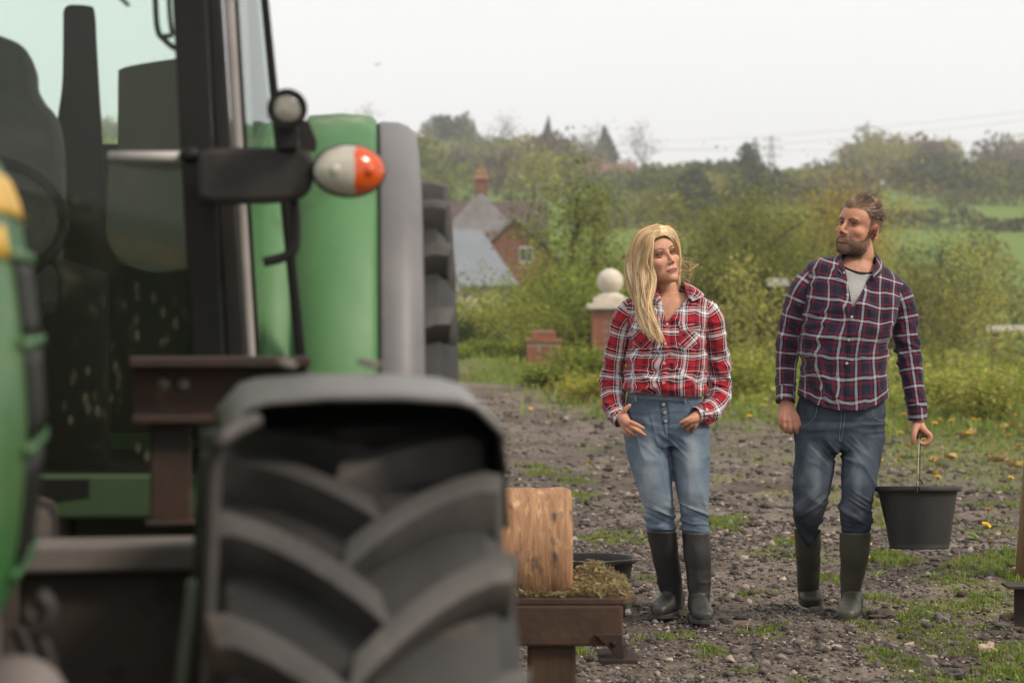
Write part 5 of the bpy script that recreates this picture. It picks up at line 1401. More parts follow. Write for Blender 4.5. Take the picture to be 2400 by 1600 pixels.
def hair_tubes(S, r0, cols, taper=0.35):
    """S: strands x points x 3 -> thin ribbons, each turned its own way"""
    n, k, _ = S.shape
    T = np.gradient(S, axis=1); T /= np.linalg.norm(T, axis=2)[..., None] + 1e-9
    rr_ = np.random.default_rng(n); ref = rr_.normal(0, 0.55, (n, 1, 3)) + np.array([0.1, -0.9, 0.2])
    A = np.cross(T, ref); A /= np.linalg.norm(A, axis=2)[..., None] + 1e-9
    rad = (r0 if np.ndim(r0) else np.full(n, r0))[:, None] * np.linspace(1, taper, k)[None, :]
    V = np.stack([S - A * rad[..., None], S + A * rad[..., None]], 2)
    base = (np.arange(n) * k * 2)[:, None] + (np.arange(k - 1) * 2)[None, :]
    F = np.stack([base, base + 1, base + 3, base + 2], -1).reshape(-1, 4)
    return V.reshape(-1, 3), F, np.repeat(cols, k * 2, 0)

def resample(P, n): return catmull(P, n)

def guide_strands(guides, n, k, spread, wave, seed, tips=0.06):
    r = np.random.default_rng(seed)
    G = np.array([resample(g, k) for g in guides])
    # strands gather into locks that close up towards the tips
    nl = max(6, n // 62); lock = r.random(nl) * (len(G) - 1)
    li = r.integers(0, nl, n)
    s_ = np.clip(lock[li] + r.normal(0, 0.15, n), 0, len(G) - 1.001)
    t_ = np.linspace(0, 1, k)
    sl_ = np.clip(lock[li][:, None] + (s_ - lock[li])[:, None] * (1 - 0.62 * t_ ** 0.8)[None, :], 0, len(G) - 1.001)
    i = sl_.astype(int); f = (sl_ - i)[..., None]; kk = np.arange(k)[None, :]
    S = G[i, kk] * (1 - f) + G[np.minimum(i + 1, len(G) - 1), kk] * f
    loff = r.normal(0, spread, (nl, 3))[li][:, None, :]; soff = r.normal(0, spread * 0.55, (n, 3))[:, None, :]
    S = S + loff * np.clip(t_ * 2.2, 0.10, 1)[None, :, None] + soff * (np.clip(t_ * 3, 0.3, 1) * (1 - 0.35 * t_))[None, :, None]
    ph = r.random((nl, 3)) * 6.28; fr = 1.0 + 1.5 * r.random((nl, 1))
    wv = np.sin(t_[None, :, None] * 6.28 * fr[li][:, :, None] + ph[li][:, None, :]) * (wave * np.array([1.25, 0.8, 0.5])) * (t_ ** 1.1)[None, :, None]
    S = S + wv + r.normal(0, 0.0022, (n, 1, 3)) * np.sin(t_ * 9 + 2)[None, :, None]
    cut = 1 - tips * r.random(n)
    S = np.stack([np.stack([np.interp(t_ * cut[q], t_, S[q, :, d]) for d in range(3)], 1) for q in range(n)])
    return S, li, nl

# ---------- heads: canonical axes, face towards -y, eye line at z = 0
def head_parts(male):
    """broad forms first grown together and smoothed, then nose, lips, brow and ears set on"""
    B, E = [], []
    def e(L, c_, r, R=None): L.append(ellipsoid(c_, r, R, 28, 18))
    if male:
        e(B, (0, 0.012, 0.036), (0.080, 0.100, 0.089)); e(B, (0, -0.036, 0.034), (0.068, 0.058, 0.060)); e(B, (0, -0.030, -0.030), (0.068, 0.060, 0.066))
        e(B, (0, -0.032, -0.075), (0.060, 0.058, 0.044)); e(B, (0, -0.070, -0.100), (0.032, 0.026, 0.024)); e(B, (0, -0.0725, -0.070), (0.036, 0.025, 0.028))
        for s_ in (-1, 1):
            e(B, (s_ * 0.042, -0.056, -0.028), (0.026, 0.026, 0.022)); e(B, (s_ * 0.050, -0.012, -0.078), (0.018, 0.034, 0.028)); e(B, (s_ * 0.026, -0.078, 0.018), (0.026, 0.016, 0.013))
            e(E, (s_ * 0.0108, -0.0955, -0.0405), (0.0085, 0.0115, 0.0080))
        E.append(tube([(0, -0.084, 0.010), (0, -0.096, -0.010), (0, -0.107, -0.027), (0, -0.1105, -0.0355)], [0.0090, 0.0090, 0.0092, 0.0088], 14, True, True))
        e(E, (0, -0.0915, -0.0680), (0.024, 0.0048, 0.0032)); e(E, (0, -0.0915, -0.0760), (0.021, 0.0052, 0.0042))
    else:
        e(B, (0, 0.012, 0.035), (0.076, 0.095, 0.085)); e(B, (0, -0.035, 0.033), (0.064, 0.055, 0.058)); e(B, (0, -0.030, -0.030), (0.0635, 0.058, 0.063))
        e(B, (0, -0.034, -0.072), (0.051, 0.053, 0.040)); e(B, (0, -0.069, -0.098), (0.025, 0.023, 0.020)); e(B, (0, -0.070, -0.068), (0.031, 0.023, 0.026))
        for s_ in (-1, 1):
            e(B, (s_ * 0.039, -0.057, -0.026), (0.026, 0.025, 0.022)); e(B, (s_ * 0.040, -0.016, -0.072), (0.017, 0.034, 0.028)); e(B, (s_ * 0.026, -0.074, 0.018), (0.024, 0.014, 0.012))
            e(E, (s_ * 0.0088, -0.0912, -0.0385), (0.0072, 0.0098, 0.0066))
        E.append(tube([(0, -0.080, 0.010), (0, -0.090, -0.010), (0, -0.100, -0.028), (0, -0.1030, -0.0350)], [0.0074, 0.0072, 0.0076, 0.0074], 14, True, True))
        e(E, (0, -0.0872, -0.0662), (0.0225, 0.0052, 0.0032)); e(E, (0, -0.0872, -0.0738), (0.0195, 0.0056, 0.0040))
    bm_ = voxel(B, 0.0042, 16); E.append(mesh_vf(bm_)); bpy.data.meshes.remove(bm_)
    for s_ in (-1, 1):     # ears
        k = 1.06 if male else 0.95
        Re = RZ(s_ * 0.45) @ RX(-0.15)
        E.append(ellipsoid((s_ * 0.077 * k, 0.014, -0.012), (0.006, 0.017 * k, 0.030 * k), Re, 18, 14))
        tt = np.linspace(-0.6, 4.3, 22)
        rim = np.array([(s_ * 0.004, -0.014 * k * math.cos(q) + 0.0, 0.028 * k * math.sin(q)) for q in tt[::-1]])
        E.append(tube(rim @ Re.T + np.array([s_ * 0.080 * k, 0.014, -0.010]), 0.0042, 8, True, True))
        E.append(ellipsoid((s_ * 0.077 * k, 0.006, -0.038 * k), (0.005, 0.007, 0.009), None, 12, 8))
    return E

EYE_X, EYE_Y = 0.031, -0.0685
def face_sculpt(C, male):
    """sockets, eye corners, mouth line, philtrum, cheeks: small in- and outward moves of the canonical surface"""
    x, y, z = C.T; ax = np.abs(x); D = np.zeros(len(C)); fr = y < -0.03
    def g(cx, cz, sx, sz): return np.exp(-((ax - cx) / sx) ** 2 - ((z - cz) / sz) ** 2) * fr
    D -= 0.0085 * g(EYE_X, 0.001, 0.016, 0.0095)
    D -= 0.0035 * g(0.018, -0.004, 0.007, 0.010)
    D -= 0.0030 * np.exp(-(ax / 0.022) ** 2 - ((z + (0.0722 if male else 0.0700)) / 0.0018) ** 2) * fr
    D -= 0.0018 * np.exp(-(ax / 0.004) ** 2 - ((z + 0.056) / 0.006) ** 2) * fr
    D -= 0.0028 * np.exp(-(ax / 0.016) ** 2 - ((z + 0.087) / 0.005) ** 2) * fr
    D -= 0.0022 * np.exp(-((ax - (0.027 + 0.25 * np.clip(-0.045 - z, -0.02, 0.03))) / 0.005) ** 2 - ((z + 0.055) / 0.016) ** 2) * fr     # fold beside nose and mouth
    return D

def skin_head_color(C, male, base, r):
    x, y, z = C.T; ax = np.abs(x); fr = (y < -0.03).astype(float)
    col = np.tile(np.array(base), (len(C), 1))
    def blend(w, c_):
        nonlocal col
        w = np.clip(w, 0, 1)[:, None]; col = col * (1 - w) + np.array(c_) * w
    def g(cx, cz, sx, sz): return np.exp(-((ax - cx) / sx) ** 2 - ((z - cz) / sz) ** 2) * fr
    blend(0.35 * g(0.042, -0.030, 0.018, 0.015), np.array(base) * (1.05, 0.72, 0.66))
    blend(0.40 * np.exp(-(ax / 0.012) ** 2 - ((z + 0.036) / 0.012) ** 2) * (y < -0.085), np.array(base) * (1.0, 0.74, 0.68))
    blend(0.62 * g(EYE_X, 0.004, 0.017, 0.011), np.array(base) * (0.72, 0.58, 0.55))  # brown shading painted round the eyes
    blend(0.55 * (ax > 0.068) * (np.abs(z + 0.01) < 0.05) * (np.abs(y - 0.012) < 0.03), np.array(base) * (1.05, 0.66, 0.58))
    lz = 0.0715 if male else 0.0700
    lip = np.clip(1.35 - ((ax / (0.027 if male else 0.0265)) ** 2 + ((z + lz) / (0.0080 if male else 0.0088)) ** 2), 0, 1) * (y < -0.07)
    blend(np.clip(lip * 2.2, 0, 1) * (0.6 if male else 0.85), (0.36, 0.13, 0.11) if male else (0.26, 0.065, 0.065))
    blend(0.8 * np.exp(-(ax / 0.021) ** 4 - ((z + lz) / 0.0016) ** 2) * (y < -0.07), (0.11, 0.035, 0.03))
    blend(0.7 * np.exp(-((ax - 0.0075) / 0.0035) ** 2 - ((z + 0.0455) / 0.0028) ** 2) * (y < -0.08), (0.10, 0.04, 0.03))        # nostrils
    # brows
    bz = (0.0150 + 0.006 * np.sin(np.clip((ax - 0.012) / 0.036, 0, 1) * 2.6)) if male else (0.0165 + 0.0085 * np.sin(np.clip((ax - 0.012) / 0.036, 0, 1) * 2.4))
    bw = (0.0056 if male else 0.0046) * np.clip(1.25 - (ax - 0.012) / 0.05, 0.3, 1)
    br = np.exp(-((z - bz) / bw) ** 2) * ((ax > 0.011) & (ax < 0.050)) * fr
    blend(br * (0.9 if male else 0.9), (0.040, 0.022, 0.014) if male else (0.060, 0.032, 0.018))
    return col

def scalp_mask_m(C):
    x, y, z = C.T; ax = np.abs(x)
    line = np.interp(y, [-0.10, -0.075, -0.05, -0.03, -0.012, 0.0, 0.02, 0.045, 0.08, 0.11], [0.072, 0.068, 0.064, 0.040, -0.012, -0.015, 0.022, -0.045, -0.062, -0.07])
    line = line - 0.006 * np.exp(-(ax / 0.018) ** 2) * (y < -0.04)
    ear = np.exp(-(((ax - 0.078) / 0.016) ** 2 + ((z + 0.012) / 0.036) ** 2 + ((y - 0.012) / 0.026) ** 2) ** 2)
    return sstep(-0.006, 0.008, z - line) * (1 - np.clip(ear * 1.6, 0, 1))
def beard_mask_m(C):
    x, y, z = C.T; ax = np.abs(x)
    # upper border runs from the sideburn to the corner of the moustache
    up = np.interp(y, [-0.12, -0.095, -0.08, -0.055, -0.03, -0.012, 0.0], [-0.052, -0.052, -0.055, -0.064, -0.050, -0.012, 0.005])
    m_ = sstep(0.004, -0.008, z - up) * sstep(0.012, -0.004, y) * sstep(-0.150, -0.128, z)
    lips = np.exp(-((ax / 0.024) ** 2 + ((z + 0.0720) / 0.0082) ** 2) ** 2)
    must = np.exp(-((z + 0.0565) / 0.0075) ** 2) * (ax < 0.034) * (y < -0.06)
    soul = np.exp(-(ax / 0.010) ** 2 - ((z + 0.088) / 0.006) ** 2)
    bare = np.exp(-(((ax - 0.020) / 0.010) ** 2 + ((z + 0.090) / 0.004) ** 2))
    return np.clip(np.maximum(m_, must) * (1 - lips) - 0.4 * bare * (y < -0.06), 0, 1)

def build_head(p, centre, R, scale, male, base):
    """returns closed shapes in the person's axes and a function to the canonical axes"""
    parts = []
    for V, F in head_parts(male): parts.append(((V * scale) @ R.T + centre, F))
    return parts, (lambda P: ((P - centre) @ R) / scale)

def eyes(p, body, centre, R, scale, male, base, gaze):
    def place(V): return (V * scale) @ R.T + centre
    for s_ in (-1, 1):
        c_ = np.array([s_ * EYE_X, EYE_Y, 0.0]); re = 0.0122
        V, F = ellipsoid(c_, re, None, 20, 14); add('eyeball', (place(V), F), m_eye, body)
        g_ = np.array([gaze[0], -1.0, gaze[1]]); g_ /= np.linalg.norm(g_)
        zx = np.cross((0, 0, 1), g_); zx /= np.linalg.norm(zx); zy = np.cross(g_, zx)
        V, F = lathe([(0.0070, re * 0.82), (0.0056, re * 0.94), (0.0005, re * 1.035)], 16, (0, 0, 0), np.stack([zx, zy, g_], 1))
        add('iris', (place(V + c_), F), m_iris, body)
        # lids: shells round the eyeball with a dark lash edge
        for up_, lo, hi in ((1, math.radians(4 if male else 15), math.radians(80)), (-1, math.radians(-75), math.radians(-8 if male else -12))):
            rows_, colr_ = [], []
            for i in range(7):
                el = lo + (hi - lo) * i / 6
                ring = []
                for j in range(15):
                    az = math.radians(-78 + 156 * j / 14); cl_ = abs(j - 7) / 7.0
                    e2 = el * (1 - 0.62 * cl_ ** 2) if (i == 0 and up_ > 0) or (i == 6 and up_ < 0) else el
                    rr = re * 1.05
                    ring.append((c_[0] + rr * math.sin(az) * math.cos(e2), c_[1] - rr * math.cos(az) * math.cos(e2), c_[2] + rr * math.sin(e2)))
                rows_.append(ring)
                edge = (up_ > 0 and i == 0) or (up_ < 0 and i == 6)
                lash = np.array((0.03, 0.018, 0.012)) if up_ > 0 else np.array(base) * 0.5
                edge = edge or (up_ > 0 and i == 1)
                colr_ += [lash if edge else np.array(base) * (0.66, 0.54, 0.50)] * 15  # lids tinted shadowy brown, socket shade put into the colour
            V, F = loft(rows_, False, False)
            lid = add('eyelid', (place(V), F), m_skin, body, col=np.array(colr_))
            sm_ = lid.modifiers.new('thick', 'SOLIDIFY'); sm_.thickness = 0.0008

def capsules(p, chains):
    return [tube(catmull([p.W(*q[:3]) for q in ch], max(6, 3 * len(ch))), catmull(np.array([[q[3]] for q in ch]), max(6, 3 * len(ch)))[:, 0], 14, True, True) for ch in chains]

def collar(p, cl, pts_top, pts_out, name, material, parent, lift=0.0):
    """folded collar leaf: rows of photo points with depth, from back to tip"""
    A = catmull([p.W(*q) for q in pts_top], 20); B = catmull([p.W(*q) for q in pts_out], 20)
    M = (A + B) / 2 + np.array([0, -0.006, 0.006])
    V, F = loft([A, M, B], False, False)
    s_ = np.linspace(0, 1, 20); w_ = np.linalg.norm(A - B, axis=1).mean(); L = np.linalg.norm(np.diff(A, axis=0), axis=1).sum()
    U = np.concatenate([np.stack([s_ * L, np.full(20, k * w_)], 1) for k in (0, 0.5, 1)])
    o = add(name, (V, F), material, parent, uv=U)
    m_ = o.modifiers.new('thick', 'SOLIDIFY'); m_.thickness = 0.003; m_.offset = 0
    return o

def boot(p, parent, shaft_rows, shaft_dy, foot, width, name, material, heel_lift=0.0, top_cut=None):
    """rubber boot: shaft shape and foot shape grown together; foot = heel point, toe point in the person's axes"""
    heel, ball, toe = [np.array(q, float) for q in foot]
    sh = limb_shape(p, shaft_rows, shaft_dy, 1.12)
    d = toe - heel; L = np.linalg.norm(d); d /= L
    side = np.cross(d, (0, 0, 1.0)); side /= np.linalg.norm(side); upv = np.cross(side, d)
    rings = []
    prof = [(-0.02, 0.62, 0.045, 0.075), (0.05, 0.80, 0.05, 0.10), (0.20, 0.84, 0.05, 0.115), (0.40, 0.84, 0.04, 0.098), (0.60, 0.98, 0.03, 0.078), (0.78, 1.02, 0.025, 0.062), (0.92, 0.84, 0.024, 0.052), (0.985, 0.55, 0.026, 0.040), (1.0, 0.30, 0.028, 0.036)]
    C = catmull(prof, 26); tt = np.linspace(0, 2 * math.pi, 24, endpoint=False)
    for f_, w_, zb, zt in C:
        if f_ < 0.6: base_ = heel + (ball - heel) * (f_ / 0.6)
        else: base_ = ball + (toe - ball) * ((f_ - 0.6) / 0.4)
        cz = zt / 2 + 0.012; hz_ = zt / 2
        rings.append([base_ + side * (width / 2 * w_ * np.sign(math.cos(a_)) * abs(math.cos(a_)) ** 0.75) + upv * (cz + hz_ * np.sign(math.sin(a_)) * abs(math.sin(a_)) ** 0.8) for a_ in tt])
    ft = loft(rings, True, True)
    me = voxel([sh, ft], 0.0045, 5)
    V = co(me); n_ = nrm(me)
    V += n_ * (0.0022 * fbm(V * np.array([1, 1, 0.55]), 26.0, 5, 2) + 0.004 * np.clip(ridged(V * np.array([0.6, 0.6, 1.0]), 22.0, 9), 0, 1) * np.exp(-((V[:, 2] - 0.145 - heel_lift) / 0.05) ** 2))[:, None]
    setco(me, V)
    if top_cut is not None:
        bm = bmesh.new(); bm.from_mesh(me)
        bmesh.ops.delete(bm, geom=[v_ for v_ in bm.verts if top_cut(np.array(v_.co))], context='VERTS')
        bm.to_mesh(me); bm.free()
    me.polygons.foreach_set('use_smooth', np.ones(len(me.polygons), bool))
    o = add_me(name, me, material, parent)
    # sole with a separate heel
    rs = []
    for f_ in np.linspace(0, 1, 22):
        w_ = np.interp(f_, [0, .05, .2, .4, .6, .78, .92, 1.0], [.55, .80, .88, .84, 1.02, 1.08, .86, .40])
        base_ = heel + (ball - heel) * (f_ / 0.6) if f_ < 0.6 else ball + (toe - ball) * ((f_ - 0.6) / 0.4)
        th_ = 0.030 if f_ < 0.33 else (0.020 if f_ > 0.42 else 0.024)
        hw = width / 2 * w_ * 1.03
        rs.append([base_ - side * hw - upv * (th_ - 0.022), base_ + side * hw - upv * (th_ - 0.022), base_ + side * hw * 1.02 + upv * 0.020, base_ - side * hw * 1.02 + upv * 0.020])
    add('sole', loft(rs, True, True), m_sole, o, smooth=False, bevel=0.003)
    return o
# ---------- the woman
P1 = Person(1570, 10.3, 'blond woman in red checked shirt, pale jeans and black rubber boots, hands in pockets')
wr = P1.root
SK_F = (0.58, 0.315, 0.205)
# shirt
ctrl = [(670, 1544, 1608, .052, .055, 2.0, 0, .02), (688, 1528, 1630, .066, .066, 2.1, 0, .02), (699, 1494, 1654, .078, .076, 2.2, 0, .02), (713, 1468, 1666, .088, .084, 2.3, 0, .02),
        (742, 1467, 1661, .102, .09, 2.4, 0, .015), (780, 1474, 1654, .120, .094, 2.3, 0, .012), (815, 1478, 1652, .121, .092, 2.2, 0, .012), (860, 1472, 1652, .108, .088, 2.2, 0, .012),
        (893, 1464, 1655, .108, .092, 2.2, 5, .012), (910, 1463, 1654, .114, .096, 2.2, 9, .012), (921, 1470, 1648, .106, .092, 2.2, 12, .012), (925, 1480, 1638, .090, .08, 2.2, 13, .012)]
V, U, phi, C = ring_surface(P1, ctrl, 170, 190)
v = np.linspace(0, 1, 170)[:, None] * np.ones((1, 190))
Q = np.stack([V[..., 0] * 17, V[..., 1] * 12, V[..., 2] * 5], -1)
Q2 = np.stack([V[..., 0] * 6 + V[..., 2] * 9, V[..., 1] * 8, V[..., 2] * 20 - V[..., 0] * 8], -1)
Q3 = np.stack([np.abs(V[..., 0] + 0.01) * 9 - V[..., 2] * 7, V[..., 1] * 4, V[..., 2] * 16 + np.abs(V[..., 0]) * 18], -1)
fold = 0.0135 * ridged(Q, 1.0, 3) * sstep(0.45, 0.95, v) + 0.0095 * ridged(Q2, 1.0, 5) * sstep(0.3, 0.75, v) + 0.0080 * ridged(Q3, 1.0, 8) * sstep(0.95, 0.55, v) * sstep(0.12, 0.3, v) + 0.002 * fbm(V, 30, 4, 2) + (0.0065 * crest(Q2 * 0.75, 1.0, 31, 0.20) * sstep(0.25, 0.6, v) + 0.0060 * crest(Q3 * 0.7, 1.0, 33, 0.18) * sstep(0.9, 0.6, v) * sstep(0.15, 0.3, v)) - 0.003
cen = V.mean(1, keepdims=True); out = V - cen; out[..., 2] = 0; out /= np.linalg.norm(out, axis=-1, keepdims=True) + 1e-6
V = V + out * fold[..., None]
U[..., 0] += 0.009 * vnoise(V, 9, 2) + 0.8 * fold; U[..., 1] += 0.010 * vnoise(V, 8, 6) + 0.9 * fold + 0.02 * np.cos(phi)[None, :] * v
hole_w = [(1538, 655), (1542, 676), (1549, 695), (1554, 722), (1561, 755), (1566, 752), (1592, 722), (1613, 698), (1606, 680), (1604, 655)]
shirt_w, cw1 = shirt_body(P1, V, U, grid_faces(170, 190), hole_w, 'shirt', m_plaid_r, wr)
ev = shirt_w
for nm, pts, rad, fs, u0 in (('sleeve', [(1508, 724, .02), (1484, 723, .022), (1465, 750, .03), (1453, 800, .05), (1442, 855, .07), (1437, 905, .07), (1437, 943, .03), (1445, 971, -.015), (1452, 980, -.035)], [.028, .047, .054, .050, .048, .053, .049, .038, .033], 21, 0.01),
                         ('sleeve', [(1626, 724, .02), (1649, 723, .022), (1667, 750, .03), (1676, 800, .05), (1683, 860, .08), (1685, 912, .08), (1676, 948, .03), (1656, 965, -.03), (1637, 971, -.062)], [.028, .047, .054, .050, .051, .054, .052, .043, .034], 57, 0.03)):
    V, U, Pp, r_ = sleeve(P1, pts, rad, 130, 72, sleeve_folds(0.0115, fs, 0.58, 1.5, 30.0), u0=u0)
    U[..., 0] += 0.01 * vnoise(V, 9, 3)
    sl = add(nm, (V.reshape(-1, 3), grid_faces(130, 72)), m_plaid_r, ev, uv=U.reshape(-1, 2))
    d = Pp[-1] - Pp[-6]; d /= np.linalg.norm(d)
    path = np.array([Pp[-1] - d * 0.030, Pp[-1] - d * 0.012, Pp[-1] + d * 0.012, Pp[-1] + d * 0.018])
    Vc, Fc = tube(catmull(path, 10), [0.0375] * 7 + [0.0375, 0.037, 0.034], 40, cap=False, up=(0, 1, 0))
    Uc = np.stack([np.tile(np.linspace(0, 0.2, 40), 10), np.repeat(np.linspace(0.02, 0.068, 10), 40)], 1)
    add('cuff', (Vc, Fc), m_plaid_r, ev, uv=Uc)
collar(P1, cw1, [(1598, 660, .06), (1604, 664, .01), (1606, 677, -.05), (1614, 699, -.082)], [(1626, 674, .06), (1641, 682, .005), (1649, 694, -.045), (1622, 706, -.092)], 'collar', m_plaid_r, ev)
collar(P1, cw1, [(1550, 662, .06), (1542, 668, .01), (1541, 682, -.05), (1549, 697, -.082)], [(1524, 676, .06), (1512, 684, .005), (1512, 700, -.045), (1535, 712, -.092)], 'collar', m_plaid_r, ev)
for q4 in ([(1549, 695), (1561, 755), (1549, 757), (1536, 700)], [(1613, 698), (1565, 753), (1577, 760), (1626, 708)]):
    Vp, Fp, Up = cw1.patch(q4, 16, 4, 0.007); add('front_facing', (Vp, Fp), m_plaid_r, ev, uv=Up)
# button band, buttons, bias-cut pockets with flaps
Vp, Fp, Up = cw1.patch([(1553, 752), (1570, 752), (1561, 922), (1545, 922)], 4, 40, 0.006, pxc=1562)
add('button_band', (Vp, Fp), m_plaid_r, ev, uv=Up)
for px, py in ((1562, 760), (1559, 806), (1557, 852), (1556, 897)): cw1.button(px, py, 0.0062, m_button, ev, off=0.006)
Vp, Fp, Up = cw1.patch([(1588, 770), (1641, 768), (1637, 822), (1588, 814)], 14, 14, 0.004, rot=0.75)
add('pocket', (Vp, Fp), m_plaid_r, ev, uv=Up)
Vp, Fp, Up = cw1.patch([(1590, 755), (1642, 761), (1640, 776), (1594, 776)], 14, 8, 0.0075, rot=0.2)
add('pocket_flap', (Vp, Fp), m_plaid_r, ev, uv=Up)
Vp, Fp, Up = cw1.patch([(1480, 764), (1532, 772), (1527, 820), (1484, 816)], 14, 14, 0.004, rot=-0.75)
add('pocket', (Vp, Fp), m_plaid_r, ev, uv=Up)
Vp, Fp, Up = cw1.patch([(1480, 756), (1533, 758), (1530, 776), (1483, 774)], 14, 8, 0.0075, rot=-0.3)
add('pocket_flap', (Vp, Fp), m_plaid_r, ev, uv=Up)

# jeans
def jeans(p, hips, legs, depth, size, folds, wear, name, material, parent):
    parts = []
    R = catmull(hips, 24); tt = np.linspace(0, 2 * math.pi, 40, endpoint=False); rings = []
    for py, xl, xr, df, db, tilt in R:
        k = p.Yp / FPX; cx = ((xl + xr) / 2 - 1200) * k - p.Xp; a_ = (xr - xl) / 2 * k; z = CAMZ - (py - HOR) * k
        rings.append(np.stack([cx + a_ * np.sign(np.cos(tt)) * np.abs(np.cos(tt)) ** 0.9, 0.03 + np.where(np.sin(tt) < 0, df, db) * np.sin(tt), z - tilt * k * np.cos(tt) * 0.5], 1))
    parts.append(loft(rings, True, True))
    for rows_, dys in legs: parts.append(limb_shape(p, rows_, dys, depth))
    me = voxel(parts, size, 6)
    for _ in range(1):
        V = co(me); n_ = nrm(me); V = V + n_ * folds(V)[:, None]; setco(me, V)
    Y = p.Yp + V[:, 1]; px = 1200 + (V[:, 0] + p.Xp) * FPX / Y; py = HOR - (V[:, 2] - CAMZ) * FPX / Y
    w_ = np.clip(wear(px, py, V, n_), 0, 1)
    set_col(me, np.stack([w_, w_, w_], 1))
    me.polygons.foreach_set('use_smooth', np.ones(len(me.polygons), bool))
    o = add_me(name, me, material, parent)
    # for laying seams on
    class S: pass
    c_ = Cloth.__new__(Cloth); c_.p = p; c_.V = V; c_.n = n_; c_.px = px; c_.py = py; c_.front = n_[:, 1] < 0.1; c_.U = None
    return o, c_
def zrow(p, py): return CAMZ - (py - HOR) * p.Yp / FPX
def fold_band(V, z0, sz, f, seed, amp, x0=None, sx=0.1, skew=0.0):
    q = np.stack([V[:, 0] * 5 + V[:, 2] * skew, V[:, 1] * 5, V[:, 2] * f + V[:, 0] * skew * 2.0], 1)
    w_ = np.exp(-((V[:, 2] - z0) / sz) ** 2)
    if x0 is not None: w_ = w_ * np.exp(-((V[:, 0] - x0) / sx) ** 2)
    return amp * (crest(q, 1.0, seed, 0.20) + 0.5 * crest(q, 1.7, seed + 1, 0.22) - 0.45) * w_
def folds_w(V):
    d = fold_band(V, zrow(P1, 1205), 0.050, 30, 3, 0.0125, skew=6) + fold_band(V, zrow(P1, 1235), 0.03, 40, 5, 0.010) + fold_band(V, zrow(P1, 1040), 0.05, 24, 7, 0.0095, 0.0, 0.09, 12)
    d = d + fold_band(V, zrow(P1, 985), 0.05, 34, 9, 0.0045) + 0.0030 * crest(np.stack([V[:, 0] * 13 + V[:, 2] * 3, V[:, 1] * 8, V[:, 2] * 5], 1), 1.0, 12) + 0.0018 * fbm(V, 16, 2, 2)
    # seat crease where the legs part
    d = d - 0.010 * np.exp(-((V[:, 0] + 0.003) / 0.010) ** 2 - ((V[:, 2] - zrow(P1, 1030)) / 0.045) ** 2) * (V[:, 1] < 0.03)
    return d
def wear_w(px, py, V, n_):
    th = np.exp(-((px - 1517) / 26) ** 2 - ((py - 1110) / 75) ** 2) + np.exp(-((px - 1622) / 24) ** 2 - ((py - 1085) / 80) ** 2)
    return 0.30 + 0.48 * th * (n_[:, 1] < 0.2) + 0.25 * np.exp(-((py - 1185) / 20) ** 2) - 0.18 * sstep(1030, 930, py) + 0.06 * vnoise(V, 30, 3)
jw, cj1 = jeans(P1, [(914, 1476, 1640, .100, .095, 14), (935, 1472, 1648, .103, .105, 12), (965, 1467, 1657, .105, .115, 6), (1000, 1463, 1664, .104, .118, 0), (1025, 1463, 1664, .098, .112, 0), (1046, 1474, 1656, .085, .095, 0)],
            [([(1000, 1463, 1563), (1060, 1467, 1569), (1120, 1486, 1574), (1175, 1504, 1579), (1210, 1512, 1580), (1250, 1519, 1583), (1300, 1528, 1586)], [.03, .025, .02, .02, .04, .06, .10]),
             ([(1000, 1569, 1664), (1060, 1571, 1665), (1120, 1580, 1663), (1160, 1587, 1662), (1205, 1595, 1662), (1250, 1600, 1661), (1300, 1604, 1660)], [.03, .02, .01, .0, .015, .03, .04])],
            1.0, 0.0058, folds_w, wear_w, 'jeans', m_denim_l, wr)
# waistband, belt loops, button fly, seams
k = P1.Yp / FPX
tt = np.linspace(0, 2 * math.pi, 64, endpoint=False)
def wring(py, xl, xr, df, db, tilt): 
    cx = ((xl + xr) / 2 - 1200) * k - P1.Xp; a_ = (xr - xl) / 2 * k; z = CAMZ - (py - HOR) * k
    return np.stack([cx + a_ * np.sign(np.cos(tt)) * np.abs(np.cos(tt)) ** 0.9, 0.03 + np.where(np.sin(tt) < 0, df, db) * np.sin(tt), z - tilt * k * np.cos(tt) * 0.5], 1)
wb = add('waistband', loft([wring(911, 1476, 1641, .103, .098, 14), wring(916, 1474, 1643, .107, .102, 14), wring(934, 1471, 1649, .110, .112, 12), wring(937, 1471, 1649, .107, .109, 12)], True, False), m_denim_l, jw, col=np.full((256, 3), 0.38))
for px, py in ((1491, 926), (1604, 929)):
    Vp, Fp, Up = cj1.patch([(px - 3.5, py - 16), (px + 3.5, py - 16), (px + 4, py + 16), (px - 3, py + 16)], 3, 8, 0.010)
    add('belt_loop', (Vp, Fp), m_denim_l, jw, col=np.full((len(Vp), 3), 0.55))
cj1.button(1550.5, 925, 0.0085, m_brass, jw, off=0.009)
for px, py in ((1555, 948), (1558, 967), (1560, 987)): cj1.button(px, py, 0.0072, m_brass, jw, off=0.004)
for pts in ([(1545, 918), (1548, 950), (1553, 985), (1560, 1015), (1567, 1034)], [(1562, 935), (1568, 970), (1568, 1005), (1566, 1030)]):
    add('seam', tube(cj1.line(pts, 24, 0.0015), 0.0012, 5), m_seam_dk, jw)
for pts in ([(1487, 936), (1480, 948), (1476, 958)], [(1609, 933), (1617, 946), (1626, 954)]):
    add('pocket_seam', tube(cj1.line(pts, 12, 0.002), 0.0013, 5), m_seam_l, jw)
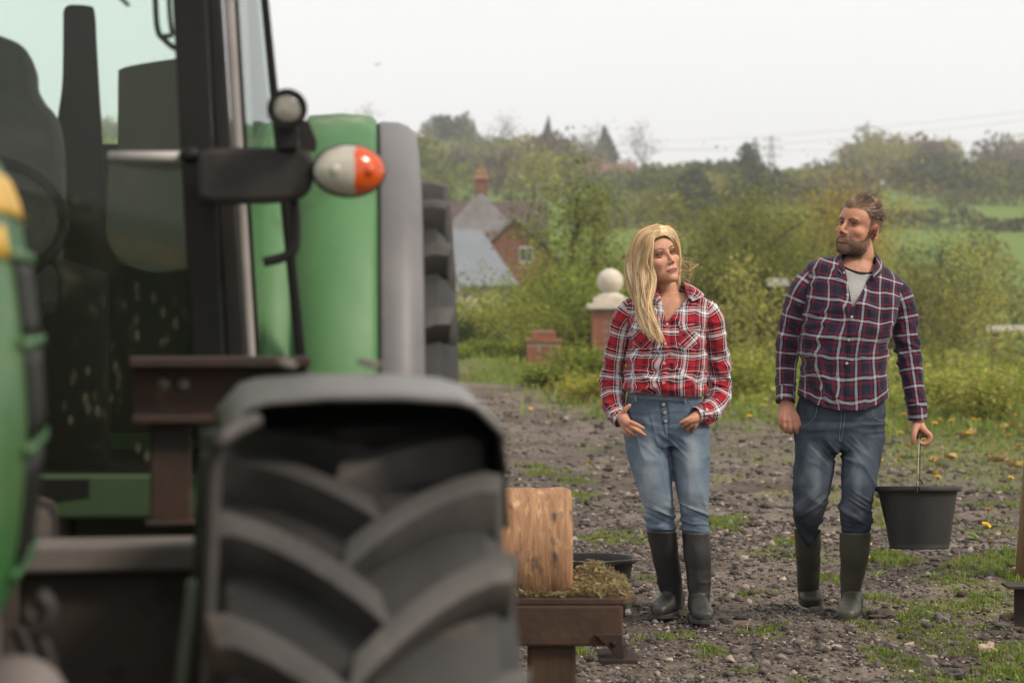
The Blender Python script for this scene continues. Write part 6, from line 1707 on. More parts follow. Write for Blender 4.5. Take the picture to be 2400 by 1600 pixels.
# boots
def base(p, px, py, dy, z=0.004):
    q = p.W(px, py, dy); return (q[0], q[1], z)
boot(P1, wr, [(1243, 1515, 1586), (1300, 1527, 1592), (1346, 1538, 1597), (1385, 1548, 1600), (1412, 1554, 1602), (1428, 1558, 1600)], [.05, .10, .14, .17, .19, .20],
     (base(P1, 1589, 1432, .25), base(P1, 1558, 1440, .10), base(P1, 1540, 1447, .0)), 0.088, 'boot', m_boot_b)
boot(P1, wr, [(1246, 1597, 1664), (1300, 1603, 1667), (1336, 1607, 1667), (1380, 1613, 1664), (1410, 1615, 1663), (1430, 1616, 1660)], [.03, .03, .04, .04, .045, .05],
     (base(P1, 1630, 1440, .10), base(P1, 1642, 1455, -.06), base(P1, 1655, 1464, -.165)), 0.090, 'boot', m_boot_b)

# body: head, neck, trunk, arms and hands grown as one skin
RH1 = RY(math.radians(-14)) @ RZ(math.radians(32)) @ RX(math.radians(-4))
HC1 = P1.W(1538, 604, 0.0); HS1 = 1.06
hp, canon1 = build_head(P1, HC1, RH1, HS1, False, SK_F)
parts = list(hp)
nb = HC1 + RH1 @ np.array([0, 0.018, -0.055])
parts.append(tube(catmull([nb, P1.W(1560, 668, .022), P1.W(1568, 700, .03), P1.W(1566, 735, .03)], 12), catmull(np.array([[.044], [.044], [.050], [.060]]), 12)[:, 0], 24, True, True))
R_ = []
for row in [(686, 1548, 1606, .044, .045, 2, 0, .025), (694, 1530, 1624, .060, .055, 2.1, 0, .02), (702, 1500, 1644, .072, .066, 2.2, 0, .02), (716, 1476, 1656, .082, .074, 2.2, 0, .02), (750, 1478, 1650, .094, .08, 2.2, 0, .015), (800, 1486, 1644, .105, .08, 2.2, 0, .012), (870, 1484, 1640, .09, .075, 2.2, 0, .012), (940, 1484, 1638, .085, .085, 2.2, 0, .02)]: R_.append(row)
Vb, _, _, _ = ring_surface(P1, R_, 40, 48); parts.append(loft(Vb, True, True))
parts += capsules(P1, [[(1484, 722, .02, .042), (1455, 800, .05, .035), (1440, 900, .07, .031), (1448, 970, -.02, .024), (1456, 979, -.055, .023)],
                       [(1650, 722, .02, .042), (1676, 800, .05, .035), (1684, 905, .08, .031), (1656, 964, -.03, .026), (1634, 973, -.068, .022)],
                       [(1455, 974, -.05, .0225), (1463, 983, -.080, .0235), (1471, 991, -.104, .0185)], [(1456, 982, -.06, .018), (1464, 994, -.085, .018), (1469, 1001, -.098, .014)],
                       [(1470, 986, -.105, .0102), (1484, 991, -.122, .0094), (1497, 997, -.124, .0086), (1508, 1003, -.120, .0074)],
                       [(1471, 995, -.105, .0102), (1486, 1004, -.124, .0094), (1500, 1012, -.124, .0086), (1511, 1019, -.117, .0074)],
                       [(1467, 1002, -.100, .0098), (1477, 1012, -.113, .0090), (1486, 1018, -.112, .0082), (1493, 1022, -.107, .0070)],
                       [(1462, 1003, -.088, .0088), (1467, 1014, -.094, .0080), (1474, 1022, -.092, .0070)],
                       [(1460, 970, -.072, .0130), (1466, 959, -.086, .0108), (1475, 950, -.088, .0092)],
                       [(1640, 973, -.060, .0225), (1626, 980, -.088, .0225), (1614, 985, -.104, .0165)],
                       [(1618, 979, -.108, .0110), (1606, 985, -.118, .0096), (1595, 991, -.114, .0080)],
                       [(1616, 987, -.103, .0102), (1606, 993, -.109, .0092), (1600, 998, -.100, .0080)],
                       [(1626, 989, -.090, .0112), (1617, 998, -.090, .0098), (1611, 1007, -.072, .0088)],
                       [(1634, 990, -.078, .0105), (1628, 1000, -.078, .0092), (1623, 1010, -.060, .0082)]])
me = voxel(parts, 0.0037, 3)
V = co(me); n_ = nrm(me); Cn = canon1(V)
hd = np.clip((Cn[:, 2] + 0.15) / 0.03, 0, 1) * (np.linalg.norm(Cn, axis=1) < 0.2)
V = V + n_ * (face_sculpt(Cn, False) * hd)[:, None]; setco(me, V)
r_ = np.random.default_rng(3)
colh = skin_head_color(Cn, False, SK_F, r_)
hands = (V[:, 2] < 1.1)[:, None]
colb = np.where(hands, np.array([0.52, 0.26, 0.17]), np.array([0.55, 0.29, 0.19])) * (1 + 0.10 * fbm(V, 25, 2, 3)[:, None])
hm = hd[:, None]; colf = colh * hm + colb * (1 - hm)
# scalp under the hair
sm1 = sstep(0.045, 0.065, Cn[:, 2] + 0.25 * np.clip(Cn[:, 1] + 0.04, -0.02, 0.4)) * hd
colf = colf * (1 - sm1[:, None]) + np.array([0.48, 0.30, 0.15]) * sm1[:, None]
set_col(me, colf); me.polygons.foreach_set('use_smooth', np.ones(len(me.polygons), bool))
body_w = add_me('body', me, m_skin, wr)
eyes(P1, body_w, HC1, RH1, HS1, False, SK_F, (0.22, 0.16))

# hair
m_hair_b, t, b = nodes_of('blond_hair')
a = t.nodes.new('ShaderNodeAttribute'); a.attribute_name = 'Col'; t.links.new(a.outputs['Color'], b.inputs['Base Color'])
b.inputs['Roughness'].default_value = 0.38; b.inputs['Specular IOR Level'].default_value = 0.45
r_ = np.random.default_rng(8)
GA = [[(1545, 551, -.092), (1532, 561, -.091), (1524, 588, -.088), (1519, 622, -.078), (1526, 652, -.080), (1519, 690, -.100), (1522, 730, -.128), (1548, 803, -.148)],
      [(1545, 541, -.082), (1522, 553, -.080), (1511, 590, -.070), (1505, 640, -.055), (1512, 690, -.090), (1514, 740, -.128), (1544, 800, -.150)],
      [(1544, 533, -.050), (1510, 544, -.045), (1494, 584, -.036), (1489, 632, -.020), (1499, 690, -.074), (1508, 740, -.116), (1531, 790, -.144)],
      [(1542, 528, .000), (1504, 541, .005), (1484, 582, .012), (1478, 632, .014), (1489, 690, -.036), (1500, 735, -.090), (1519, 778, -.132)],
      [(1540, 528, .045), (1508, 545, .075), (1490, 592, .085), (1485, 640, .075), (1492, 695, .040), (1502, 735, -.020), (1513, 764, -.085)]]
GB = [[(1547, 551, -.090), (1563, 552, -.073), (1578, 564, -.040), (1586, 588, .010), (1588, 615, .040), (1588, 645, .050), (1587, 680, .060)],
      [(1546, 543, -.078), (1566, 543, -.052), (1582, 559, -.012), (1589, 587, .030), (1590, 622, .050), (1590, 665, .050), (1587, 700, .065)],
      [(1545, 531, -.030), (1564, 532, .000), (1583, 553, .040), (1590, 590, .068), (1589, 640, .078), (1584, 690, .078)],
      [(1542, 528, .03), (1552, 534, .075), (1560, 560, .105), (1565, 610, .112), (1566, 660, .105), (1566, 705, .10)]]
def to3(G): return [[P1.W(*q) for q in g] for g in G]
Vh, Fh, Ch, off = [], [], [], 0
for G, n, sp_, wv, sd in ((GA, 7800, 0.0066, 0.0140, 1), (GB, 2400, 0.0034, 0.003, 2)):
    S, li, nl = guide_strands(to3(G), n, 18, sp_, wv, sd, 0.36)
    lc = r_.random(nl)
    u = np.clip(lc[li] * 0.78 + 0.3 * r_.random(n) - 0.04, 0, 1)[:, None]
    cols = np.where(u < 0.35, np.array([0.17, 0.085, 0.034]) + (u / 0.35) * (np.array([0.70, 0.47, 0.235]) - np.array([0.17, 0.085, 0.034])), np.array([0.70, 0.47, 0.235]) + ((u - 0.35) / 0.65) * (np.array([1.0, 0.85, 0.58]) - np.array([0.70, 0.47, 0.235])))
    v_, f_, c_ = hair_tubes(S, 0.00105 * (0.6 + 0.6 * r_.random(n)), cols); Vh.append(v_); Fh.append(f_ + off); Ch.append(c_); off += len(v_)
# wisps blown out to the side and over the crown
wis = []
for i in range(46):
    y0 = 590 + 55 * r_.random(); e = r_.random()
    wis.append([P1.W(1592, y0, .0), P1.W(1601 + 5 * e, y0 + 10 + 8 * r_.random(), -.01), P1.W(1612 + 12 * e, y0 + 14 + 14 * r_.random(), -.02), P1.W(1618 + 24 * e * r_.random(), 600 + 36 * r_.random(), -.03)])
for i in range(60):
    wis.append([P1.W(1594, 622 + 8 * r_.random(), .0), P1.W(1602, 630 + 4 * r_.random(), -.01), P1.W(1612, 633 + 3 * r_.random(), -.02), P1.W(1622, 628 + 3 * r_.random(), -.025), P1.W(1634 + 5 * r_.random(), 617 + 4 * r_.random(), -.03)])
for i in range(30):
    a_ = r_.random() * 3.0 + 0.1; q0 = (1540 + 52 * math.cos(a_), 575 - 46 * math.sin(a_)); q1 = (q0[0] + 8 * math.cos(a_) + 6 * r_.normal(), q0[1] - 7 * math.sin(a_) - 3 * r_.random()); q2 = (q1[0] + 9 * r_.normal(), q1[1] - 1 + 4 * r_.normal())
    dy = 0.05 * r_.normal(); wis.append([P1.W(*q0, dy), P1.W(*q1, dy), P1.W(*q2, dy)])
S = np.array([resample(g, 12) for g in wis])
v_, f_, c_ = hair_tubes(S, 0.0004, np.tile(np.array([0.72, 0.50, 0.26]), (len(S), 1))); Vh.append(v_); Fh.append(f_ + off); Ch.append(c_); off += len(v_)
# close cap under the strands
cv, cf = ellipsoid((0, 0.018, 0.040), (0.0775, 0.094, 0.083), None, 40, 24)
keep = [f for f in cf if np.mean([cv[i][2] + 0.45 * min(cv[i][1] + 0.045, 0.0) * -1.0 * -1.0 for i in f]) > 0.012]
cf2 = []
for f in keep:
    q = cv[list(f)].mean(0)
    if q[1] > -0.045 + 0.9 * max(0, 0.07 - q[2]) * 0.5 or q[2] > 0.078: cf2.append(f)
cv2 = (cv * HS1) @ RH1.T + HC1
cf2 = np.array([list(f) if len(f) == 4 else list(f) + [f[-1]] for f in cf2])
hair = add('hair', (np.concatenate(Vh), np.concatenate(Fh)), m_hair_b, wr, col=np.concatenate(Ch))
add('hair_base', (cv2, [tuple(dict.fromkeys(f)) for f in cf2.tolist()]), m_hair_b, hair, col=np.tile(np.array([0.40, 0.24, 0.11]), (len(cv2), 1)))
# ---------- the man
P2 = Person(1965, 10.3, 'bearded man in navy checked shirt and dark jeans walking with a bucket')
mr = P2.root
SK_M = (0.48, 0.240, 0.152)
ctrl = [(598, 1978, 2050, .058, .060, 2.0, 8, .03), (612, 1950, 2074, .072, .075, 2.1, 20, .03), (623, 1920, 2098, .086, .085, 2.2, 34, .03), (640, 1897, 2118, .100, .095, 2.4, 44, .03),
        (670, 1890, 2114, .113, .105, 2.5, 40, .03), (710, 1890, 2104, .126, .110, 2.5, 28, .02), (750, 1889, 2094, .126, .108, 2.4, 16, .02), (787, 1886, 2086, .121, .105, 2.4, 8, .015),
        (828, 1883, 2077, .119, .100, 2.4, 2, .015), (870, 1881, 2075, .121, .100, 2.4, 0, .015), (910, 1877, 2078, .124, .106, 2.4, 0, .015), (940, 1873, 2080, .124, .110, 2.4, 4, .015)]
V, U, phi, C = ring_surface(P2, ctrl, 170, 190)
v = np.linspace(0, 1, 170)[:, None] * np.ones((1, 190))
hem = sstep(0.80, 1.0, v)
V[..., 2] += hem * (-0.036 * np.cos(phi)[None, :] ** 2 + 0.028 * np.sin(phi)[None, :] ** 2)
U[..., 1] += hem * 0.0
Q2 = np.stack([V[..., 0] * 3 + V[..., 2] * 5, V[..., 1] * 4, V[..., 2] * 22 - V[..., 0] * 5], -1)
Q3 = np.stack([V[..., 0] * 11 - V[..., 2] * 6, V[..., 1] * 8, V[..., 2] * 7 + V[..., 0] * 10], -1)
sidew = np.clip(np.abs(np.sin(phi))[None, :] ** 2 + 0.25, 0, 1)
fold = 0.0135 * ridged(Q2, 1.0, 15) * np.exp(-((v - 0.66) / 0.16) ** 2) * sidew + 0.0085 * ridged(Q3, 1.0, 18) * sstep(0.2, 0.4, v) + 0.0065 * ridged(Q2, 0.7, 12) * np.exp(-((v - 0.42) / 0.1) ** 2) + 0.0015 * fbm(V, 30, 4, 2) + (0.0075 * crest(Q2 * 0.8, 1.0, 41, 0.20) * np.exp(-((v - 0.66) / 0.2) ** 2) * np.clip(sidew + 0.15, 0, 1) + 0.0055 * crest(Q3 * 0.75, 1.0, 43, 0.16) * sstep(0.2, 0.35, v)) - 0.003
cen = V.mean(1, keepdims=True); out = V - cen; out[..., 2] = 0; out /= np.linalg.norm(out, axis=-1, keepdims=True) + 1e-6
V = V + out * fold[..., None]
U[..., 0] += 0.8 * fold + 0.006 * vnoise(V, 8, 2) + 0.10 * (V[..., 2] - 1.2) * (V[..., 0] > 0.06) * (V[..., 0] - 0.06) * 6
U[..., 1] += 0.9 * fold + 0.007 * vnoise(V, 7, 6) - 0.16 * V[..., 0] * sstep(0.55, 0.1, v)
hole_m = [(1972, 585), (1974, 612), (1981, 632), (1989, 672), (1998, 722), (2003, 720), (2018, 688), (2034, 655), (2050, 632), (2056, 612), (2056, 585)]
shirt_m, cm1 = shirt_body(P2, V, U, grid_faces(170, 190), hole_m, 'shirt', m_plaid_n, mr)
for pts, rad, fs, u0 in (([(1940, 650, .03), (1910, 650, .03), (1884, 682, .03), (1864, 730, .04), (1850, 790, .05), (1844, 850, .06), (1842, 902, .04), (1841, 932, .02)], [.030, .052, .062, .056, .0485, .046, .041, .0375], 71, 0.0),
                         ([(2072, 672, .03), (2097, 678, .03), (2111, 708, .03), (2120, 750, .03), (2125, 800, .03), (2133, 850, .02), (2141, 905, .0), (2148, 950, -.02), (2150, 972, -.02)], [.030, .052, .060, .057, .054, .051, .046, .041, .037], 93, 0.034)):
    V, U, Pp, r_ = sleeve(P2, pts, rad, 120, 72, sleeve_folds(0.0098, fs, 0.52, 1.2, 24.0), u0=u0, v0=0.02)
    add('sleeve', (V.reshape(-1, 3), grid_faces(120, 72)), m_plaid_n, shirt_m, uv=U.reshape(-1, 2))
    d = Pp[-1] - Pp[-8]; d /= np.linalg.norm(d)
    path = np.array([Pp[-1] - d * 0.045, Pp[-1] - d * 0.01, Pp[-1] + d * 0.016, Pp[-1] + d * 0.020])
    rr = rad[-1]
    Vc, Fc = tube(catmull(path, 10), [rr + .0045] * 7 + [rr + .0045, rr + .004, rr + .0005], 44, cap=False, up=(0, 1, 0))
    Uc = np.stack([np.tile(np.linspace(-math.pi, math.pi, 44) * rr + u0, 10), np.repeat(np.linspace(0.008, 0.073, 10), 44)], 1)
    add('cuff', (Vc, Fc), m_plaid_n, shirt_m, uv=Uc)
collar(P2, cm1, [(1984, 592, .075), (1974, 597, .02), (1972, 608, -.035), (1980, 626, -.072)], [(1972, 605, .085), (1957, 610, .02), (1960, 628, -.05), (1975, 645, -.095)], 'collar', m_plaid_n, shirt_m)
collar(P2, cm1, [(2040, 590, .08), (2051, 595, .03), (2054, 610, -.025), (2045, 636, -.068)], [(2060, 606, .085), (2070, 618, .03), (2066, 640, -.05), (2047, 655, -.095)], 'collar', m_plaid_n, shirt_m)
for q4 in ([(1984, 648), (1998, 722), (1985, 724), (1971, 652)], [(2036, 656), (2003, 720), (2017, 728), (2049, 664)]):
    Vp, Fp, Up = cm1.patch(q4, 18, 4, 0.007); add('front_facing', (Vp, Fp), m_plaid_n, shirt_m, uv=Up)
Vp, Fp, Up = cm1.patch([(1990, 718), (2004, 718), (1992, 955), (1976, 955)], 4, 46, 0.006, pxc=1982)
add('button_band', (Vp, Fp), m_plaid_n, shirt_m, uv=Up)
for px, py in ((1986, 692), (1996, 743), (1989, 796), (1984, 851), (1977, 640), (2052, 640)): cm1.button(px, py, 0.0060, m_button, shirt_m, off=0.006)
# grey T-shirt under it
Vt, Ut, _, _ = ring_surface(P2, [(620, 1968, 2054, .074, .066, 2, 14, .03), (632, 1948, 2074, .086, .074, 2.1, 20, .03), (652, 1925, 2090, .096, .085, 2.2, 24, .03), (700, 1905, 2085, .112, .09, 2.3, 20, .02), (780, 1900, 2072, .106, .09, 2.3, 6, .015), (930, 1894, 2060, .105, .09, 2.3, 0, .015)], 60, 80)
dip = np.clip(np.cos(np.linspace(-math.pi, math.pi, 80, endpoint=False)), 0, 1)[None, :] * np.linspace(1, 0, 60)[:, None] ** 3
Vt[..., 2] -= 0.036 * dip; Vt[..., 1] -= 0.016 * dip
tee = add('t_shirt', (Vt.reshape(-1, 3), grid_faces(60, 80)), m_tee, mr)
rg = Vt[0]; add('neck_rib', tube(np.vstack([rg, rg[:2]]) + np.array([0, -0.003, 0.0]), 0.0058, 8, False), m_teeband, tee)

# jeans
def folds_m(V):
    xl, xr = -0.125, 0.075
    d = fold_band(V, zrow(P2, 1195), 0.065, 28, 23, 0.0150, xr, 0.08, 9) + fold_band(V, zrow(P2, 1235), 0.030, 40, 25, 0.012, xr, 0.08)
    d = d + fold_band(V, zrow(P2, 1180), 0.09, 20, 27, 0.0120, xl, 0.08, -10) + fold_band(V, zrow(P2, 1060), 0.06, 22, 29, 0.0125, 0.0, 0.12, 12) + fold_band(V, zrow(P2, 990), 0.05, 34, 31, 0.0060)
    d = d + 0.0055 * crest(np.stack([V[:, 0] * 11 + V[:, 2] * 5, V[:, 1] * 7, V[:, 2] * 5], 1), 1.0, 35) + 0.0018 * fbm(V, 16, 2, 2)
    d = d - 0.012 * np.exp(-((V[:, 0] - 0.003) / 0.012) ** 2 - ((V[:, 2] - zrow(P2, 1065)) / 0.045) ** 2) * (V[:, 1] < 0.03)
    return d
def wear_m(px, py, V, n_):
    th = np.exp(-((px - 1908) / 30) ** 2 - ((py - 1110) / 85) ** 2) + np.exp(-((px - 2015) / 28) ** 2 - ((py - 1090) / 85) ** 2)
    return 0.22 + 0.40 * th * (n_[:, 1] < 0.2) + 0.22 * np.exp(-((py - 1190) / 25) ** 2) + 0.14 * vnoise(V * np.array([1, 1, .4]), 30, 3) + 0.14 * np.exp(-((py - 1000) / 14) ** 2) * vnoise(V * np.array([.3, .3, 3.0]), 30, 5)
jm, cj2 = jeans(P2, [(900, 1886, 2070, .105, .095, 0), (935, 1876, 2076, .112, .110, 0), (975, 1868, 2078, .115, .122, 0), (1010, 1864, 2074, .114, .124, 0), (1038, 1865, 2068, .105, .115, 0), (1060, 1878, 2056, .088, .095, 0)],
            [([(1020, 1864, 1963), (1070, 1862, 1960), (1136, 1861, 1949), (1190, 1859, 1936), (1219, 1864, 1926), (1250, 1873, 1915), (1295, 1879, 1910)], [.03, .025, .02, .05, .09, .15, .21]),
             ([(1020, 1967, 2074), (1070, 1970, 2066), (1128, 1971, 2054), (1165, 1971, 2047), (1199, 1967, 2042), (1248, 1972, 2040), (1295, 1977, 2034)], [.03, .0, -.03, -.03, .0, .03, .055])],
            1.0, 0.0060, folds_m, wear_m, 'jeans', m_denim_d, mr)
for pts in ([(1915, 952), (1912, 972), (1898, 990), (1878, 1001)], [(2040, 962), (2046, 975), (2060, 984), (2074, 985)], [(1972, 960), (1971, 985), (1968, 1015), (1966, 1035)], [(1980, 960), (1979, 985), (1974, 1015), (1968, 1038)]):
    add('seam', tube(cj2.line(pts, 20, 0.0012), 0.0012, 5), m_seam_d, jm)
# boots; the trailing one stands on its toe
def notch(v_):
    z1 = P2.W(1893, 1240, .16)[2]; xc = P2.W(1893, 1240, .16)[0]
    dx = abs(v_[0] - xc)
    lim = z1 - (0.078 * max(0.0, 1 - dx / 0.05) if v_[1] < 0.17 else 0.0)
    return v_[2] > lim
hx = P2.W(1895, 1420, .45)[0]
boot(P2, mr, [(1232, 1861, 1925), (1285, 1864, 1923), (1323, 1867, 1923), (1365, 1868, 1920), (1398, 1872, 1918), (1415, 1876, 1914)], [.15, .21, .27, .36, .44, .47],
     ((hx, .555, .130), (hx + .002, .435, .030), (hx + .004, .345, .006)), 0.096, 'boot', m_boot_g, heel_lift=0.13, top_cut=notch)
boot(P2, mr, [(1245, 1968, 2043), (1300, 1969, 2037), (1340, 1970, 2028), (1380, 1971, 2016), (1408, 1970, 2012), (1426, 1970, 2008)], [.03, .05, .08, .10, .12, .13],
     (base(P2, 2003, 1440, .185), base(P2, 1992, 1452, .0), base(P2, 1983, 1462, -.12)), 0.100, 'boot', m_boot_g)

# body
RH2 = RY(math.radians(9)) @ RZ(math.radians(-45)) @ RX(math.radians(-5))
HC2 = P2.W(2012, 534, 0.02); HS2 = 1.025
hp, canon2 = build_head(P2, HC2, RH2, HS2, True, SK_M)
parts = list(hp)
nb = HC2 + RH2 @ np.array([0, 0.022, -0.06])
parts.append(tube(catmull([nb, P2.W(2018, 598, .035), P2.W(2013, 628, .04), P2.W(2005, 670, .04)], 12), catmull(np.array([[.055], [.055], [.056], [.066]]), 12)[:, 0], 24, True, True))
Vb, _, _, _ = ring_surface(P2, [(606, 1984, 2044, .050, .052, 2, 10, .03), (630, 1952, 2072, .070, .065, 2.1, 22, .03), (650, 1912, 2100, .084, .08, 2.2, 36, .03), (700, 1900, 2092, .098, .085, 2.3, 24, .02), (800, 1898, 2074, .095, .085, 2.3, 6, .015), (930, 1896, 2060, .09, .085, 2.3, 0, .02)], 40, 48)
parts.append(loft(Vb, True, True))
chains = [[(1910, 650, .03, .048), (1862, 735, .04, .042), (1848, 800, .05, .037), (1843, 880, .05, .031), (1842, 945, .02, .025)],
          [(2100, 680, .03, .048), (2120, 760, .03, .042), (2128, 830, .02, .037), (2142, 910, .0, .031), (2151, 985, -.02, .025)],
          [(1835, 946, .02, .0165), (1829, 979, .0, .0125)], [(1840, 946, .015, .018), (1838, 985, -.01, .0138)], [(1846, 946, .015, .018), (1849, 986, -.015, .0140)], [(1852, 948, .015, .0175), (1860, 983, -.015, .0140)],
          [(1827, 981, .0, .0106), (1830, 993, -.002, .0096), (1833, 1003, .018, .0086), (1836, 998, .04, .008)],
          [(1837, 987, -.010, .0116), (1839, 1001, -.012, .0104), (1843, 1011, .012, .0096), (1846, 1005, .04, .009)],
          [(1849, 988, -.015, .0118), (1851, 1004, -.016, .0106), (1854, 1014, .010, .0098), (1856, 1007, .04, .009)],
          [(1861, 986, -.015, .0118), (1865, 1003, -.018, .0106), (1871, 1015, .006, .0098), (1874, 1008, .035, .009)],
          [(1858, 962, .0, .0145), (1868, 978, -.014, .0125), (1873, 993, -.018, .0113), (1879, 1008, -.010, .0092)],
          [(2151, 988, -.020, .0235), (2157, 1003, -.025, .0255), (2165, 1014, -.025, .0215)],
          [(2148, 997, -.045, .0150), (2143, 1013, -.066, .0132), (2141, 1027, -.070, .0118), (2140, 1038, -.067, .0098)]]
for dy in (-.058, -.035, -.012, .010):
    chains.append([(2160, 1002, dy * .7 - .01, .0140), (2173, 1014, dy, .0132), (2180, 1022, dy, .0122), (2176, 1034, dy, .0112), (2165, 1040, dy, .0102), (2155, 1036, dy, .0092)])
parts += capsules(P2, chains)
me = voxel(parts, 0.0037, 3)
V = co(me); n_ = nrm(me); Cn = canon2(V)
hd = np.clip((Cn[:, 2] + 0.155) / 0.03, 0, 1) * (np.linalg.norm(Cn, axis=1) < 0.2)
V = V + n_ * (face_sculpt(Cn, True) * hd)[:, None]; setco(me, V)
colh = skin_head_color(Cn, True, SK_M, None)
sc_m = scalp_mask_m(Cn) * hd; be_m = beard_mask_m(Cn) * hd
colb = np.where((V[:, 2] < 1.1)[:, None], np.array([0.50, 0.24, 0.165]), np.array([0.50, 0.25, 0.168])) * (1 + 0.12 * fbm(V, 25, 2, 3)[:, None])
hm = hd[:, None]; colf = colh * hm + colb * (1 - hm)
colf = colf * (1 - sc_m[:, None] * 0.9) + np.array([0.055, 0.032, 0.020]) * sc_m[:, None] * 0.9
colf = colf * (1 - be_m[:, None] * 0.80) + np.array([0.075, 0.040, 0.023]) * be_m[:, None] * 0.80
set_col(me, colf); me.polygons.foreach_set('use_smooth', np.ones(len(me.polygons), bool))
body_m = add_me('body', me, m_skin, mr)
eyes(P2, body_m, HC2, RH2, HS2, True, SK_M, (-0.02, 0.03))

# hair combed up and back, trimmed sides, short beard
m_hair_d, t, b = nodes_of('brown_hair')
a = t.nodes.new('ShaderNodeAttribute'); a.attribute_name = 'Col'; t.links.new(a.outputs['Color'], b.inputs['Base Color'])
b.inputs['Roughness'].default_value = 0.42; b.inputs['Specular IOR Level'].default_value = 0.45
r_ = np.random.default_rng(18)
n_ = nrm(me); V = co(me)
cand = np.where(sc_m > 0.5)[0]; pick = cand[r_.integers(0, len(cand), 11000)]
rt, nn, cc = V[pick], n_[pick], Cn[pick]
n = len(pick)
top = sstep(0.035, 0.085, cc[:, 2])                     # long on top, short at the sides
ln = 0.0035 + 0.024 * top + 0.006 * r_.random(n) * top - 0.012 * top * sstep(-0.01, 0.06, cc[:, 1]) + 0.008 * np.exp(-((cc[:, 1] + 0.05) / 0.03) ** 2) * top
back = RH2 @ np.array([0.0, 1.0, 0.10]); upv = RH2 @ np.array([0, 0, 1.0])
lockid = np.floor(vnoise(cc * 38, 1.0, 4) * 3 + 10)[:, None]
jit = np.stack([vnoise(cc * 34 + 5 * k_, 1.0, 50 + k_) for k_ in range(3)], 1) * 0.55 + r_.normal(0, 0.13, (n, 3))
d0 = nn * 0.62 + upv * (0.30 * top)[:, None] + back * (0.40 + 0.35 * top)[:, None] + jit * 0.6; d0 /= np.linalg.norm(d0, axis=1)[:, None]
d1 = nn * 0.18 + back * (0.9 * top + 0.15)[:, None] + upv * (0.25 * top - 0.9 * (1 - top))[:, None] + jit * 1.1; d1 /= np.linalg.norm(d1, axis=1)[:, None]
tt = np.linspace(0, 1, 9)
S = rt[:, None, :] - nn[:, None, :] * 0.002 + d0[:, None, :] * (ln[:, None] * (tt - 0.45 * tt ** 2)[None])[..., None] + d1[:, None, :] * (ln[:, None] * (0.80 * tt ** 2)[None])[..., None]
u = np.clip(0.5 + 0.9 * vnoise(cc * 40, 1.0, 4) + 0.2 * r_.normal(size=n), 0, 1)[:, None]
cols = np.array([0.065, 0.037, 0.022]) * (1 - u) + np.array([0.30, 0.185, 0.108]) * u
vh, fh, ch = hair_tubes(S, 0.0010, cols, 0.5)
cand = np.where(be_m > 0.5)[0]; pick = cand[r_.integers(0, len(cand), 5200)]
rt, nn, cc = V[pick], n_[pick], Cn[pick]; n = len(pick)
down = RH2 @ np.array([0, -0.35, -1.0])
d = nn * 0.28 + down * 0.8 + r_.normal(0, 0.20, (n, 3)); d /= np.linalg.norm(d, axis=1)[:, None]
ln = 0.0030 + 0.0038 * r_.random(n) + 0.002 * (cc[:, 2] < -0.1)
S = rt[:, None, :] - nn[:, None, :] * 0.001 + d[:, None, :] * (ln[:, None] * np.linspace(0, 1, 4)[None])[..., None]
u = np.clip(r_.random(n) * 0.8 + 0.5 * np.exp(-((cc[:, 2] + 0.11) / 0.02) ** 2) * (cc[:, 1] < -0.06), 0, 1)[:, None]
colsb = np.array([0.050, 0.027, 0.015]) * (1 - u) + np.array([0.19, 0.115, 0.064]) * u
vb, fb_, cb = hair_tubes(S, 0.00055, colsb, 0.5)
hair_m = add('hair', (vh, fh), m_hair_d, mr, col=ch)
add('beard', (vb, fb_), m_hair_d, mr, col=cb)

# ---------- the carried bucket: a thing of its own
m_bucket = pmat('black_bucket_plastic', (0.015, 0.0135, 0.0125), (0.024, 0.0215, 0.020), scale=9, rough=0.62, spec=0.4, bump=0.25, bscale=70, layers=(((0.10, 0.09, 0.08), 22.0, 0.67, 0.76), ((0.038, 0.033, 0.030), 4.0, 0.5, 0.8)), stretch=(1, 1, 0.3))
m_bwire = pmat('bucket_wire', (0.38, 0.32, 0.26), (0.16, 0.10, 0.07), scale=30, rough=0.45, metal=0.6)
def make_bucket(label, loc, R_top, R_bot, H, cat='bucket', tilt=0.0):
    o = empty('bucket', loc); tag(o, label, cat, 'black feed buckets')
    pr = [(0.002, 0.006), (R_bot - 0.004, 0.004), (R_bot, 0.0), (R_bot + 0.003, 0.004)]
    for f_ in np.linspace(0.03, 0.9, 12): pr.append((R_bot + (R_top - 0.014 - R_bot) * f_, H * f_))
    pr += [(R_top - 0.013, H - 0.022), (R_top - 0.002, H - 0.021), (R_top, H - 0.017), (R_top, H - 0.003), (R_top - 0.003, H), (R_top - 0.012, H), (R_top - 0.017, H - 0.006), (R_top - 0.020, H * 0.85), (R_bot - 0.004, 0.012), (0.002, 0.010)]
    V, F = lathe(pr, 64)
    # pouring lip on the left
    ang = np.arctan2(V[:, 1], V[:, 0]); w_ = np.exp(-((np.abs(ang) - math.pi) / 0.16) ** 2) * sstep(H * 0.55, H * 0.97, V[:, 2]) * (np.hypot(V[:, 0], V[:, 1]) > R_bot * 0.8)
    V[:, 0] -= 0.014 * w_
    if tilt:
        V = (V - np.array([0, 0, H])) @ RX(tilt).T + np.array([0, 0, H])
    add('bucket_body', (V, F), m_bucket, o, bevel=0)
    return o
Yb = P2.Yp - 0.03
kb = Yb / FPX
zr = CAMZ - (1139 - HOR) * kb; zbm = CAMZ - (1284 - HOR) * kb
xb = (2153 - 1200) * kb
bk = make_bucket('black plastic bucket hanging from the man\'s hand', (xb, Yb, zbm), 98.5 * kb, 69 * kb, zr - zbm, tilt=-0.072)
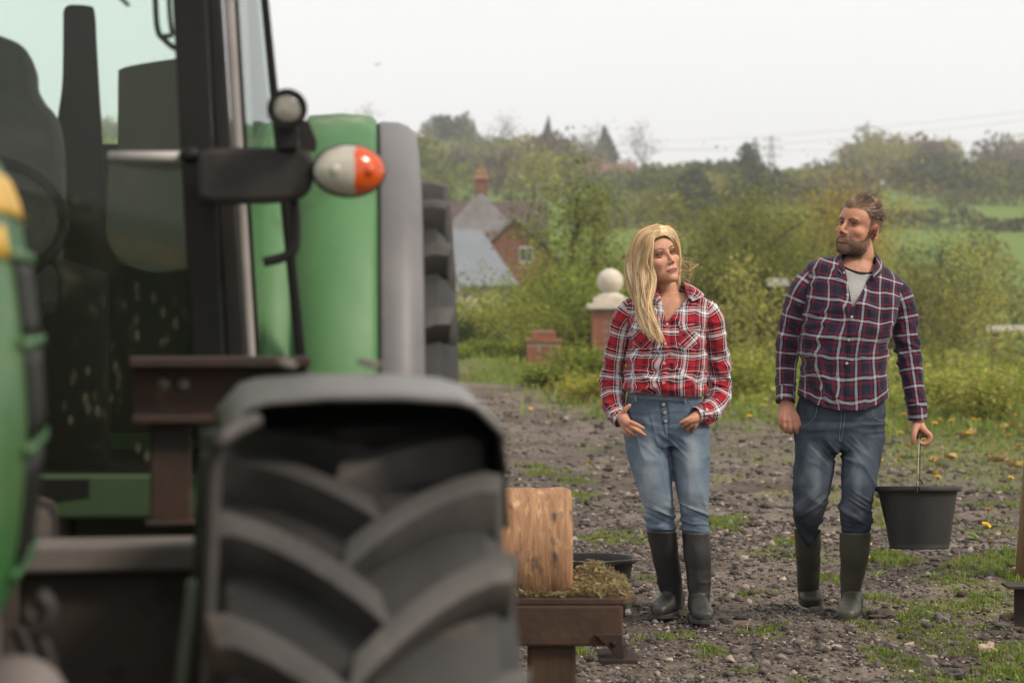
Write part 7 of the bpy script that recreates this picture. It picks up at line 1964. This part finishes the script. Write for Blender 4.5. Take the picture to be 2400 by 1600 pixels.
def inb(px, py, dy): q = P2.W(px, py, dy); return q + np.array([P2.Xp - xb, P2.Yp - Yb, -zbm])
H_ = zr - zbm; Rt = 98.5 * kb
bail = add('bail', tube(np.array([(-Rt * 0.165 - 0.006, -Rt * 0.988 - 0.002, H_ - 0.012), (-Rt * 0.165 - 0.005, -Rt * 0.988 - 0.002, H_ + 0.02), inb(2154, 1032, -.095), inb(2154, 1023, -.078), inb(2154, 1022, -.02), inb(2155, 1022, .04), inb(2157, 1034, .058), (Rt * 0.165 + 0.006, Rt * 0.988 + 0.002, H_ + 0.02), (Rt * 0.165 + 0.007, Rt * 0.988 + 0.002, H_ - 0.012)]), 0.0022, 6), m_bwire, bk)
add('grip', tube([inb(2154, 1023, -.074), inb(2154, 1022.5, -.02), inb(2155, 1022, .038)], 0.0115, 14), m_plastic, bail)
for sgn in (-1, 1):
    tt_ = np.linspace(0, math.pi, 12)
    add('bail_ear', tube([(0.012 * math.cos(q) + sgn * (Rt * 0.165 + 0.005), sgn * (Rt * 0.988 + 0.001), H_ - 0.008 + 0.022 * math.sin(q)) for q in tt_], 0.003, 6), m_bucket, bk)
# ------------------------------------------------------------------ timber stand with hay, buckets, post, small things on the ground
m_wood = pmat('weathered_orange_rust', (0.37, 0.205, 0.110), (0.25, 0.135, 0.075), scale=75, rough=0.85, spec=0.2, bump=0.7, bscale=110, stretch=(1, 0.12, 0.12), layers=(((0.56, 0.36, 0.20), 40.0, 0.55, 0.72), ((0.085, 0.062, 0.05), 26.0, 0.55, 0.66)), lst=(1, 0.35, 0.35))
m_wood2 = pmat('dark_brown_timber', (0.075, 0.040, 0.021), (0.043, 0.024, 0.013), scale=12, rough=0.9, bump=0.5, bscale=40, stretch=(1, 1, 0.15))
m_beam = pmat('muddy_brown_beam', (0.070, 0.037, 0.021), (0.044, 0.024, 0.015), scale=9, rough=0.9, bump=0.6, bscale=35, layers=(((0.16, 0.10, 0.055), 7.0, 0.56, 0.75),))
Ys = 7.55
o = empty('field_roller', (0.15, Ys, 0.0)); tag(o, 'rusty orange-brown roller drum in a muddy frame with hay-strewn ledge, beside the tractor tyre', 'roller')
def sl(px, py, Y): q = PX(px, py, Y); return q - np.array([0.15, Ys, 0.0])
# drum: axis across the view
x0, x1 = sl(1085, 1300, Ys)[0], sl(1343, 1300, Ys)[0]
RD = 0.215; zc_ = sl(1200, 1143, Ys + RD)[2] - RD
SW = np.array([[0, 0, 1.0], [1.0, 0, 0], [0, 1.0, 0]])
pr_ = [(0.03, x0)] + [(RD - 0.006, x0), (RD, x0 + 0.006)] + [(RD + 0.0018 * math.sin(23 * f_), x0 + (x1 - x0) * f_) for f_ in np.linspace(0.06, 0.94, 14)] + [(RD - 0.002, x1 - 0.010), (RD - 0.008, x1 - 0.002), (RD - 0.016, x1), (RD - 0.03, x1 - 0.001), (0.03, x1 - 0.012)]
Vd, Fd = lathe(pr_, 96, (0, RD, zc_), SW)
rad_ = Vd - np.array([0, RD, zc_]); rad_[:, 0] = 0; rl = np.linalg.norm(rad_, axis=1)
Vd = Vd + rad_ / (rl[:, None] + 1e-6) * (0.0022 * fbm(Vd, 14, 3, 3) * (rl > 0.18))[:, None]
add('drum', (Vd, Fd), m_wood, o)
zl = CAMZ - (1412 - HOR) * (Ys - 0.02) / FPX
xr_ = sl(1458, 1450, Ys)[0]
add('front_beam', box(((x0 + xr_) / 2, -0.035, zl - 0.066), (xr_ - x0, 0.06, 0.126)), m_beam, o, smooth=False, bevel=0.008)
xt = sl(1492, 1400, Ys + 0.02)[0]
add('ledge', prism([(x0, -0.06), (xr_ + 0.004, -0.06), (xt, 0.02), (xt - 0.01, 0.10), (xt - 0.03, 0.52), (x0, 0.52)], zl - 0.001, zl + 0.018, 'xy'), m_beam, o, smooth=False, bevel=0.003)
px0, px1 = sl(1236, 1560, Ys)[0], sl(1349, 1560, Ys)[0]
add('post', box(((px0 + px1) / 2, 0.035, (zl - 0.13) / 2 - 0.02), (px1 - px0, 0.14, zl - 0.13 + 0.04)), m_wood2, o, smooth=False, bevel=0.012)
g0, g1, g2 = sl(1392, 1478, Ys)[[0, 2]], sl(1456, 1478, Ys)[[0, 2]], sl(1456, 1542, Ys)[[0, 2]]
gus = add('gusset_plate', prism([tuple(g0), tuple(g2), tuple(g1)], -0.080, -0.066, 'xz'), m_rust, o, smooth=False, bevel=0.002)
hp_ = sl(1434, 1500, Ys)
add('bolt_hole', lathe([(0.0105, 0), (0.0105, 0.002), (0.0002, 0.002)], 16, (hp_[0], -0.081, hp_[2]), R=np.array([[1, 0, 0], [0, 0, -1.0], [0, 1, 0]])), m_black, gus)
fl = sl(1402, 1543, Ys); fr_ = sl(1492, 1540, Ys)
add('foot_plate', box(((fl[0] + fr_[0]) / 2 + 0.0, 0.03, fl[2] + 0.004), (fr_[0] - fl[0], 0.24, 0.014)), m_rust, o, smooth=False, bevel=0.003)
add('end_bracket', prism([(-0.08, fl[2] + 0.011), (0.10, fl[2] + 0.011), (0.10, zl - 0.13), (-0.02, zl - 0.13)], xr_ + 0.001, xr_ + 0.014, 'yz'), m_rust, o, smooth=False)

# chopped hay heaped on the ledge
n = 5200
hx_ = x0 + 0.10 + (xt - x0 - 0.12) * rng.random(n); hy_ = -0.05 + 0.53 * rng.random(n)
hh = 0.012 + 0.075 * np.exp(-((hx_ - sl(1400, 1300, Ys)[0]) / 0.075) ** 2 - ((hy_ - 0.30) / 0.13) ** 2) + 0.03 * np.exp(-((hy_ - 0.05) / 0.10) ** 2) * (0.7 + 0.6 * vnoise(np.stack([hx_, hy_, 0 * hx_], -1), 14, 3))
kp = ~((hx_ < x1 + 0.004) & (hy_ > 0.005))
hx_, hy_, hh = hx_[kp], hy_[kp], hh[kp]; n = len(hx_)
zz = zl + 0.018 + hh * rng.random(n) ** 0.5
L_ = 0.012 + 0.022 * rng.random(n); a_ = rng.random(n) * 6.28; el = rng.normal(0.1, 0.35, n)
d_ = np.stack([np.cos(a_) * np.cos(el), np.sin(a_) * np.cos(el), np.sin(el)], -1) * L_[:, None] / 2
w_ = np.stack([-np.sin(a_), np.cos(a_), 0.6 * rng.normal(size=n)], -1) * (0.0013 + 0.002 * rng.random(n))[:, None]
c_ = np.stack([hx_, hy_, zz], -1)
c_[:, 2] = np.maximum(c_[:, 2], zl + 0.022)
V = np.stack([c_ - d_ - w_, c_ + d_ - w_ * 0.4, c_ + d_ + w_ * 0.4, c_ - d_ + w_], 1).reshape(-1, 3) + np.array([0.15, Ys, 0])
pal = np.array([(0.36, 0.27, 0.13), (0.27, 0.20, 0.09), (0.15, 0.14, 0.05), (0.44, 0.35, 0.20), (0.17, 0.11, 0.06)])
C_ = np.repeat(pal[rng.integers(0, len(pal), n)] * (0.7 + 0.6 * rng.random((n, 1))), 4, 0)
hay = add('hay', (V, np.arange(4 * n).reshape(-1, 4)), m_leaf, smooth=False, col=C_)
tag(hay, 'dry chopped hay heaped on the ledge beside the rusty roller drum', 'hay', kind='stuff')

# second bucket, standing on the gravel behind the stand, some litter in it
Y2 = 10.62; x2 = (1391 - 1200) * Y2 / FPX
b2 = make_bucket('black bucket standing on the gravel behind the hay-strewn ledge', (x2, Y2, float(terrain(x2, Y2)) + 0.004), 0.190, 0.134, 0.285)
bl2 = add('bail', tube(catmull([(-0.192, 0, 0.268), (-0.196, -0.09, 0.283), (-0.105, -0.18, 0.288), (0.0, -0.204, 0.284), (0.105, -0.18, 0.288), (0.196, -0.09, 0.283), (0.192, 0, 0.268)], 40), 0.0022, 6), m_bwire, b2)
lt = []
for i in range(160):
    a_ = random.uniform(0, 6.28); r_ = 0.155 * math.sqrt(random.random()); q = random.uniform(0, 6.28); L_ = random.uniform(.012, .03)
    c_ = np.array([r_ * math.cos(a_), r_ * math.sin(a_), 0.19 + 0.02 * random.random()]); d_ = np.array([math.cos(q), math.sin(q), random.uniform(-.3, .3)]) * L_; w_ = np.array([-math.sin(q), math.cos(q), .4]) * 0.003
    lt.append((np.array([c_ - d_ - w_, c_ + d_ - w_, c_ + d_ + w_, c_ - d_ + w_]), [(0, 1, 2, 3)]))
lt.append(lathe([(0.160, 0.185), (0.002, 0.193)], 32, cap=False))
fd = add('feed', join(lt), pmat('bran_feed', (0.20, 0.14, 0.085), (0.32, 0.24, 0.14), scale=60, rough=0.95), None, smooth=False, loc=tuple(b2.location)); tag(fd, 'brown straw litter lying in the standing bucket', 'feed', kind='stuff')

# round wooden post and rusty beam end at the right edge
m_postw = pmat('round_post_timber', (0.27, 0.165, 0.085), (0.19, 0.11, 0.055), scale=16, rough=0.85, bump=0.5, bscale=40, stretch=(1, 1, 0.12))
p0, p1 = PX(2414, 1352, 12.0), PX(2470, 700, 12.0)
tag(add('wooden_post', tube([p0 - np.array([0, 0, .1]), p0 * 0.5 + p1 * 0.5, p1], [0.083, 0.078, 0.074], 22), m_postw), 'leaning round brown wooden post at the right picture edge', 'post')
Yi = 9.95; ci_ = PX(2430, 1372, Yi)
ib = empty('rusty_beam', (ci_[0], Yi, 0.0)); tag(ib, 'rusty steel beam end below the leaning wooden post', 'steel beam', kind='thing')
xl_ = PX(2361, 1372, Yi)[0] - ci_[0]; xw_ = PX(2383, 1372, Yi)[0] - ci_[0]
zt_ = ci_[2]
add('top_flange', box(((xl_ + 0.5) / 2, 0.05, zt_ - 0.006), (0.5 - xl_, 0.16, 0.012)), m_rust, ib, smooth=False, bevel=0.002)
add('web', box(((xw_ + 0.5) / 2, 0.05, zt_ / 2 - 0.006), (0.5 - xw_, 0.014, zt_ - 0.026)), m_rust, ib, smooth=False)
add('bottom_flange', box(((xl_ + 0.5) / 2, 0.05, 0.006), (0.5 - xl_, 0.16, 0.012)), m_rust, ib, smooth=False, bevel=0.002)

# dandelions
m_petal = pmat('dandelion_yellow', (0.75, 0.42, 0.015), (0.80, 0.52, 0.03), scale=60, rough=0.8)
m_stalk = pmat('dandelion_green', (0.10, 0.17, 0.03), (0.16, 0.20, 0.05), scale=40, rough=0.7)
def dandelion_mesh():
    V, F, M = [], [], []
    def put_(vf, m_):
        k = len(V); V.extend(np.asarray(vf[0]).tolist()); F.extend([tuple(i + k for i in f) for f in vf[1]]); M.extend([m_] * len(vf[1]))
    put_(tube([(0, 0, 0), (0.004, 0.002, 0.05), (0.0, 0.0, 0.088)], [0.0028, 0.0022, 0.0024], 5), 1)
    put_(lathe([(0.003, 0.082), (0.008, 0.090), (0.007, 0.096)], 8), 1)
    for ring, (n_, r_, el) in enumerate(((18, 0.020, 0.25), (15, 0.016, 0.7), (10, 0.010, 1.1))):
        for i in range(n_):
            a_ = 2 * math.pi * (i + 0.5 * ring) / n_; w_ = 0.0034
            d_ = np.array([math.cos(a_) * math.cos(el), math.sin(a_) * math.cos(el), math.sin(el)]); s_ = np.array([-math.sin(a_), math.cos(a_), 0]) * w_
            c_ = np.array([0, 0, 0.094])
            put_((np.array([c_ - s_ * .5, c_ + s_ * .5, c_ + d_ * r_ + s_, c_ + d_ * r_ - s_]), [(0, 1, 2, 3)]), 0)
    for i in range(7):
        a_ = 2 * math.pi * i / 7 + 0.3; d_ = np.array([math.cos(a_), math.sin(a_), 0]); s_ = np.array([-math.sin(a_), math.cos(a_), 0])
        put_((np.array([(0, 0, 0.004), d_ * .035 + s_ * .009 + (0, 0, .016), d_ * .07 + (0, 0, .012), d_ * .035 - s_ * .009 + (0, 0, .016)]), [(0, 1, 2, 3)]), 1)
    me = make_mesh('dandelion', V, F, smooth=False); me.materials.append(m_petal); me.materials.append(m_stalk)
    me.polygons.foreach_set('material_index', np.array(M, dtype=np.int32))
    return me
dme = dandelion_mesh()
spots = [(2082, 968), (2105, 1024), (2080, 1031), (2111, 1086), (2066, 1100), (2213, 1136), (2186, 1137), (2319, 1074), (2389, 1073), (2319, 1231), (2292, 1250), (2076, 1281), (2040, 1300), (2054, 1334), (2370, 1046), (2304, 998), (2331, 1289), (2203, 990), (2236, 1010), (2160, 975), (2180, 984), (2225, 972), (2270, 985), (2340, 975), (2385, 990), (2140, 1040), (2168, 1052), (1382, 1102), (1238, 970), (1330, 955), (1640, 1010), (2128, 1058), (2250, 965), (2360, 960), (2300, 955), (2035, 968), (2045, 1000), (2060, 1140), (2360, 1130), (2270, 1040), (1760, 995), (1790, 968), (1560, 1180), (1860, 1290), (2190, 1010), (2215, 1018), (2120, 985), (2285, 1015)]
for i, (px, py) in enumerate(spots):
    Yd = CAMZ * FPX / (py + 6 - HOR); xd = (px - 1200) * Yd / FPX
    q = bpy.data.objects.new('dandelion', dme); COL.objects.link(q)
    q.location = (xd, Yd, float(terrain(xd, Yd)) - 0.01); s_ = 0.95 + 0.5 * random.random() + 0.035 * max(0, Yd - 13); q.scale = (s_, s_, s_ * random.uniform(.7, 1.1)); q.rotation_euler = (random.uniform(-.2, .5), random.uniform(-.3, .3), random.uniform(0, 6))
    tag(q, 'small yellow dandelion in flower among the weedy gravel', 'dandelion', 'dandelions in the yard')
# withered leaves
m_wither = pmat('withered_leaf', (0.52, 0.36, 0.12), (0.38, 0.24, 0.09), scale=18, rough=0.8)
def leaf_mesh(seed):
    r_ = np.random.default_rng(seed); V, F = [], []
    for i in range(7):
        t_ = i / 6; w_ = 0.05 * math.sin(math.pi * min(1, t_ * 0.92 + 0.06)) ** 0.8
        for j in range(5):
            s_ = (j - 2) / 2; V.append((0.16 * (t_ - 0.5), s_ * w_, 0.028 * abs(s_) ** 1.5 + 0.03 * (t_ - 0.4) ** 2 * 3 + 0.008 * r_.normal()))
    for i in range(6):
        for j in range(4): F.append((i * 5 + j, i * 5 + j + 1, (i + 1) * 5 + j + 1, (i + 1) * 5 + j))
    me = make_mesh('withered_leaf', V, F); me.materials.append(m_wither); return me
lms = [leaf_mesh(k) for k in range(3)]
lsp = [(2252, 1030, 1.1), (2275, 1026, 1.2), (2352, 1008, 1.3), (2375, 1000, 1.3), (2390, 1018, 1.2), (2190, 1082, 1.0), (2225, 1078, 1.0), (2335, 1090, 1.1), (2365, 1096, 1.0), (2378, 1470, 0.6), (2395, 1095, 1.0)]
for i, (px, py, sc_) in enumerate(lsp):
    Yd = CAMZ * FPX / (py - HOR); xd = (px - 1200) * Yd / FPX
    q = bpy.data.objects.new('withered_leaf', lms[i % 3]); COL.objects.link(q); q.location = (xd, Yd, float(terrain(xd, Yd)) + 0.03); q.scale = (sc_,) * 3; q.rotation_euler = (random.uniform(-.6, .2), random.uniform(-.3, .3), random.uniform(0, 6))
    tag(q, 'withered curled leaf beside the rusty beam' if py == 1470 else 'withered yellow-brown leaf lying in the weedy yard at the right', 'leaf', None if py == 1470 else 'withered leaves in the yard')
# single rocks and clods
def rock(label, px, py, r, c1, c2, seed, squash=0.7, name='rock'):
    V, F = ellipsoid((0, 0, 0), 1.0, None, 22, 14); V = V * (1 + 0.45 * fbm(V + seed * 3.1, 1.3, seed, 4)[:, None]); V = V * np.array([1.15, 0.9, squash]) * r
    Yd = CAMZ * FPX / (py - HOR); xd = (px - 1200) * Yd / FPX
    o_ = add(name, (V, F), pmat('rock_%d' % seed, c1, c2, scale=30, rough=0.9, bump=0.5, bscale=80), None, smooth=False, loc=(xd, Yd, float(terrain(xd, Yd)) + r * squash * 0.45))
    tag(o_, label, 'rock'); o_.rotation_euler = (0, 0, seed)
rock('pale split stone lying in the moss near the lower right corner', 2315, 1530, 0.034, (0.42, 0.33, 0.25), (0.26, 0.18, 0.13), 1, 0.85)
rock('dark grey rock below the hanging bucket', 2204, 1450, 0.040, (0.16, 0.14, 0.13), (0.09, 0.08, 0.075), 2, 0.9)
rock('clod of dark soil beside the man\'s leading boot', 2062, 1456, 0.045, (0.055, 0.042, 0.033), (0.09, 0.07, 0.055), 3, 0.6, 'soil_clod')
rock('larger clod of dark soil at the man\'s heel', 2040, 1448, 0.035, (0.055, 0.042, 0.033), (0.09, 0.07, 0.055), 4, 0.7, 'soil_clod')
rock('small white pebble by the end of the hay-strewn ledge', 1467, 1432, 0.022, (0.55, 0.50, 0.46), (0.42, 0.38, 0.34), 5, 0.7)
rock('dark flat stone in the lower right gravel', 2240, 1560, 0.040, (0.09, 0.08, 0.075), (0.06, 0.055, 0.05), 6, 0.5)
rock('dark stone left of the rusty beam', 2352, 1480, 0.036, (0.10, 0.09, 0.085), (0.06, 0.055, 0.05), 7, 0.55)
rock('pale flat stone in front of the walkers', 1960, 1520, 0.030, (0.34, 0.29, 0.25), (0.24, 0.2, 0.17), 8, 0.4)
for i, (px, py, dx, hgt) in enumerate([(1748, 1482, 10, .075), (2085, 1430, 6, .10), (2098, 1330, 12, .09), (2246, 1322, 5, .10)]):
    Yd = CAMZ * FPX / (py - HOR); q0 = PX(px, py, Yd); q0[2] = float(terrain(q0[0], Yd)) - 0.01
    tag(add('dry_stalk', tube(catmull([q0, q0 + np.array([dx * .0006, 0, hgt * .5]), q0 + np.array([dx * .0016, .01, hgt])], 8), [0.0022] * 7 + [0.001], 5), pmat('dry_stalk_%d' % i, (0.33, 0.22, 0.12), rough=0.9)), 'thin dry weed stalk standing in the gravel', 'stalk', 'dry weed stalks')

# ------------------------------------------------------------------ spring haze in the air
m_haze = bpy.data.materials.new('haze'); m_haze.use_nodes = True; t = m_haze.node_tree; t.nodes.clear()
ho = t.nodes.new('ShaderNodeOutputMaterial'); pv = t.nodes.new('ShaderNodeVolumePrincipled')
pv.inputs['Color'].default_value = (0.97, 0.97, 0.97, 1); pv.inputs['Density'].default_value = 0.00040
t.links.new(pv.outputs[0], ho.inputs['Volume'])
hz_o = add('haze', box((0, 740, 36), (1700, 1600, 92)), m_haze, smooth=False)
hz_o['kind'] = 'stuff'
